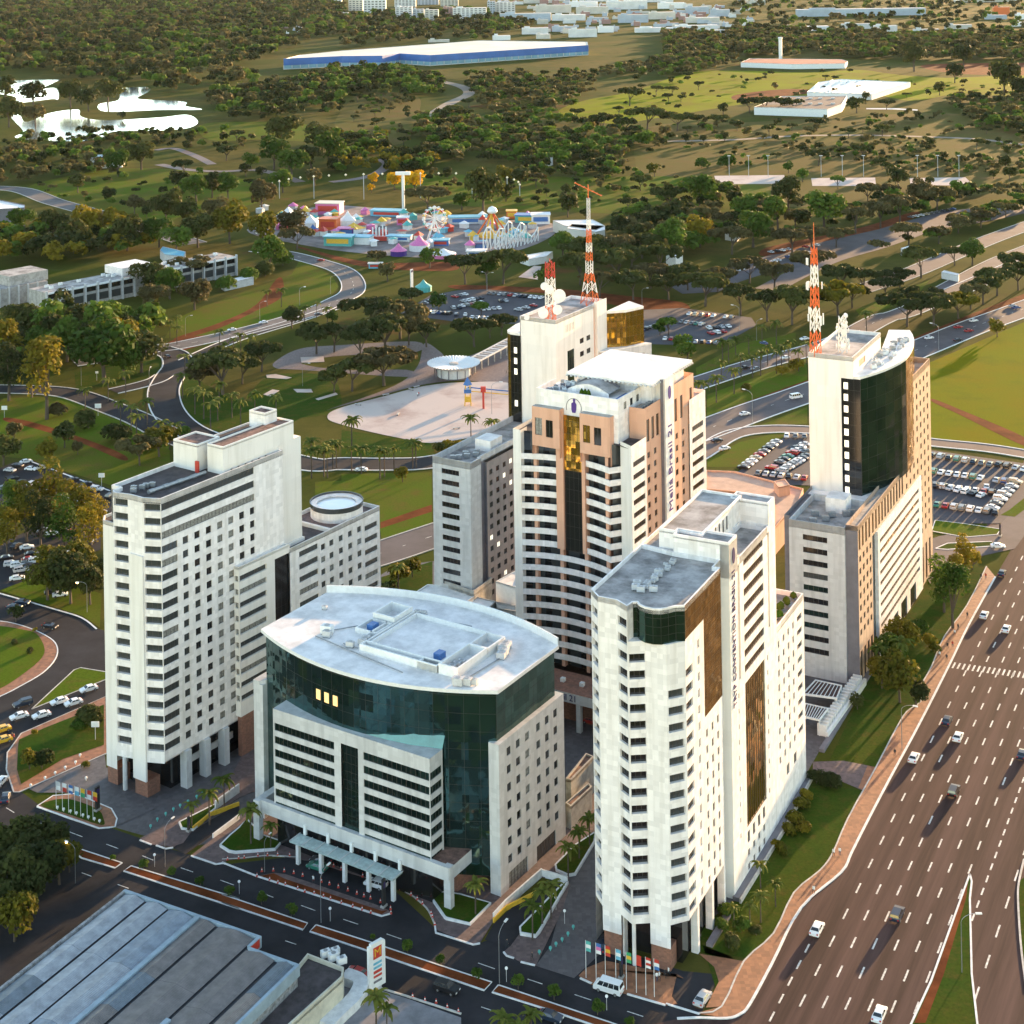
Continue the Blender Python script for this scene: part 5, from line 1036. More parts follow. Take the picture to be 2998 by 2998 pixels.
# planted beds
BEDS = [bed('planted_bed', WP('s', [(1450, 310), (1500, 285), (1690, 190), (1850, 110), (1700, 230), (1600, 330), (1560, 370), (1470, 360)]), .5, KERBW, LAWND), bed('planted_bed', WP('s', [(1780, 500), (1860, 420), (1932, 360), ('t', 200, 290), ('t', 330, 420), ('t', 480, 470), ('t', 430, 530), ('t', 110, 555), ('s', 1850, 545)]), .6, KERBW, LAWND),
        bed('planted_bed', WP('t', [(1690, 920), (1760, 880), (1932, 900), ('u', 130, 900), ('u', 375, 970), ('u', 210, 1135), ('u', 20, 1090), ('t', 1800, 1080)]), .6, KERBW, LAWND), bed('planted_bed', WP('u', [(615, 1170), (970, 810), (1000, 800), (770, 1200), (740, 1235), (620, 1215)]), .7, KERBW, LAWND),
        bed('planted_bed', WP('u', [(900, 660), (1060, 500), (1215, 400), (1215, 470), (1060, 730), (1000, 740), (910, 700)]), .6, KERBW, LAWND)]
# sloping ramps to the basement car park, with their side walls
def ramp_thing(label, edge, wall):
    t_ = thing('car_park_ramp', label, 'ramp', (0, 0, 0), 0, 'basement ramps')
    p = WP('s', edge); b = MB(); b.poly([(q[0], q[1], .13 + .004) for q in p], ASPH); b.obj('ramp_surface', t_)
    for ww, h, m_ in wall: wall_line(t_, WP('s', ww), .3, 0, h, m_, 'ramp_wall')
ramp_thing('dark ramp with yellow edge and white wall left of the glass office block', [('s', 1560, 365), ('s', 1932, 150), ('s', 1932, 240), ('s', 1720, 400), ('s', 1500, 560), ('s', 1400, 510)], [([('s', 1560, 365), ('s', 1700, 250), ('s', 1932, 165)], .9, YELLOWP), ([('s', 1720, 430), ('s', 1932, 270)], 1.0, KERBW), ([('s', 1740, 200), ('s', 1932, 60)], 2.0, KERBW)])
ramp_thing('dark ramp with yellow edge and white wall before the avenue hotel', [('u', 395, 1130), ('u', 560, 980), ('u', 760, 880), ('u', 900, 790), ('u', 980, 800), ('u', 620, 1180), ('u', 500, 1310), ('u', 330, 1250)], [([('u', 400, 1110), ('u', 500, 1010), ('u', 760, 880)], .9, YELLOWP), ([('u', 400, 1100), ('u', 500, 990), ('u', 790, 735)], 1.6, KERBW), ([('u', 790, 735), ('u', 1000, 795)], 1.4, KERBW)])
# left side: ring road, islands, verges
sheet('ring_road', WP('N', [(-600, -60), (0, 60), (520, 210), (770, 290), (920, 390), (1020, 420), (1020, 1100), (900, 1100), (200, 1380), (150, 1450), (70, 1560), (60, 1720), (130, 1932), (-200, 1932), (-600, 1932)]), .04, ASPH)
o = bed('island', WP('N', [(-300, 330), (0, 320), (260, 380), (470, 480), (540, 570), (520, 680), (400, 810), (180, 940), (0, 1030), (-300, 1140)]), .16, KERBW, PAVEO, .3, True); sheet('island_lawn', WP('N', [(-300, 370), (0, 370), (200, 400), (340, 440), (415, 560), (400, 660), (260, 790), (0, 960), (-300, 1060)]), .15, LAWN, smooth=True)
o = bed('island', WP('N', [(300, 1150), (700, 780), (760, 760), (1000, 800), (1000, 870), (450, 1090)]), .16, KERB, LAWN, .3)
o = bed('verge', WP('N', [(200, 1380), (1000, 1030), (1020, 1560), (180, 1932), (130, 1932), (60, 1720), (70, 1560), (150, 1450)]), .16, KERB, PAVEO, .3); sheet('verge_lawn', WP('N', [(180, 1440), (420, 1330), (980, 1110), (980, 1490), (600, 1620), (200, 1860), (160, 1720), (170, 1500)]), .15, LAWND)
sheet('verge_lawn', WP('N', [(-200, -200), (0, 30), (520, 190), (780, 270), (940, 380), (960, 60), (500, -80), (300, -160), (0, -60)]), .03, LAWN); wall_line(ST, crom(WP('N', [(-200, 10), (0, 60), (520, 210), (770, 290), (910, 395)]), 4), .4, 0, .2, KERBW)
b = MB()
for k in range(8):
    p0_, p1_ = Vector(W('N', 625 + 42 * k, 520 - 14 * k)), Vector(W('N', 630 + 42 * k, 700 - 14 * k)); b.quad(*[(*q, .048) for q in (p0_, p0_ + Vector((.35, 0)), p1_ + Vector((.35, 0)), p1_)], PAINTL)
b.obj('zebra_crossing', ST)
sheet('forecourt', WP('N', [(200, 1870), (600, 1650), (980, 1490), (1000, 1700), (1100, 1730), (1250, 1820), (1390, 1860), ('s', 1250, 190), ('s', 940, 330), ('s', 560, 60), ('s', 300, 60)]), .06, PAVEG)
o = bed('planted_bed', WP('s', [(300, 170), (430, 85), (600, 70), (760, 130), (900, 190), (945, 270), (930, 335), (880, 343), (800, 348), (540, 262)]), .16, KERBW, PAVEO, .3); sheet('island_lawn', WP('s', [(330, 165), (480, 115), (620, 130), (790, 200), (835, 270), (820, 325), (560, 240)]), .15, LAWND, smooth=True)
sheet('car_park', WP('L', [(-300, 420), (160, 230), (380, 200), (1400, 570), (1500, 900), (1250, 800), (560, 560), (150, 700), (-300, 860)]), .04, ASPH); wall_line(ST, WP('L', [(330, 200), (1350, 580)]), .5, 0, .2, KERBW); wall_line(ST, WP('L', [(560, 560), (1320, 830)]), .4, 0, .2, KERB)
sheet('car_park', WP('L', [(-300, 1500), (100, 1180), (600, 950), (1240, 1000), (1240, 1300), (400, 1650), (0, 1800), (-300, 1830)]), .04, ASPH)
# roads further out
road('curving_road', WP('d', [(1450, 60), (1620, 85), (1790, 128), (1930, 175), (1992, 235), (1990, 300), (1900, 352), (1750, 418), (1500, 492), (1250, 552), (1000, 605), (880, 620), (700, 660), (420, 700)]), 12, .05, mat('grey_asphalt', (.10, .095, .10), .9, .15, .1), KERBW, dash=1)
road('slip_road', WP('d', [(900, 625), (985, 655), (1005, 710), (960, 780), (925, 860), (945, 960), (1020, 1050), (1150, 1120), (1400, 1190), (1750, 1275), ('e', 0, 1272), ('e', 250, 1275), ('e', 510, 1262), ('e', 900, 1180)]), 12, .055, ASPH, KERBW)
road('park_road', WP('d', [(-200, 850), (60, 850), (380, 870), (640, 960), (800, 1025), (960, 1110), (1150, 1180)]), 11, .052, ASPH, KERB)
road('link_road', WP('d', [(640, 862), (780, 830), (880, 800), (930, 770)]), 8, .058, ASPH, KERBW)
road('service_road', WP('d', [(1050, 690), (1250, 600), (1400, 545), (1650, 470), (1900, 385)]), 7, .045, ASPH, KERBW)
road('hill_road', WP('a', [(-100, 1060), (120, 1075), (300, 1140), (500, 1195), (660, 1240), (880, 1310), (1100, 1380)]), 16, .05, mat('grey_asphalt', (.10, .095, .10), .9, .15, .1), KERB)
road('park_path', WP('a', [(900, 930), (1060, 960), (1250, 970), (1480, 965), (1700, 1030)]), 9, .05, PAVER, None); road('park_path', WP('a', [(880, 850), (980, 840), (1100, 880), (1200, 930)]), 8, .05, PAVER, None)
road('park_path', WP('b', [(-60, 1030), (100, 1010), (200, 980), (260, 930), (220, 900)]), 9, .05, PAVER, None); road('park_path', WP('b', [(560, 460), (680, 490), (720, 530), (620, 580), (520, 640), (460, 660)]), 14, .05, mat('pale_track', (.2, .165, .13), .9, .1, .1), None)
road('park_path', WP('c', [(-100, 800), (300, 790), (620, 770), (1000, 765), (1400, 775), (1700, 790), (2000, 830)]), 9, .05, mat('pale_track', (.2, .165, .13), .9, .1, .1), None)
PURP = mat('mauve_asphalt', (.085, .072, .08), .9, .15, .1)
road('highway', WP('f', [(-400, 1000), (-60, 870), (75, 820), (400, 715), (700, 635), (900, 570), (1130, 450), (1300, 400), (1932, 130), (2300, -30)]), 13, .05, PURP, KERBW, dash=1)
road('expressway', WP('h', [(-100, 520), (225, 425), (510, 330), (900, 200)]), 16, .05, PURP, KERB, dash=1)
road('expressway', WP('f', [(-600, 1400), (-200, 1200), (140, 1075), (420, 970), (710, 870), (1000, 760), (1330, 625), (1640, 500), (1932, 395), (2400, 220)]), 17, .055, PURP, KERBW, dash=1)
road('service_road', WP('f', [(-300, 1400), (60, 1240), (230, 1130), (350, 1090), (520, 1075), (720, 1080), (1050, 1100), (1405, 1150), (1700, 1180), (1932, 1215), (2300, 1280)]), 8, .06, mat('pinkish_asphalt', (.12, .085, .08), .9, .15, .1), KERBW)
road('boulevard', WP('c', [(480, 1640), (800, 1480), (1100, 1390), (1400, 1290), (1700, 1240), (2000, 1170)]), 14, .05, PURP, None); road('boulevard', WP('c', [(1000, 1640), (1300, 1540), (1700, 1370), (2000, 1260)]), 14, .05, PURP, KERB); road('boulevard', WP('c', [(1500, 1640), (1800, 1480), (2100, 1360)]), 14, .05, PURP, KERB)
# car parks
CP = [('e', [(330, 425), (500, 320), (660, 290), (830, 285), (1190, 325), (1400, 360), (1400, 470), (960, 480), (620, 465)]), ('f', [(-600, 420), (0, 390), (390, 445), (420, 490), (250, 580), (0, 600), (-420, 590)]), ('f', [(310, 1320), (610, 1095), (900, 1110), (900, 1400), (520, 1390)]), ('f', [(1300, 1180), (1932, 1270), (2300, 1330), (2300, 1600), (1900, 1600), (1840, 1610), (1300, 1610)]), ('c', [(400, 1500), (700, 1390), (1100, 1300), (1450, 1200), (1800, 1160), (1800, 1200), (1250, 1320), (800, 1470), (500, 1560)]), ('f', [(-100, 250), (200, 170), (500, 90), (750, 60), (700, 120), (330, 240), (200, 300), (0, 310)])]
for v, pp in CP: sheet('car_park', WP(v, pp), .05, mat('car_park_asphalt', (.055, .052, .064), .9, .15, .1))
sheet('forecourt', WP('i', [(1300, 380), (1450, 330), (1800, 260), (1932, 120), (2100, -100), (1932, 330), (1880, 400), (1700, 440), (1560, 440), (1400, 600), (1350, 480)]), .05, PURP)
o = bed('island', WP('i', [(1410, 300), (1430, 240), (1600, 260), (1800, 290), (1780, 320), (1600, 335)]), .16, KERBW, LAWN, .3); o = bed('island', WP('i', [(1430, 400), (1500, 370), (1750, 360), (1760, 385), (1500, 405)]), .16, KERBW, LAWND, .4)
sheet('lawn', WP('i', [(1800, 210), (1850, 180), (2000, 60), (2000, 130), (1880, 220)]), .06, LAWN)
sheet('fairground', WP('F', [(60, 250), (420, 330), (700, 370), (1100, 400), (1500, 400), (1850, 290), (1870, 190), (1300, 160), (800, 100), (500, 90), (150, 170)]), .05, mat('fairground_paving', (.24, .20, .19), .9, .25, .08), smooth=True)
# ================================================================== vegetation
import numpy as np
def foliage(name, c1, c2):
    m = bpy.data.materials.new(name); m.use_nodes = True; t = m.node_tree; N = t.nodes; out = N['Material Output']; b = N['Principled BSDF']
    b.inputs['Roughness'].default_value = .7; b.inputs['Specular IOR Level'].default_value = .06
    tc = N.new('ShaderNodeTexCoord'); ns = N.new('ShaderNodeTexNoise'); ns.inputs['Scale'].default_value = .55; ns.inputs['Detail'].default_value = 3
    t.links.new(tc.outputs['Object'], ns.inputs['Vector'])
    oi = N.new('ShaderNodeObjectInfo'); ad = N.new('ShaderNodeMath'); ad.operation = 'MULTIPLY_ADD'; ad.inputs[1].default_value = .5
    t.links.new(oi.outputs['Random'], ad.inputs[0]); t.links.new(ns.outputs['Fac'], ad.inputs[2])
    mr = N.new('ShaderNodeMapRange'); mr.inputs['From Min'].default_value = .4; mr.inputs['From Max'].default_value = 1.0; t.links.new(ad.outputs[0], mr.inputs['Value'])
    mx = N.new('ShaderNodeMix'); mx.data_type = 'RGBA'; mx.inputs['A'].default_value = (*c1, 1); mx.inputs['B'].default_value = (*c2, 1); t.links.new(mr.outputs[0], mx.inputs['Factor'])
    t.links.new(mx.outputs['Result'], b.inputs['Base Color'])
    tr = N.new('ShaderNodeBsdfTranslucent'); t.links.new(mx.outputs['Result'], tr.inputs[0]); ms = N.new('ShaderNodeMixShader'); ms.inputs[0].default_value = .28
    t.links.new(b.outputs[0], ms.inputs[1]); t.links.new(tr.outputs[0], ms.inputs[2]); t.links.new(ms.outputs[0], out.inputs[0])
    return m
FO = dict(green=foliage('green_leaves', (.030, .062, .010), (.095, .15, .022)), dark=foliage('dark_leaves', (.026, .036, .012), (.075, .085, .022)), brown=foliage('olive_brown_leaves', (.058, .050, .022), (.125, .108, .04)),
          ochre=foliage('sunlit_golden_leaves', (.06, .07, .010), (.22, .17, .016)), yellow=foliage('yellow_blossom', (.45, .26, .01), (.75, .42, .02)), palm=foliage('palm_leaves', (.05, .08, .012), (.15, .16, .03)))  # ochre carries golden sunlight in the leaf colour; also used for yellowish shrubs
BARK = mat('bark', (.10, .075, .055), .95, .25, 1.5)
def leaf_cloud(rs, lobes, n, size):
    """quads scattered through the outer part of each lobe: gives an uneven outline with gaps"""
    vol = np.array([l[3] * l[4] * l[5] for l in lobes]) ** .67; k = rs.choice(len(lobes), n, p=vol / vol.sum()); L_ = np.array(lobes)[k]
    d = rs.normal(size=(n, 3)); d /= np.linalg.norm(d, axis=1)[:, None]; d[:, 2] = np.where(d[:, 2] < -.55, -d[:, 2], d[:, 2])
    r = rs.uniform(.55, 1.06, n) ** .6
    c = L_[:, :3] + d * L_[:, 3:6] * r[:, None]
    nr = d + rs.normal(scale=.55, size=(n, 3)) + np.array([0, 0, .35]); nr /= np.linalg.norm(nr, axis=1)[:, None]
    a = np.cross(nr, rs.normal(size=(n, 3))); a /= np.linalg.norm(a, axis=1)[:, None]; b = np.cross(nr, a)
    s = size * rs.uniform(.6, 1.4, n)[:, None]; a = a * s; b = b * s * rs.uniform(.55, 1.0, n)[:, None]
    v = np.stack([c - a - b * .6, c + a * .8 - b, c + a + b * .7, c - a * .7 + b], 1).reshape(-1, 3)
    return v
def np_mesh(name, v, m, tri=None):
    n = len(v) // 4; me = bpy.data.meshes.new(name); me.vertices.add(len(v)); me.vertices.foreach_set('co', v.astype(np.float32).ravel())
    me.loops.add(4 * n); me.loops.foreach_set('vertex_index', np.arange(4 * n, dtype=np.int32)); me.polygons.add(n); me.polygons.foreach_set('loop_start', np.arange(0, 4 * n, 4, dtype=np.int32))
    me.materials.append(m); me.update(calc_edges=True); return me
def lobes_for(kind, rs):
    """crown of overall diameter 1 (x), heights in the same unit"""
    if kind == 'umbrella':
        out = []
        for i in range(11):
            a = rs.uniform(0, 6.28); r = .34 * math.sqrt(rs.uniform(0, 1)); h = .50 - .55 * r * r + rs.uniform(-.03, .03); q = rs.uniform(.11, .17); out.append((r * cos(a), r * sin(a), h, q, q, q * .52))
        return out, .62
    if kind == 'round':
        out = []
        for i in range(9):
            a = rs.uniform(0, 6.28); r = .25 * math.sqrt(rs.uniform(0, 1)); h = .5 + rs.uniform(-.18, .2); q = rs.uniform(.15, .24); out.append((r * cos(a), r * sin(a), h, q, q, q * .85))
        return out, .85
    if kind == 'tall':
        out = []
        for i in range(14):
            f = rs.uniform(0, 1); a = rs.uniform(0, 6.28); r = .28 * (1 - .5 * f) * math.sqrt(rs.uniform(.1, 1)); q = rs.uniform(.14, .22); out.append((r * cos(a), r * sin(a), .42 + .72 * f, q, q, q * .9))
        return out, 1.25
    out = []
    for i in range(5): a = rs.uniform(0, 6.28); r = rs.uniform(0, .22); q = rs.uniform(.18, .28); out.append((r * cos(a), r * sin(a), .24 + rs.uniform(-.05, .08), q, q, q * .75))
    return out, .45
def trunk_mesh(kind, rs, lobes):
    b = MB(); h0 = {'umbrella': .2, 'round': .22, 'tall': .28, 'shrub': .05}[kind]; r0 = {'umbrella': .022, 'round': .028, 'tall': .03, 'shrub': .015}[kind]
    b.tube((0, 0, 0), (.01, 0, h0), r0, r0 * .75, 6, BARK)
    for l in lobes[:6]: b.tube((.01, 0, h0 * .96), (l[0] * .8, l[1] * .8, l[2] - .02), r0 * .5, r0 * .2, 4, BARK)
    return b.mesh('trunk')
TT = {}
def tree_template(kind, colour, var, n, size):
    key = (kind, colour, var, n)
    if key not in TT:
        rs = np.random.RandomState(hash((kind, var)) % 9999 if False else (len(kind) * 131 + var * 17 + 5)); lb, h = lobes_for(kind, rs)
        TT[key] = (np_mesh('crown', leaf_cloud(rs, lb, n, size), FO[colour]), trunk_mesh(kind, rs, lb))
    return TT[key]
TREES = []                                    # (x, y, diameter, kind, colour, name, label, group)
AREA = {}
def put(v, lst, label, group, kind='umbrella', colour='dark', name=None, wf=1.0):
    for it in lst:
        x, y, wd = it[:3]; k = it[3] if len(it) > 3 else kind; c = it[4] if len(it) > 4 else colour
        if 'school and the park' in label: y += 55
        p = W(v, x, y); D_ = wd / VW[v][2] / (FPX / p[1]) * wf
        TREES.append((p[0], p[1], D_, k, c, name, label, group))
U_, R_, T_, S_ = 'umbrella', 'round', 'tall', 'shrub'
put('d', [(265, 965, 330, T_, 'ochre'), (50, 860, 260, T_, 'dark'), (180, 840, 200, T_, 'dark'), (590, 760, 380, R_, 'green'), (800, 700, 270, R_, 'dark'), (700, 740, 200, R_, 'green'), (120, 540, 250, R_, 'dark'), (310, 550, 240, R_, 'green'), (470, 550, 230, R_, 'dark'), (640, 540, 260, R_, 'green'), (760, 560, 230, R_, 'dark'), (60, 640, 220, R_, 'dark'), (200, 650, 230, R_, 'green'), (380, 640, 240, R_, 'green'), (30, 720, 220, T_, 'ochre'), (520, 650, 220, R_, 'dark'), (700, 640, 220, R_, 'ochre')], 'broadleaf tree in the grove between the concrete school and the park road', 'grove by the school')
put('d', [(830, 330, 210, R_, 'dark'), (880, 420, 190, R_, 'brown'), (1100, 400, 200, R_, 'brown'), (960, 340, 180, R_, 'green'), (1070, 240, 230, U_, 'brown'), (1000, 300, 180, S_, 'green'), (1530, 180, 200, R_, 'green'), (1680, 60, 190, U_, 'brown'), (1400, 240, 160, S_, 'green'), (1500, 210, 160, S_, 'dark'), (1600, 150, 150, S_, 'green'), (1280, 290, 140, S_, 'green'), (900, 500, 130, S_, 'brown')], 'tree along the hedge line between the school and the curving road', 'trees by the curving road')
put('d', [(1260, 880, 390, U_, 'dark'), (1480, 750, 240, U_, 'dark'), (1790, 650, 250, U_, 'dark'), (1890, 640, 210, U_, 'brown'), (1890, 870, 180, U_, 'dark'), (1130, 860, 220, U_, 'brown'), (1370, 820, 200, U_, 'dark')], 'wide spreading dark tree on the lawn before the pale plaza', 'spreading trees by the plaza')
put('d', [(1650, 505, 140, R_, 'dark'), (1880, 485, 80, R_, 'green'), (500, 1070, 190, S_, 'dark'), (665, 1150, 190, S_, 'dark'), (365, 1180, 140, R_, 'dark'), (80, 1140, 110, R_, 'brown'), (270, 1270, 120, R_, 'ochre'), (790, 1280, 240, U_, 'brown'), (20, 1280, 190, R_, 'dark'), (330, 1000, 130, S_, 'brown'), (900, 1230, 190, R_, 'ochre'), (960, 1190, 120, R_, 'ochre'), (440, 1220, 70, R_, 'brown'), (840, 1200, 120, S_, 'ochre'), (1030, 1110, 90, S_, 'green')], 'small tree on the lawn beyond the tall left hotel', 'trees on the park lawn')
put('e', [(170, 545, 320), (330, 565, 300, U_, 'brown'), (480, 610, 220), (240, 830, 340, U_, 'brown'), (60, 860, 280), (250, 660, 350), (110, 700, 260), (380, 600, 230, U_, 'brown')], 'spreading dark tree in the clump west of the round kiosk', 'clump of spreading trees by the kiosk')
put('e', [(700, 255, 260), (915, 255, 260), (820, 250, 170, R_, 'green'), (750, 610, 240), (905, 545, 190), (1150, 270, 125, R_, 'green'), (260, 240, 110, R_, 'brown'), (200, 155, 130, U_, 'brown'), (500, 165, 120, R_, 'green'), (395, 385, 150, U_, 'dark'), (550, 412, 110, R_, 'green'), (790, 435, 120, U_, 'green'), (840, 560, 140, U_, 'dark'), (1850, 545, 130, U_, 'green'), (1925, 645, 120, R_, 'green'), (1800, 545, 90, R_, 'green')], 'tree standing around the car park before the fairground', 'trees round the fairground car park')
put('e', [(1350, 260, 250), (1560, 250, 260), (1650, 345, 240), (1800, 210, 240), (1850, 345, 230), (1420, 140, 240), (1700, 110, 230), (1300, 150, 200), (1250, 110, 180, R_, 'green'), (1560, 140, 230, U_, 'brown'), (1870, 100, 220, R_, 'green'), (1460, 330, 220, U_, 'brown'), (1750, 280, 220, U_, 'brown'), (1640, 180, 220)], 'spreading dark tree in the belt behind the two masts', 'belt of spreading trees behind the masts')
put('f', [(130, 380, 290), (330, 430, 220), (480, 465, 230), (620, 485, 290), (880, 440, 300, U_, 'ochre'), (380, 250, 220, U_, 'brown'), (520, 290, 220, U_, 'brown'), (750, 240, 260, U_, 'brown'), (900, 300, 220), (1030, 310, 190), (1150, 330, 180), (1230, 280, 180), (1350, 220, 230), (1540, 150, 160), (1640, 150, 150, R_, 'green'), (30, 290, 220), (200, 300, 220, U_, 'brown'), (740, 430, 230), (960, 390, 200)], 'spreading tree in the double row along the boulevard', 'boulevard trees')
put('f', [(1270, 495, 300), (1420, 490, 280), (1560, 450, 240, U_, 'ochre'), (1630, 400, 190, U_, 'brown'), (1780, 320, 240), (1900, 290, 220), (1350, 430, 240), (1700, 370, 200), (1850, 220, 200), (1980, 250, 200)], 'large spreading tree in the belt beside the expressway', 'trees beside the expressway')
put('f', [(1780, 555, 100, R_, 'ochre'), (30, 690, 130, R_, 'green'), (560, 770, 90, S_, 'ochre'), (640, 740, 110, S_, 'ochre'), (360, 860, 70, S_, 'ochre')], 'small lone tree on the verge by the expressway', 'verge trees')
put('g', [(150, 360, 250, T_, 'ochre'), (280, 300, 260, T_, 'ochre'), (420, 330, 250, T_, 'ochre'), (540, 330, 180, T_, 'ochre'), (90, 330, 200, T_, 'green'), (360, 440, 220, T_, 'green'), (500, 450, 200, T_, 'ochre'), (230, 420, 220, T_, 'dark'), (40, 430, 180, T_, 'ochre')], 'dense leafy tree shading the car park left of the tall hotel', 'car park grove')
put('g', [(270, 690, 250, R_, 'ochre'), (400, 710, 260, R_, 'dark'), (510, 715, 200, R_, 'dark'), (320, 600, 230, R_, 'ochre'), (440, 580, 230, R_, 'ochre'), (540, 620, 170, R_, 'dark')], 'rounded tree in the clump at the foot of the tall left hotel', 'clump by the hotel')
put('N', [(150, 330, 150, R_, 'dark'), (280, 1720, 190, R_, 'ochre'), (330, 1390, 70, R_, 'ochre'), (880, 1290, 330, S_, 'dark'), (760, 1330, 200, S_, 'green'), (400, 1720, 260, S_, 'dark'), (800, 1700, 100, S_, 'ochre'), (120, 540, 90, S_, 'dark'), (280, 620, 90, S_, 'dark'), (330, 430, 60, R_, 'ochre')], 'low tree on the verge by the taxi queue', 'verge planting by the taxis')
put('s', [(150, 900, 430, R_, 'dark'), (330, 880, 420, R_, 'dark'), (480, 800, 330, R_, 'ochre'), (120, 1260, 380, R_, 'ochre'), (60, 650, 400, R_, 'dark'), (300, 620, 380, R_, 'dark'), (470, 560, 240, R_, 'dark'), (-60, 900, 400, R_, 'dark'), (-60, 1250, 360, R_, 'dark'), (220, 760, 380, R_, 'dark'), (60, 1080, 360, R_, 'dark'), (560, 700, 240, R_, 'ochre'), (260, 1000, 340, R_, 'dark'), (280, 480, 90, R_, 'green')], 'dense dark tree at the street corner by the shed', 'street corner trees')
for v, l in (('s', [(905, 612, 60), (1160, 680, 90), (1390, 735, 80), (1620, 815, 90), (1850, 895, 90)]), ('t', [(320, 965, 100), (560, 1065, 110), (1215, 1255, 60), (1500, 1350, 110), (1770, 1450, 90)]), ('u', [(260, 1570, 100), (600, 1650, 120), (890, 1735, 130), (1240, 1855, 130), (1500, 1960, 90)])): put(v, l, 'young sapling in the red soil of the street median', 'median saplings', R_, 'green', 'sapling')
put('i', [(1530, 850, 250, T_, 'green'), (1480, 760, 220, T_, 'green'), (1600, 560, 150, T_, 'ochre'), (1550, 640, 160, T_, 'ochre'), (1640, 520, 110, R_, 'ochre'), (1250, 1020, 230, R_, 'ochre'), (1230, 1270, 250, R_, 'ochre'), (1130, 1190, 200, R_, 'ochre'), (1080, 990, 130, R_, 'ochre'), (1320, 1290, 170, R_, 'dark'), (1180, 1100, 200, R_, 'green'), (990, 1310, 90, R_, 'dark'), (1330, 870, 120, S_, 'green'), (1400, 950, 110, S_, 'ochre'), (1440, 980, 90, S_, 'ochre')], 'leafy tree on the grass strip between the striped block and the avenue', 'avenue strip trees')
put('l', [(840, 210, 150, S_, 'dark'), (760, 190, 130, S_, 'dark'), (680, 330, 110, S_, 'ochre'), (640, 400, 120, S_, 'ochre'), (690, 460, 110, S_, 'ochre'), (600, 470, 110, S_, 'ochre'), (560, 580, 100, S_, 'ochre'), (250, 930, 110, S_, 'green'), (210, 1020, 100, S_, 'green'), (330, 1010, 130, S_, 'green'), (260, 1120, 130, S_, 'dark'), (420, 1050, 90, S_, 'dark'), (700, 280, 90, S_, 'ochre'), (530, 540, 80, S_, 'ochre')], 'garden shrub on the lawn beside the avenue hotel', 'hotel garden shrubs', name='garden_shrub')
put('e', [(345, 1375, 95, R_, 'ochre'), (600, 1200, 110, S_, 'ochre'), (650, 1190, 80, S_, 'ochre'), (560, 1200, 90, S_, 'dark')], 'small round tree beside the road behind the grey office block', 'trees by the ring road')
put('h', [(320, 620, 150, R_, 'ochre'), (400, 560, 110, R_, 'ochre'), (270, 640, 110, S_, 'dark')], 'tree on the lawn behind the round rooftop pool', 'lawn trees by the pool wing')
# distant park, read off the photograph one by one
put('b', [(640, 680, 130), (700, 680, 100), (720, 610, 80), (850, 600, 110), (1010, 560, 100), (1630, 600, 140), (1780, 540, 80), (1870, 540, 80), (1700, 520, 60), (1850, 580, 70), (1920, 580, 60), (1330, 670, 90), (1470, 680, 60), (1570, 650, 80), (1560, 690, 60), (200, 720, 90), (70, 690, 60), (190, 660, 60), (360, 650, 50), (270, 640, 50), (350, 820, 70), (370, 770, 50), (240, 570, 90), (90, 580, 70), (1730, 740, 220), (1900, 740, 180), (1480, 760, 160), (1600, 760, 130), (1820, 960, 30, R_), (1690, 1080, 130), (1860, 1190, 200), (1620, 1190, 110, U_, 'dark'), (1380, 1240, 70, R_, 'dark'), (1280, 1230, 130, R_, 'dark'), (1870, 1130, 40, R_), (1160, 1110, 50, R_), (1270, 1110, 70, R_), (1150, 1180, 50, R_), (930, 1040, 110, R_, 'ochre'), (1010, 1060, 140, R_), (1100, 1060, 110, U_, 'brown'), (800, 1200, 230, R_, 'dark'), (680, 1190, 130, R_, 'green'), (930, 1140, 100, R_, 'dark'), (490, 1200, 240, U_, 'brown'), (600, 1005, 60, R_), (595, 1062, 40, R_), (790, 1070, 110, U_, 'brown'), (180, 1050, 70, R_, 'yellow'), (300, 1075, 100, R_, 'yellow'), (415, 1085, 140, R_, 'yellow'), (170, 1090, 50, R_, 'yellow'), (1180, 1000, 60, R_), (990, 1000, 70, R_), (1090, 1010, 80, R_), (1770, 1000, 90, R_, 'ochre')], 'spreading savanna tree in the park beyond the fairground', 'park trees beyond the fairground', U_, 'dark')
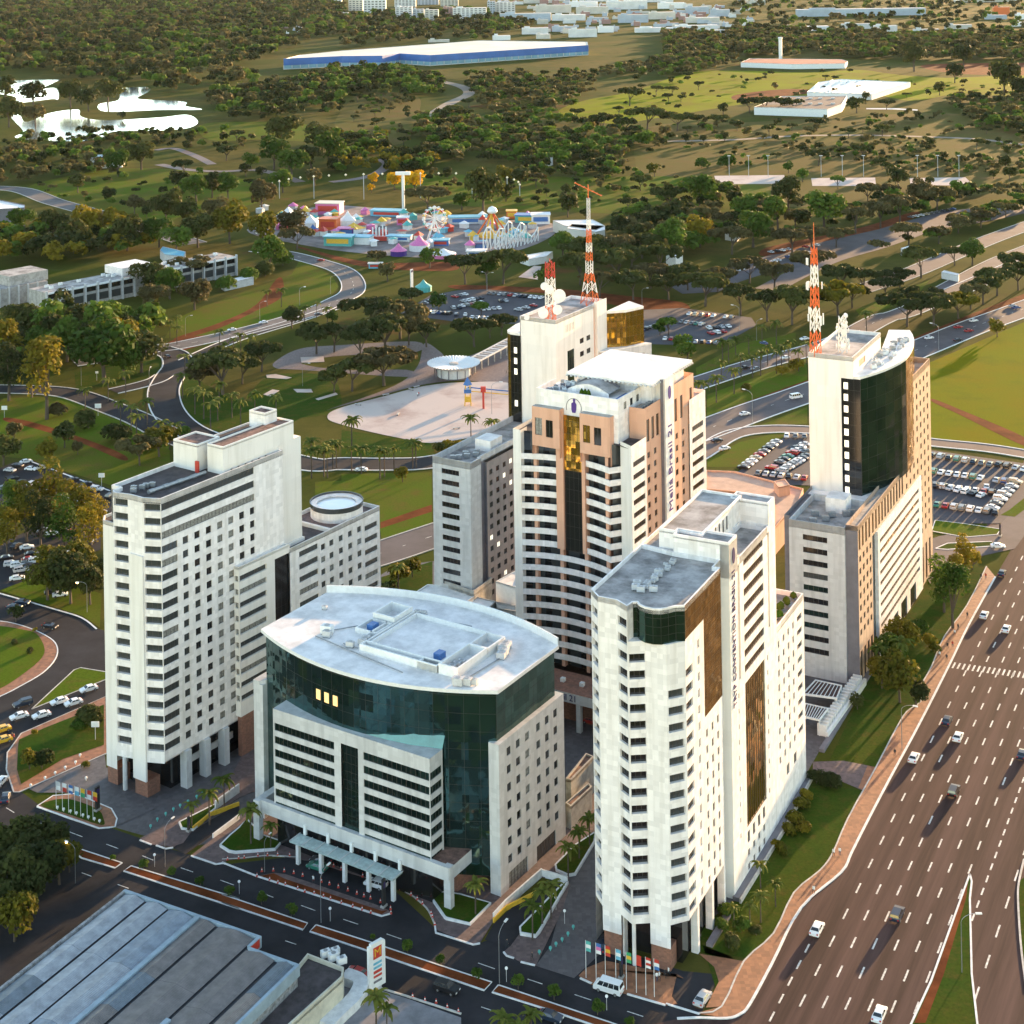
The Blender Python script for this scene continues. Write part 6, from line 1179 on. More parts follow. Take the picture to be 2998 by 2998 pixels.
put('c', [(230, 650, 70, R_, 'dark'), (380, 640, 130), (470, 640, 130), (560, 640, 130), (640, 640, 110), (985, 640, 110, R_, 'dark'), (860, 540, 40, R_), (1040, 570, 50, R_), (1155, 620, 90), (1455, 540, 70, R_), (1540, 470, 110, R_), (1310, 405, 160, R_, 'dark'), (1590, 385, 140, R_, 'dark'), (1270, 555, 50), (620, 740, 60), (760, 740, 110), (940, 780, 80), (1020, 755, 50), (1130, 770, 90), (1405, 840, 60, R_), (1665, 850, 90), (1830, 880, 70, R_), (670, 870, 80), (530, 900, 60), (440, 910, 30), (770, 940, 130), (910, 880, 70), (1020, 900, 120), (1130, 960, 90), (1310, 910, 50), (1160, 990, 90), (490, 770, 80), (30, 750, 60), (200, 720, 120), (310, 740, 80), (90, 720, 100), (20, 810, 60, R_), (120, 810, 50, R_), (240, 800, 60, R_), (600, 980, 60, R_, 'green'), (680, 1030, 80, R_, 'green'), (1830, 960, 80, R_), (1720, 760, 60), (1580, 750, 40), (1820, 540, 190, R_, 'dark'), (1900, 560, 150, R_, 'dark'), (880, 1070, 100, U_, 'green'), (1220, 1070, 130, R_, 'dark'), (1330, 1060, 60, R_), (1400, 1050, 60, R_), (1580, 1120, 70, R_), (260, 950, 140, S_, 'green'), (110, 950, 100, S_, 'green'), (500, 430, 40), (430, 465, 40), (90, 510, 70), (30, 450, 60), (810, 455, 50), (460, 1170, 60), (420, 1160, 50), (700, 1140, 50), (310, 1200, 60, R_), (1850, 1020, 90, R_), (1760, 1010, 60, R_)], 'dark savanna tree scattered on the dry field', 'trees scattered over the dry field', U_, 'dark')
put('c', [(100, 1180, 220, R_, 'green'), (290, 1180, 110, R_, 'dark'), (600, 1200, 200, R_, 'dark'), (540, 1300, 200, R_, 'green'), (800, 1300, 260, R_, 'green'), (980, 1320, 200), (1050, 1150, 160), (1120, 1290, 200), (1230, 1270, 230), (1440, 1190, 200), (1180, 1150, 140), (360, 1280, 170, R_, 'green'), (250, 1300, 160), (120, 1290, 170), (400, 1400, 230, R_, 'green'), (100, 1400, 180, R_, 'ochre'), (280, 1440, 230), (620, 1430, 220), (730, 1400, 180), (870, 1400, 180), (1560, 1320, 150), (1690, 1290, 150), (1450, 1380, 130), (1830, 1230, 130), (1900, 1130, 90), (640, 1290, 170), (480, 1210, 130), (20, 1240, 120), (1280, 1390, 200), (1350, 1170, 150, R_)], 'broad tree in the wooded belt beside the boulevard car parks', 'wooded belt by the boulevard', U_, 'brown')
put('a', [(50, 720, 160, R_, 'dark'), (190, 610, 170, R_, 'dark'), (400, 610, 150, R_, 'dark'), (610, 590, 170, R_, 'dark'), (500, 630, 140, R_, 'dark'), (30, 580, 150, R_, 'dark'), (200, 710, 140, R_, 'brown'), (690, 680, 50, R_), (800, 960, 190, R_, 'dark'), (670, 1000, 150, R_, 'green'), (1040, 1000, 130, U_, 'dark'), (1280, 910, 140, U_, 'dark'), (1420, 960, 100, R_, 'green'), (1390, 1000, 80, R_), (1480, 1010, 70, R_), (960, 790, 70, R_), (1080, 820, 60, R_), (620, 1140, 90), (440, 1090, 110), (760, 1210, 120, R_, 'brown'), (860, 1200, 90, R_, 'brown'), (830, 1230, 60, R_, 'dark'), (940, 1270, 180, R_, 'dark'), (1040, 1280, 150, R_), (1230, 1270, 170, R_, 'brown'), (1110, 1140, 180, R_, 'green'), (1200, 1120, 150, R_, 'dark'), (1010, 1080, 130, R_), (1290, 1130, 150, R_, 'green'), (1440, 1110, 70, R_), (1480, 1200, 180, R_, 'brown'), (1600, 840, 220, R_, 'dark'), (1550, 960, 190, R_, 'green'), (1650, 1010, 200, R_, 'green'), (1760, 970, 180, R_), (1860, 940, 180, R_, 'green'), (1800, 880, 180, R_), (1600, 1090, 150, R_, 'green'), (1780, 1050, 120, R_, 'brown'), (1340, 800, 90, U_), (1520, 750, 40, R_), (1580, 750, 40, R_), (1660, 1350, 190, R_, 'brown'), (1480, 1400, 180, R_, 'ochre'), (1300, 1380, 220, R_, 'ochre'), (1120, 1400, 200, R_, 'dark'), (900, 1400, 180, R_, 'green'), (640, 1340, 170, R_, 'ochre'), (500, 1340, 180, R_, 'ochre'), (300, 1370, 200, R_, 'dark'), (130, 1330, 170, R_, 'green'), (420, 1430, 200, R_, 'dark'), (720, 1420, 190, R_, 'dark'), (1000, 1440, 190, R_, 'green')], 'rounded tree in the park between the lake and the fairground', 'park trees by the lake', R_, 'dark')
def inside(p, poly):
    c = False; j = len(poly) - 1
    for i in range(len(poly)):
        if (poly[i][1] > p[1]) != (poly[j][1] > p[1]) and p[0] < (poly[j][0] - poly[i][0]) * (p[1] - poly[i][1]) / (poly[j][1] - poly[i][1]) + poly[i][0]: c = not c
        j = i
    return c
def zone(v, poly, n, d0, d1, kinds, cols, avoid=()):
    """random wood: n trees inside a patch given in picture coordinates, spread evenly over the land"""
    P = WP(v, poly); x0, x1 = min(p[0] for p in P), max(p[0] for p in P); y0, y1 = min(p[1] for p in P), max(p[1] for p in P); k = 0; tries = 0
    while k < n and tries < n * 30:
        tries += 1; p = (rnd.uniform(x0, x1), rnd.uniform(y0, y1))
        if not inside(p, P): continue
        if mnoise.noise(Vector((p[0] * .012, p[1] * .006, 3))) < rnd.uniform(-.55, .1): continue
        FAR.append((p[0], p[1], rnd.uniform(d0, d1), rnd.choice(kinds), rnd.choice(cols))); k += 1
FAR = []
DK = ['dark', 'dark', 'green', 'brown']; BR = ['brown', 'brown', 'dark', 'green']
zone('a', [(-200, 10), (1950, 10), (1950, 190), (1550, 300), (1500, 420), (1250, 540), (870, 520), (560, 470), (300, 440), (-200, 430)], 3600, 11, 24, [R_, U_, R_], DK)
zone('a', [(-150, -60), (1950, -60), (1950, 20), (-150, 20)], 700, 14, 28, [R_], DK)
zone('a', [(1150, 540), (1900, 420), (1950, 640), (1500, 690), (1250, 680)], 260, 8, 18, [R_, U_], DK)
zone('a', [(560, 740), (1100, 740), (1500, 790), (1400, 860), (900, 850), (600, 860), (0, 850), (0, 800)], 130, 5, 11, [R_, S_], DK)
zone('a', [(-100, 860), (500, 880), (700, 930), (640, 1000), (250, 1020), (-100, 1080)], 120, 7, 13, [R_], BR)
zone('b', [(-60, 400), (300, 400), (560, 460), (580, 540), (300, 540), (100, 540), (-60, 560)], 300, 8, 16, [R_], ['green', 'dark'])
zone('b', [(700, 430), (1400, 420), (1932, 320), (2300, 350), (2000, 420), (1500, 480), (1300, 620), (1000, 720), (800, 640), (720, 560)], 520, 7, 15, [U_, R_, U_], BR)
zone('b', [(420, 660), (900, 700), (1300, 690), (1650, 760), (1900, 800), (1700, 900), (1300, 930), (900, 940), (640, 940), (440, 860)], 420, 8, 15, [R_, U_], ['green', 'dark', 'green', 'brown'])
zone('b', [(-60, 790), (240, 800), (260, 880), (540, 900), (500, 970), (280, 980), (180, 960), (-60, 990)], 150, 8, 14, [R_], ['green', 'dark', 'ochre'])
zone('b', [(0, 100), (700, 60), (1100, 150), (850, 230), (300, 250), (0, 280)], 420, 12, 22, [R_], DK)
zone('b', [(1000, 930), (1600, 920), (1700, 1000), (1300, 1010), (1000, 990)], 70, 6, 11, [R_], DK)
zone('b', [(1500, 1270), (1932, 1240), (2100, 1300), (2100, 1449), (1560, 1449)], 60, 10, 17, [R_, U_], DK)
zone('c', [(-100, 190), (500, 170), (1300, 210), (2100, 190), (2100, 340), (1400, 345), (950, 330), (330, 320), (50, 390), (-100, 400)], 2000, 9, 18, [U_, R_], BR)
zone('c', [(300, -40), (2100, -40), (2100, 200), (1300, 200), (800, 190), (300, 180), (200, 150)], 450, 12, 20, [R_], DK)
zone('c', [(1500, 560), (2100, 520), (2100, 760), (1700, 750), (1530, 640)], 170, 7, 14, [R_, U_], BR)
zone('c', [(200, 870), (1200, 780), (2000, 820), (2000, 1000), (1200, 980), (600, 960), (200, 930)], 240, 3, 8, [U_, R_, S_], BR)
zone('c', [(-100, 1080), (300, 1100), (600, 1180), (1000, 1180), (1500, 1100), (2100, 1060), (2100, 1110), (1600, 1170), (1000, 1290), (500, 1380), (-100, 1300)], 110, 8, 14, [R_, U_], DK)
zone('c', [(1100, 1449), (1500, 1300), (1932, 1130), (2200, 1100), (2200, 1140), (1932, 1210), (1500, 1360), (1250, 1449)], 45, 9, 14, [U_], BR)
zone('c', [(-200, 700), (400, 690), (1500, 640), (2200, 760), (2200, 830), (1000, 790), (-200, 900)], 130, 4, 9, [U_, R_], BR)
zone('b', [(60, 540), (440, 560), (420, 780), (60, 800)], 70, 4, 9, [U_, R_], BR)
zone('b', [(300, 990), (1400, 1000), (1932, 1010), (2200, 1080), (1800, 1200), (900, 1160)], 90, 3, 8, [U_, R_, S_], DK)
zone('c', [(-560, 560), (50, 420), (1000, 400), (1900, 430), (1900, 560), (1100, 560), (-100, 660)], 70, 4, 9, [U_, R_], DK)
zone('a', [(150, 1060), (1000, 960), (1500, 1050), (1000, 1220), (600, 1220)], 40, 3, 8, [U_, R_], DK)
zone('d', [(-50, 0), (700, 0), (880, 60), (640, 120), (400, 160), (200, 220), (0, 220), (-50, 200)], 60, 11, 17, [R_], ['dark', 'green', 'ochre'])
zone('d', [(-50, 560), (250, 590), (700, 570), (900, 520), (920, 580), (860, 660), (400, 720), (-50, 840)], 26, 11, 17, [R_, T_], ['dark', 'green'])
TREES += [(f[0], f[1], f[2], f[3], f[4], None, None, None) for f in FAR]
TREES.sort(key=lambda t_: -t_[2] / t_[1])
CN = {'umbrella': 'spreading_tree', 'round': 'broadleaf_tree', 'tall': 'tall_tree', 'shrub': 'shrub'}
ALAB = {'dark': 'dark green', 'green': 'green', 'brown': 'olive brown', 'ochre': 'golden green', 'yellow': 'yellow flowering'}
rest = []; made = 0; perkind = {}
for t_ in TREES:
    x, y, dm, kd, cl, nm, lab, grp = t_
    nmm = nm or CN[kd]; app = dm / y * 4650
    if app < 22 or perkind.get(nmm, 0) >= 290 or made >= 520 or lab is None:
        rest.append(t_); continue
    big = app > 75
    cr, tk = tree_template(kd, cl, rnd.randrange(4), 1500 if big else 560, (.030 if big else .045) * (.8 if kd == 'tall' else 1))
    o = link(nmm, None, None, (x, y, 0), rnd.uniform(0, 6.28)); s_ = dm * 1.22; o.scale = (s_, s_, s_ * rnd.uniform(.85, 1.1))
    tag(o, ALAB[cl] + ' ' + lab, 'shrub' if kd == S_ else 'tree', grp)
    link('crown', cr, o); link('trunk', tk, o); made += 1; perkind[nmm] = perkind.get(nmm, 0) + 1
# the far woods beyond counting: one mass
chunks = {k: [] for k in FO}
base = {}
for kd in CN:
    for vv in range(3):
        rs = np.random.RandomState(900 + vv * 7 + len(kd)); lb, _ = lobes_for(kd, rs)
        for n_, sz in ((34, .15), (90, .10), (240, .062)): base[(kd, vv, n_)] = leaf_cloud(rs, lb, n_, sz)
for x, y, dm, kd, cl, *_ in rest:
    dm *= 1.2
    app = dm / y * 4650; n_ = 34 if app < 26 else (90 if app < 55 else 240); v_ = base[(kd, rnd.randrange(3), n_)]; a = rnd.uniform(0, 6.28); ca, sa = cos(a), sin(a)
    q = np.empty_like(v_); q[:, 0] = (v_[:, 0] * ca - v_[:, 1] * sa) * dm + x; q[:, 1] = (v_[:, 0] * sa + v_[:, 1] * ca) * dm + y; q[:, 2] = v_[:, 2] * dm * .95
    chunks[cl].append(q)
WOOD = None
for cl, ch in chunks.items():
    if ch:
        o = link('forest', np_mesh('forest', np.concatenate(ch), FO[cl])); o['kind'] = 'stuff'
        tag(o, {'dark': 'dark', 'green': 'green', 'brown': 'olive brown', 'ochre': 'golden', 'yellow': 'yellow', 'palm': 'pale'}[cl] + ' crowns of the distant woods filling the far park', 'woods')
# ---------------------------------------------------------------- palms
def palm_parts(seed, droop=1.0, nf=13, hgt=1.0):
    rs = random.Random(seed); b = MB(); b.tube((0, 0, 0), (.06, .02, 3.5), .19, .15, 7, BARK); b.tube((.06, .02, 3.5), (.05, 0, 7.2), .15, .12, 7, BARK); tk = b.mesh('trunk')
    b = MB()
    for i in range(nf):
        a = 6.28 * i / nf + rs.uniform(-.2, .2); el = rs.uniform(.1, 1.0); Ln = rs.uniform(2.8, 3.7); prev = Vector((.05, 0, 7.2)); w0 = .45; d = Vector((cos(a), sin(a), 0)); sd_ = Vector((-sin(a), cos(a), 0))
        for k in range(5):
            e = el - droop * .42 * k; nx = prev + (d * cos(e) + Vector((0, 0, 1)) * sin(e)) * (Ln / 5); w1 = .75 * (1 - (k + 1) / 5.6); dz = Vector((0, 0, -.22 * (k > 0)))
            b.quad(tuple(prev), tuple(nx), tuple(nx + sd_ * w1 + dz), tuple(prev + sd_ * w0 + dz), FO['palm']); b.quad(tuple(prev), tuple(prev - sd_ * w0 + dz), tuple(nx - sd_ * w1 + dz), tuple(nx), FO['palm']); prev = nx; w0 = w1
    return tk, b.mesh('crown')
PALMS = [palm_parts(i) for i in range(4)]
def palms(v, pts, label, group, h=9.0, headup=True):
    for p in pts:
        x, y = p[:2]; hh = (p[2] if len(p) > 2 else h) * rnd.uniform(.9, 1.12); w_ = W(v, x, y, hh if headup else 0); o = link('palm_tree', None, None, (w_[0], w_[1], 0), rnd.uniform(0, 6.28)); s_ = hh / 7.4; o.scale = (s_ * 1.05, s_ * 1.05, s_)
        tag(o, label, 'palm', group); tk, cr = rnd.choice(PALMS); link('trunk', tk, o); link('crown', cr, o)
palms('d', [(1045, 660), (1030, 770), (1240, 815), (1150, 870), (1310, 880), (1360, 915), (1560, 890), (1230, 905), (1190, 930), (1100, 850), (1440, 870)], 'feathery palm on the lawn inside the ring road bend', 'palms inside the road bend')
palms('d', [(830, 915), (910, 1035), (985, 1050), (680, 920), (740, 950), (610, 800), (480, 850), (710, 760), (770, 1000)], 'feathery palm in the wedge where the park roads meet', 'palms in the road wedge')
palms('d', [(1240, 520), (1360, 540), (1420, 550), (1510, 295), (1590, 285), (1000, 440), (1720, 385), (1790, 360), (1850, 390), (1320, 570), (1270, 590), (1000, 500), (960, 470)], 'palm planted along the verge of the curving road', 'palms by the curving road', 8)
palms('e', [(730, 1010, 10), (850, 1030, 10), (55, 1020, 10)], 'tall palm at the edge of the pale plaza', 'plaza palms')
palms('e', [(55, 1180), (110, 1180), (215, 1190), (240, 1200), (295, 1180), (400, 1150), (420, 1160)], 'slim palm in the row between plaza and ring road', 'ring road palms')
palms('f', [(225, 575), (300, 560), (375, 550), (440, 640), (480, 605), (530, 640), (560, 610), (600, 580), (655, 630), (700, 590), (220, 690), (290, 740), (190, 785), (120, 810), (395, 670), (330, 660), (260, 580), (90, 810), (450, 490), (530, 470), (1040, 420)], 'slim palm on the verge between highway and expressway', 'highway palms')
palms('d', [(1760, 1140), (1830, 1180), (1900, 1160), (1880, 1150), (1760, 1190), (1850, 1200)], 'slim palm on the verge behind the tall left hotel', 'ring road palms behind the hotel')
palms('t', [(230, 190, 7), (390, 320, 5)], 'young palm in the bed left of the glass office block', 'palms at the glass block', 6); palms('s', [(1545, 150, 5), (1690, 50, 6.5), (1810, -60, 7)], 'young palm beside the left car park ramp', 'palms by the left ramp', 6)
palms('u', [(250, 780, 6), (1000, 490, 6), (1090, 370, 6), (1175, 260, 5.5)], 'young palm in the beds right of the glass office block', 'palms right of the glass block', 6); palms('u', [(790, 850, 6), (860, 800, 6), (710, 970, 6)], 'young palm in the triangular bed by the right ramp', 'palms by the right ramp', 6)
palms('l', [(440, 635, 5), (525, 745, 4.5), (440, 820, 4.5), (380, 870, 4.5), (290, 880, 4)], 'small palm in the garden of the avenue hotel', 'garden palms', 4.5); palms('i', [(1110, 950, 8), (1230, 920, 8)], 'bushy palm at the foot of the striped block', 'palms at the striped block', 8)
palms('u', [(480, 1880, 6), (700, 1840, 6), (600, 1960, 6)], 'bushy palm at the near edge of the street', 'near street palms', 6); palms('t', [(1240, 1700, 6), (1330, 1800, 5)], 'bushy palm beside the white sign pylon', 'palms by the sign', 6)
palms('h', [(320, 500, 7)], 'palm on the lawn behind the low white roofs', 'lawn palm', 7)
# ================================================================== vehicles
PAINT = {k: mat('car_' + k, c, .3, 0, spec=.6) for k, c in dict(white=(.80, .80, .80), silver=(.45, .46, .48), grey=(.16, .165, .17), black=(.015, .015, .018), red=(.36, .02, .02), blue=(.03, .07, .20), navy=(.012, .025, .05), yellow=(.75, .42, .03), green=(.04, .2, .14), beige=(.5, .42, .3)).items()}
CGL = mat('car_glass', (.02, .025, .03), .05, 0, spec=1.0)
LAMPW = mat('headlamp', (.8, .8, .78), .2, 0); LAMPR = mat('tail_lamp', (.5, .02, .01), .3, 0); ALLOY = mat('wheel_rim', (.4, .4, .42), .35, 0, metal=.7)
PROF = dict(car=([(-2.1, .38), (-2.12, .78), (-1.95, .93), (-1.55, .98), (-.95, 1.40), (.35, 1.43), (1.05, 1.0), (1.95, .84), (2.1, .62), (2.08, .36)], 1.0, .87, .62),
            suv=([(-2.2, .42), (-2.25, .95), (-2.2, 1.1), (-2.05, 1.62), (.25, 1.68), (1.0, 1.12), (2.1, .98), (2.25, .7), (2.2, .42)], 1.12, .92, .72),
            van=([(-2.5, .4), (-2.55, 1.1), (-2.45, 1.3), (-2.35, 2.1), (1.4, 2.15), (2.0, 1.35), (2.45, 1.2), (2.55, .75), (2.5, .4)], 1.25, .93, .78))
def car_meshes(kind):
    prof, zb_, w0, w1 = PROF[kind]; zt = max(p[1] for p in prof)
    hw = lambda z: w0 if z <= zb_ else w0 + (w1 - w0) * (z - zb_) / (zt - zb_)
    body = MB(); n = len(prof)
    for i in range(n):
        a, c = prof[i], prof[(i + 1) % n]; body.quad((a[0], -hw(a[1]), a[1]), (a[0], hw(a[1]), a[1]), (c[0], hw(c[1]), c[1]), (c[0], -hw(c[1]), c[1]))
    for s in (-1, 1):
        low = [p for p in prof if p[1] <= zb_ + 1e-6]; pts = [(p[0], s * hw(p[1]), p[1]) for p in prof]
        # side: lower body and cabin as two faces so that the cabin leans inwards
        up = [p for p in prof if p[1] >= zb_ - .2 and p not in low] 
        l_ = [(p[0], s * hw(p[1]), p[1]) for p in low]; xs = [p[0] for p in prof if p[1] > zb_]
        k0 = min(i for i, p in enumerate(prof) if p[1] > zb_) - 1; k1 = max(i for i, p in enumerate(prof) if p[1] > zb_) + 1
        cab = [(p[0], s * hw(p[1]), p[1]) for p in prof[k0:k1 + 1]]; low2 = [(p[0], s * hw(p[1]), p[1]) for p in (prof[k1:] + prof[:k0 + 1])]
        body.poly(cab if s > 0 else cab[::-1]); body.poly(low2 if s > 0 else low2[::-1])
    win_ = MB(); cab = prof[k0:k1 + 1]
    def lerp(p, q, t): return (p[0] + (q[0] - p[0]) * t, p[1] + (q[1] - p[1]) * t)
    (r0, r1), (f1, f0) = (cab[0], cab[1]), (cab[-2], cab[-1])
    if kind == 'van': r0, r1, f1, f0 = prof[2], prof[3], prof[4], prof[5]
    for p, q, dx in ((r0, r1, -.012), (f0, f1, .012)):
        a, c = lerp(p, q, .1), lerp(p, q, .9); win_.quad((a[0] + dx, -hw(a[1]) * .9, a[1] + .012), (a[0] + dx, hw(a[1]) * .9, a[1] + .012), (c[0] + dx, hw(c[1]) * .88, c[1] + .012), (c[0] + dx, -hw(c[1]) * .88, c[1] + .012))
    zl, zh = zb_ + .06, zt - .1
    def xat(p, q, z): t = (z - p[1]) / (q[1] - p[1]); return p[0] + (q[0] - p[0]) * t
    xa0, xa1 = xat(r0, r1, zl) + .15, xat(r0, r1, zh) + .12; xb0, xb1 = xat(f0, f1, zl) - .18, xat(f0, f1, zh) - .12; k = 2 if kind == 'car' else (3 if kind == 'suv' else 4)
    for s in (-1, 1):
        for i in range(k):
            A0, A1 = xa0 + (xb0 - xa0) * i / k + .04, xa0 + (xb0 - xa0) * (i + 1) / k - .04; B0, B1 = xa1 + (xb1 - xa1) * i / k + .04, xa1 + (xb1 - xa1) * (i + 1) / k - .04
            win_.quad((A0, s * (hw(zl) + .012), zl), (A1, s * (hw(zl) + .012), zl), (B1, s * (hw(zh) + .012), zh), (B0, s * (hw(zh) + .012), zh))
    wh = MB(); wh.tube((0, -.11, 0), (0, .11, 0), .33, n=12, m=BLACKP); wh.tube((0, -.12, 0), (0, .12, 0), .2, n=10, m=ALLOY)
    fx, rx = prof[-2][0], prof[0][0]
    hl = MB(); hl.box(-.03, .05, -.2, .2, -.08, .08, LAMPW); tl = MB(); tl.box(-.05, .03, -.14, .14, -.12, .12, LAMPR)
    ax = 1.3 if kind != 'van' else 1.55
    return body, win_, wh.mesh('wheel'), hl.mesh('headlight'), tl.mesh('tail_light'), ax, fx, rx, w0
CM = {k: car_meshes(k) for k in PROF}
BODY = {}; WIN = {k: CM[k][1].mesh('windows', CGL) for k in PROF}; SIMPLE = {}
def body_mesh(kind, colour):
    if (kind, colour) not in BODY: BODY[(kind, colour)] = CM[kind][0].mesh('body', PAINT[colour])
    return BODY[(kind, colour)]
def simple_car(kind, colour):
    if (kind, colour) not in SIMPLE:
        b = MB(); bd, wn = CM[kind][0], CM[kind][1]
        for src, m_ in ((bd, PAINT[colour]), (wn, CGL)):
            o_ = len(b.v); b.v += src.v; b.f += [tuple(o_ + i for i in f) for f in src.f]; b.m += [b.mi(m_)] * len(src.f)
        ax = CM[kind][5]
        for x in (-ax, ax):
            for s in (-1, 1): b.tube((x, s * (CM[kind][8] - .2), .33), (x, s * (CM[kind][8] + .02), .33), .33, n=8, m=BLACKP)
        SIMPLE[(kind, colour)] = b.mesh('parked_car')
    return SIMPLE[(kind, colour)]
def near_car(v, x, y, head, kind, colour, label, name='car', z=.06, cat='car', group=None):
    p = W(v, x, y, .7); o = link(name, None, None, (p[0], p[1], z), radians(head)); tag(o, label, cat, group); _, _, wh, hl, tl, ax, fx, rx, w0 = CM[kind]
    link('body', body_mesh(kind, colour), o); link('windows', WIN[kind], o)
    for sx in (-ax, ax):
        for sy in (-1, 1): link('wheel', wh, o, (sx, sy * (w0 - .1), .33))
    for sy in (-1, 1): link('headlight', hl, o, (fx + .0, sy * .6, .66)); link('tail_light', tl, o, (rx - .0, sy * .66, .82))
    return o
AV = 62.65
for a_ in (('A', 925, 835, AV, 'car', 'white', 'white saloon in the kerb lane of the avenue'), ('A', 1328, 645, AV, 'car', 'white', 'white hatchback one lane out, ahead of the kerb-lane saloon'), ('A', 1228, 495, AV, 'car', 'navy', 'dark blue car farthest up the near avenue lanes'), ('A', 1290, 1140, AV, 'suv', 'black', 'black car in the middle lane of the avenue with a long shadow'), ('A', 1915, 805, AV, 'car', 'navy', 'blue car in the right avenue lane at the picture edge'),
           ('B', 815, 310, AV, 'car', 'white', 'white saloon leading a long shadow past the hotel garden'), ('B', 1248, 232, AV, 'suv', 'navy', 'dark estate car in the centre lane nearest the camera'), ('B', 1152, 770, AV, 'car', 'white', 'pale car at the very bottom of the avenue'), ('B', 197, 685, AV - 4, 'car', 'silver', 'silver car parked in the lay-by of the avenue hotel'),
           ('i', 1808, 535, AV, 'car', 'navy', 'dark car passing the leafy trees at the junction'), ('i', 1707, 772, AV, 'car', 'white', 'white car in the kerb lane above the zebra crossing'), ('i', 1832, 850, AV, 'car', 'white', 'white car in the middle lane above the zebra crossing'), ('i', 1785, 382, -8, 'car', 'white', 'white car turning out beside the planted island'),
           ('t', 770, 650, -27 + 180, 'car', 'green', 'green and white taxi under the glass canopy'), ('t', 795, 605, -27 + 180, 'car', 'black', 'dark car waiting behind the taxi at the canopy'), ('t', 1242, 792, 153, 'suv', 'white', 'white sport utility car in the lay-by before the glass block'), ('t', 1815, 1632, -27, 'suv', 'black', 'black car driving along the near carriageway'),
           ('t', 1095, 1510, 150, 'car', 'red', 'red and silver car parked behind the white sign'), ('u', 860, 1862, -27, 'car', 'navy', 'dark blue car at the lower edge of the street'), ('u', 1298, 1290, 62, 'car', 'navy', 'dark car at the foot of the avenue hotel'), ('h', 1330, 1345, -30, 'suv', 'black', 'black car in the passage under the podium'), ('h', 1412, 1372, -30, 'car', 'red', 'red car in the passage under the podium'),
           ('N', 212, 138, -10, 'car', 'navy', 'dark car following on the ring road'), ('N', 135, 182, -10, 'car', 'navy', 'dark car with lit lamp on the ring road'), ('N', 472, 362, -18, 'car', 'black', 'black car rounding the ring road bend'), ('N', 215, 1092, 215, 'suv', 'navy', 'navy car passing the taxi queue'), ('N', 180, 1210, 215, 'car', 'white', 'first white taxi at the head of the queue'), ('N', 390, 1200, 215, 'car', 'white', 'second white taxi beside the verge'), ('N', 560, 1070, 215, 'car', 'white', 'third white taxi by the grass island'), ('N', 692, 1082, 215, 'car', 'white', 'fourth white taxi on the verge side'), ('N', 836, 952, 215, 'car', 'white', 'last white taxi of the queue'),
           ('N', 15, 1335, 215, 'car', 'yellow', 'yellow car at the left picture edge, upper of two'), ('N', 25, 1435, 215, 'car', 'yellow', 'yellow and white car at the left picture edge, lower of two'), ('N', 5, 1825, 80, 'car', 'white', 'white car at the left edge of the street'), ('s', 45, 95, 100, 'car', 'navy', 'dark blue car turning into the street at the left edge'),
           ('f', 352, 987, 25, 'car', 'white', 'white car on the expressway left of the green tower'), ('f', 195, 1137, 25, 'car', 'black', 'black car at the expressway slip road'), ('f', 238, 1182, 30, 'car', 'white', 'white car on the slip road beside the black one'), ('f', 1395, 557, 25, 'car', 'white', 'white car on the expressway right of the green tower'), ('f', 1558, 570, 25, 'car', 'black', 'black car on the expressway right of the tower'), ('f', 1560, 497, 25, 'car', 'red', 'red car on the far expressway lane'), ('f', 1620, 517, 25, 'car', 'red', 'red and white car in the middle expressway lane'), ('f', 1647, 460, 25, 'car', 'white', 'white car farther along the expressway'), ('f', 1868, 377, 25, 'car', 'silver', 'silver car near the far end of the expressway'), ('f', 1890, 387, 25, 'car', 'blue', 'blue car near the far end of the expressway'),
           ('f', 582, 670, 205, 'car', 'white', 'white car on the highway among the palms'), ('f', 350, 727, 205, 'car', 'black', 'black car on the highway, left of a pair'), ('f', 415, 732, 205, 'car', 'grey', 'grey car on the highway, right of a pair'), ('f', 690, 562, 205, 'car', 'white', 'white car on the highway beside the mast tower'), ('f', 460, 587, 120, 'car', 'blue', 'blue car crossing towards the highway'),
           ('d', 1815, 117, 160, 'car', 'red', 'red car on the curving road by the fairground'), ('d', 1800, 425, 20, 'car', 'navy', 'dark car lower on the curving road'), ('d', 1312, 512, 200, 'car', 'white', 'white car on the curving road, left of two'), ('d', 1490, 470, 200, 'car', 'white', 'white car on the curving road, right of two'), ('d', 945, 662, 130, 'car', 'black', 'black car at the slip road bend'), ('e', 112, 1302, 175, 'car', 'white', 'white car on the ring road behind the palms')):
    near_car(*a_)
near_car('u', 1330, 1635, 153, 'van', 'white', 'white minibus driving along the street before the flags', 'minibus', cat='van'); near_car('f', 642, 893, 25, 'van', 'white', 'white minibus on the expressway left of the green tower', 'minibus', cat='van')
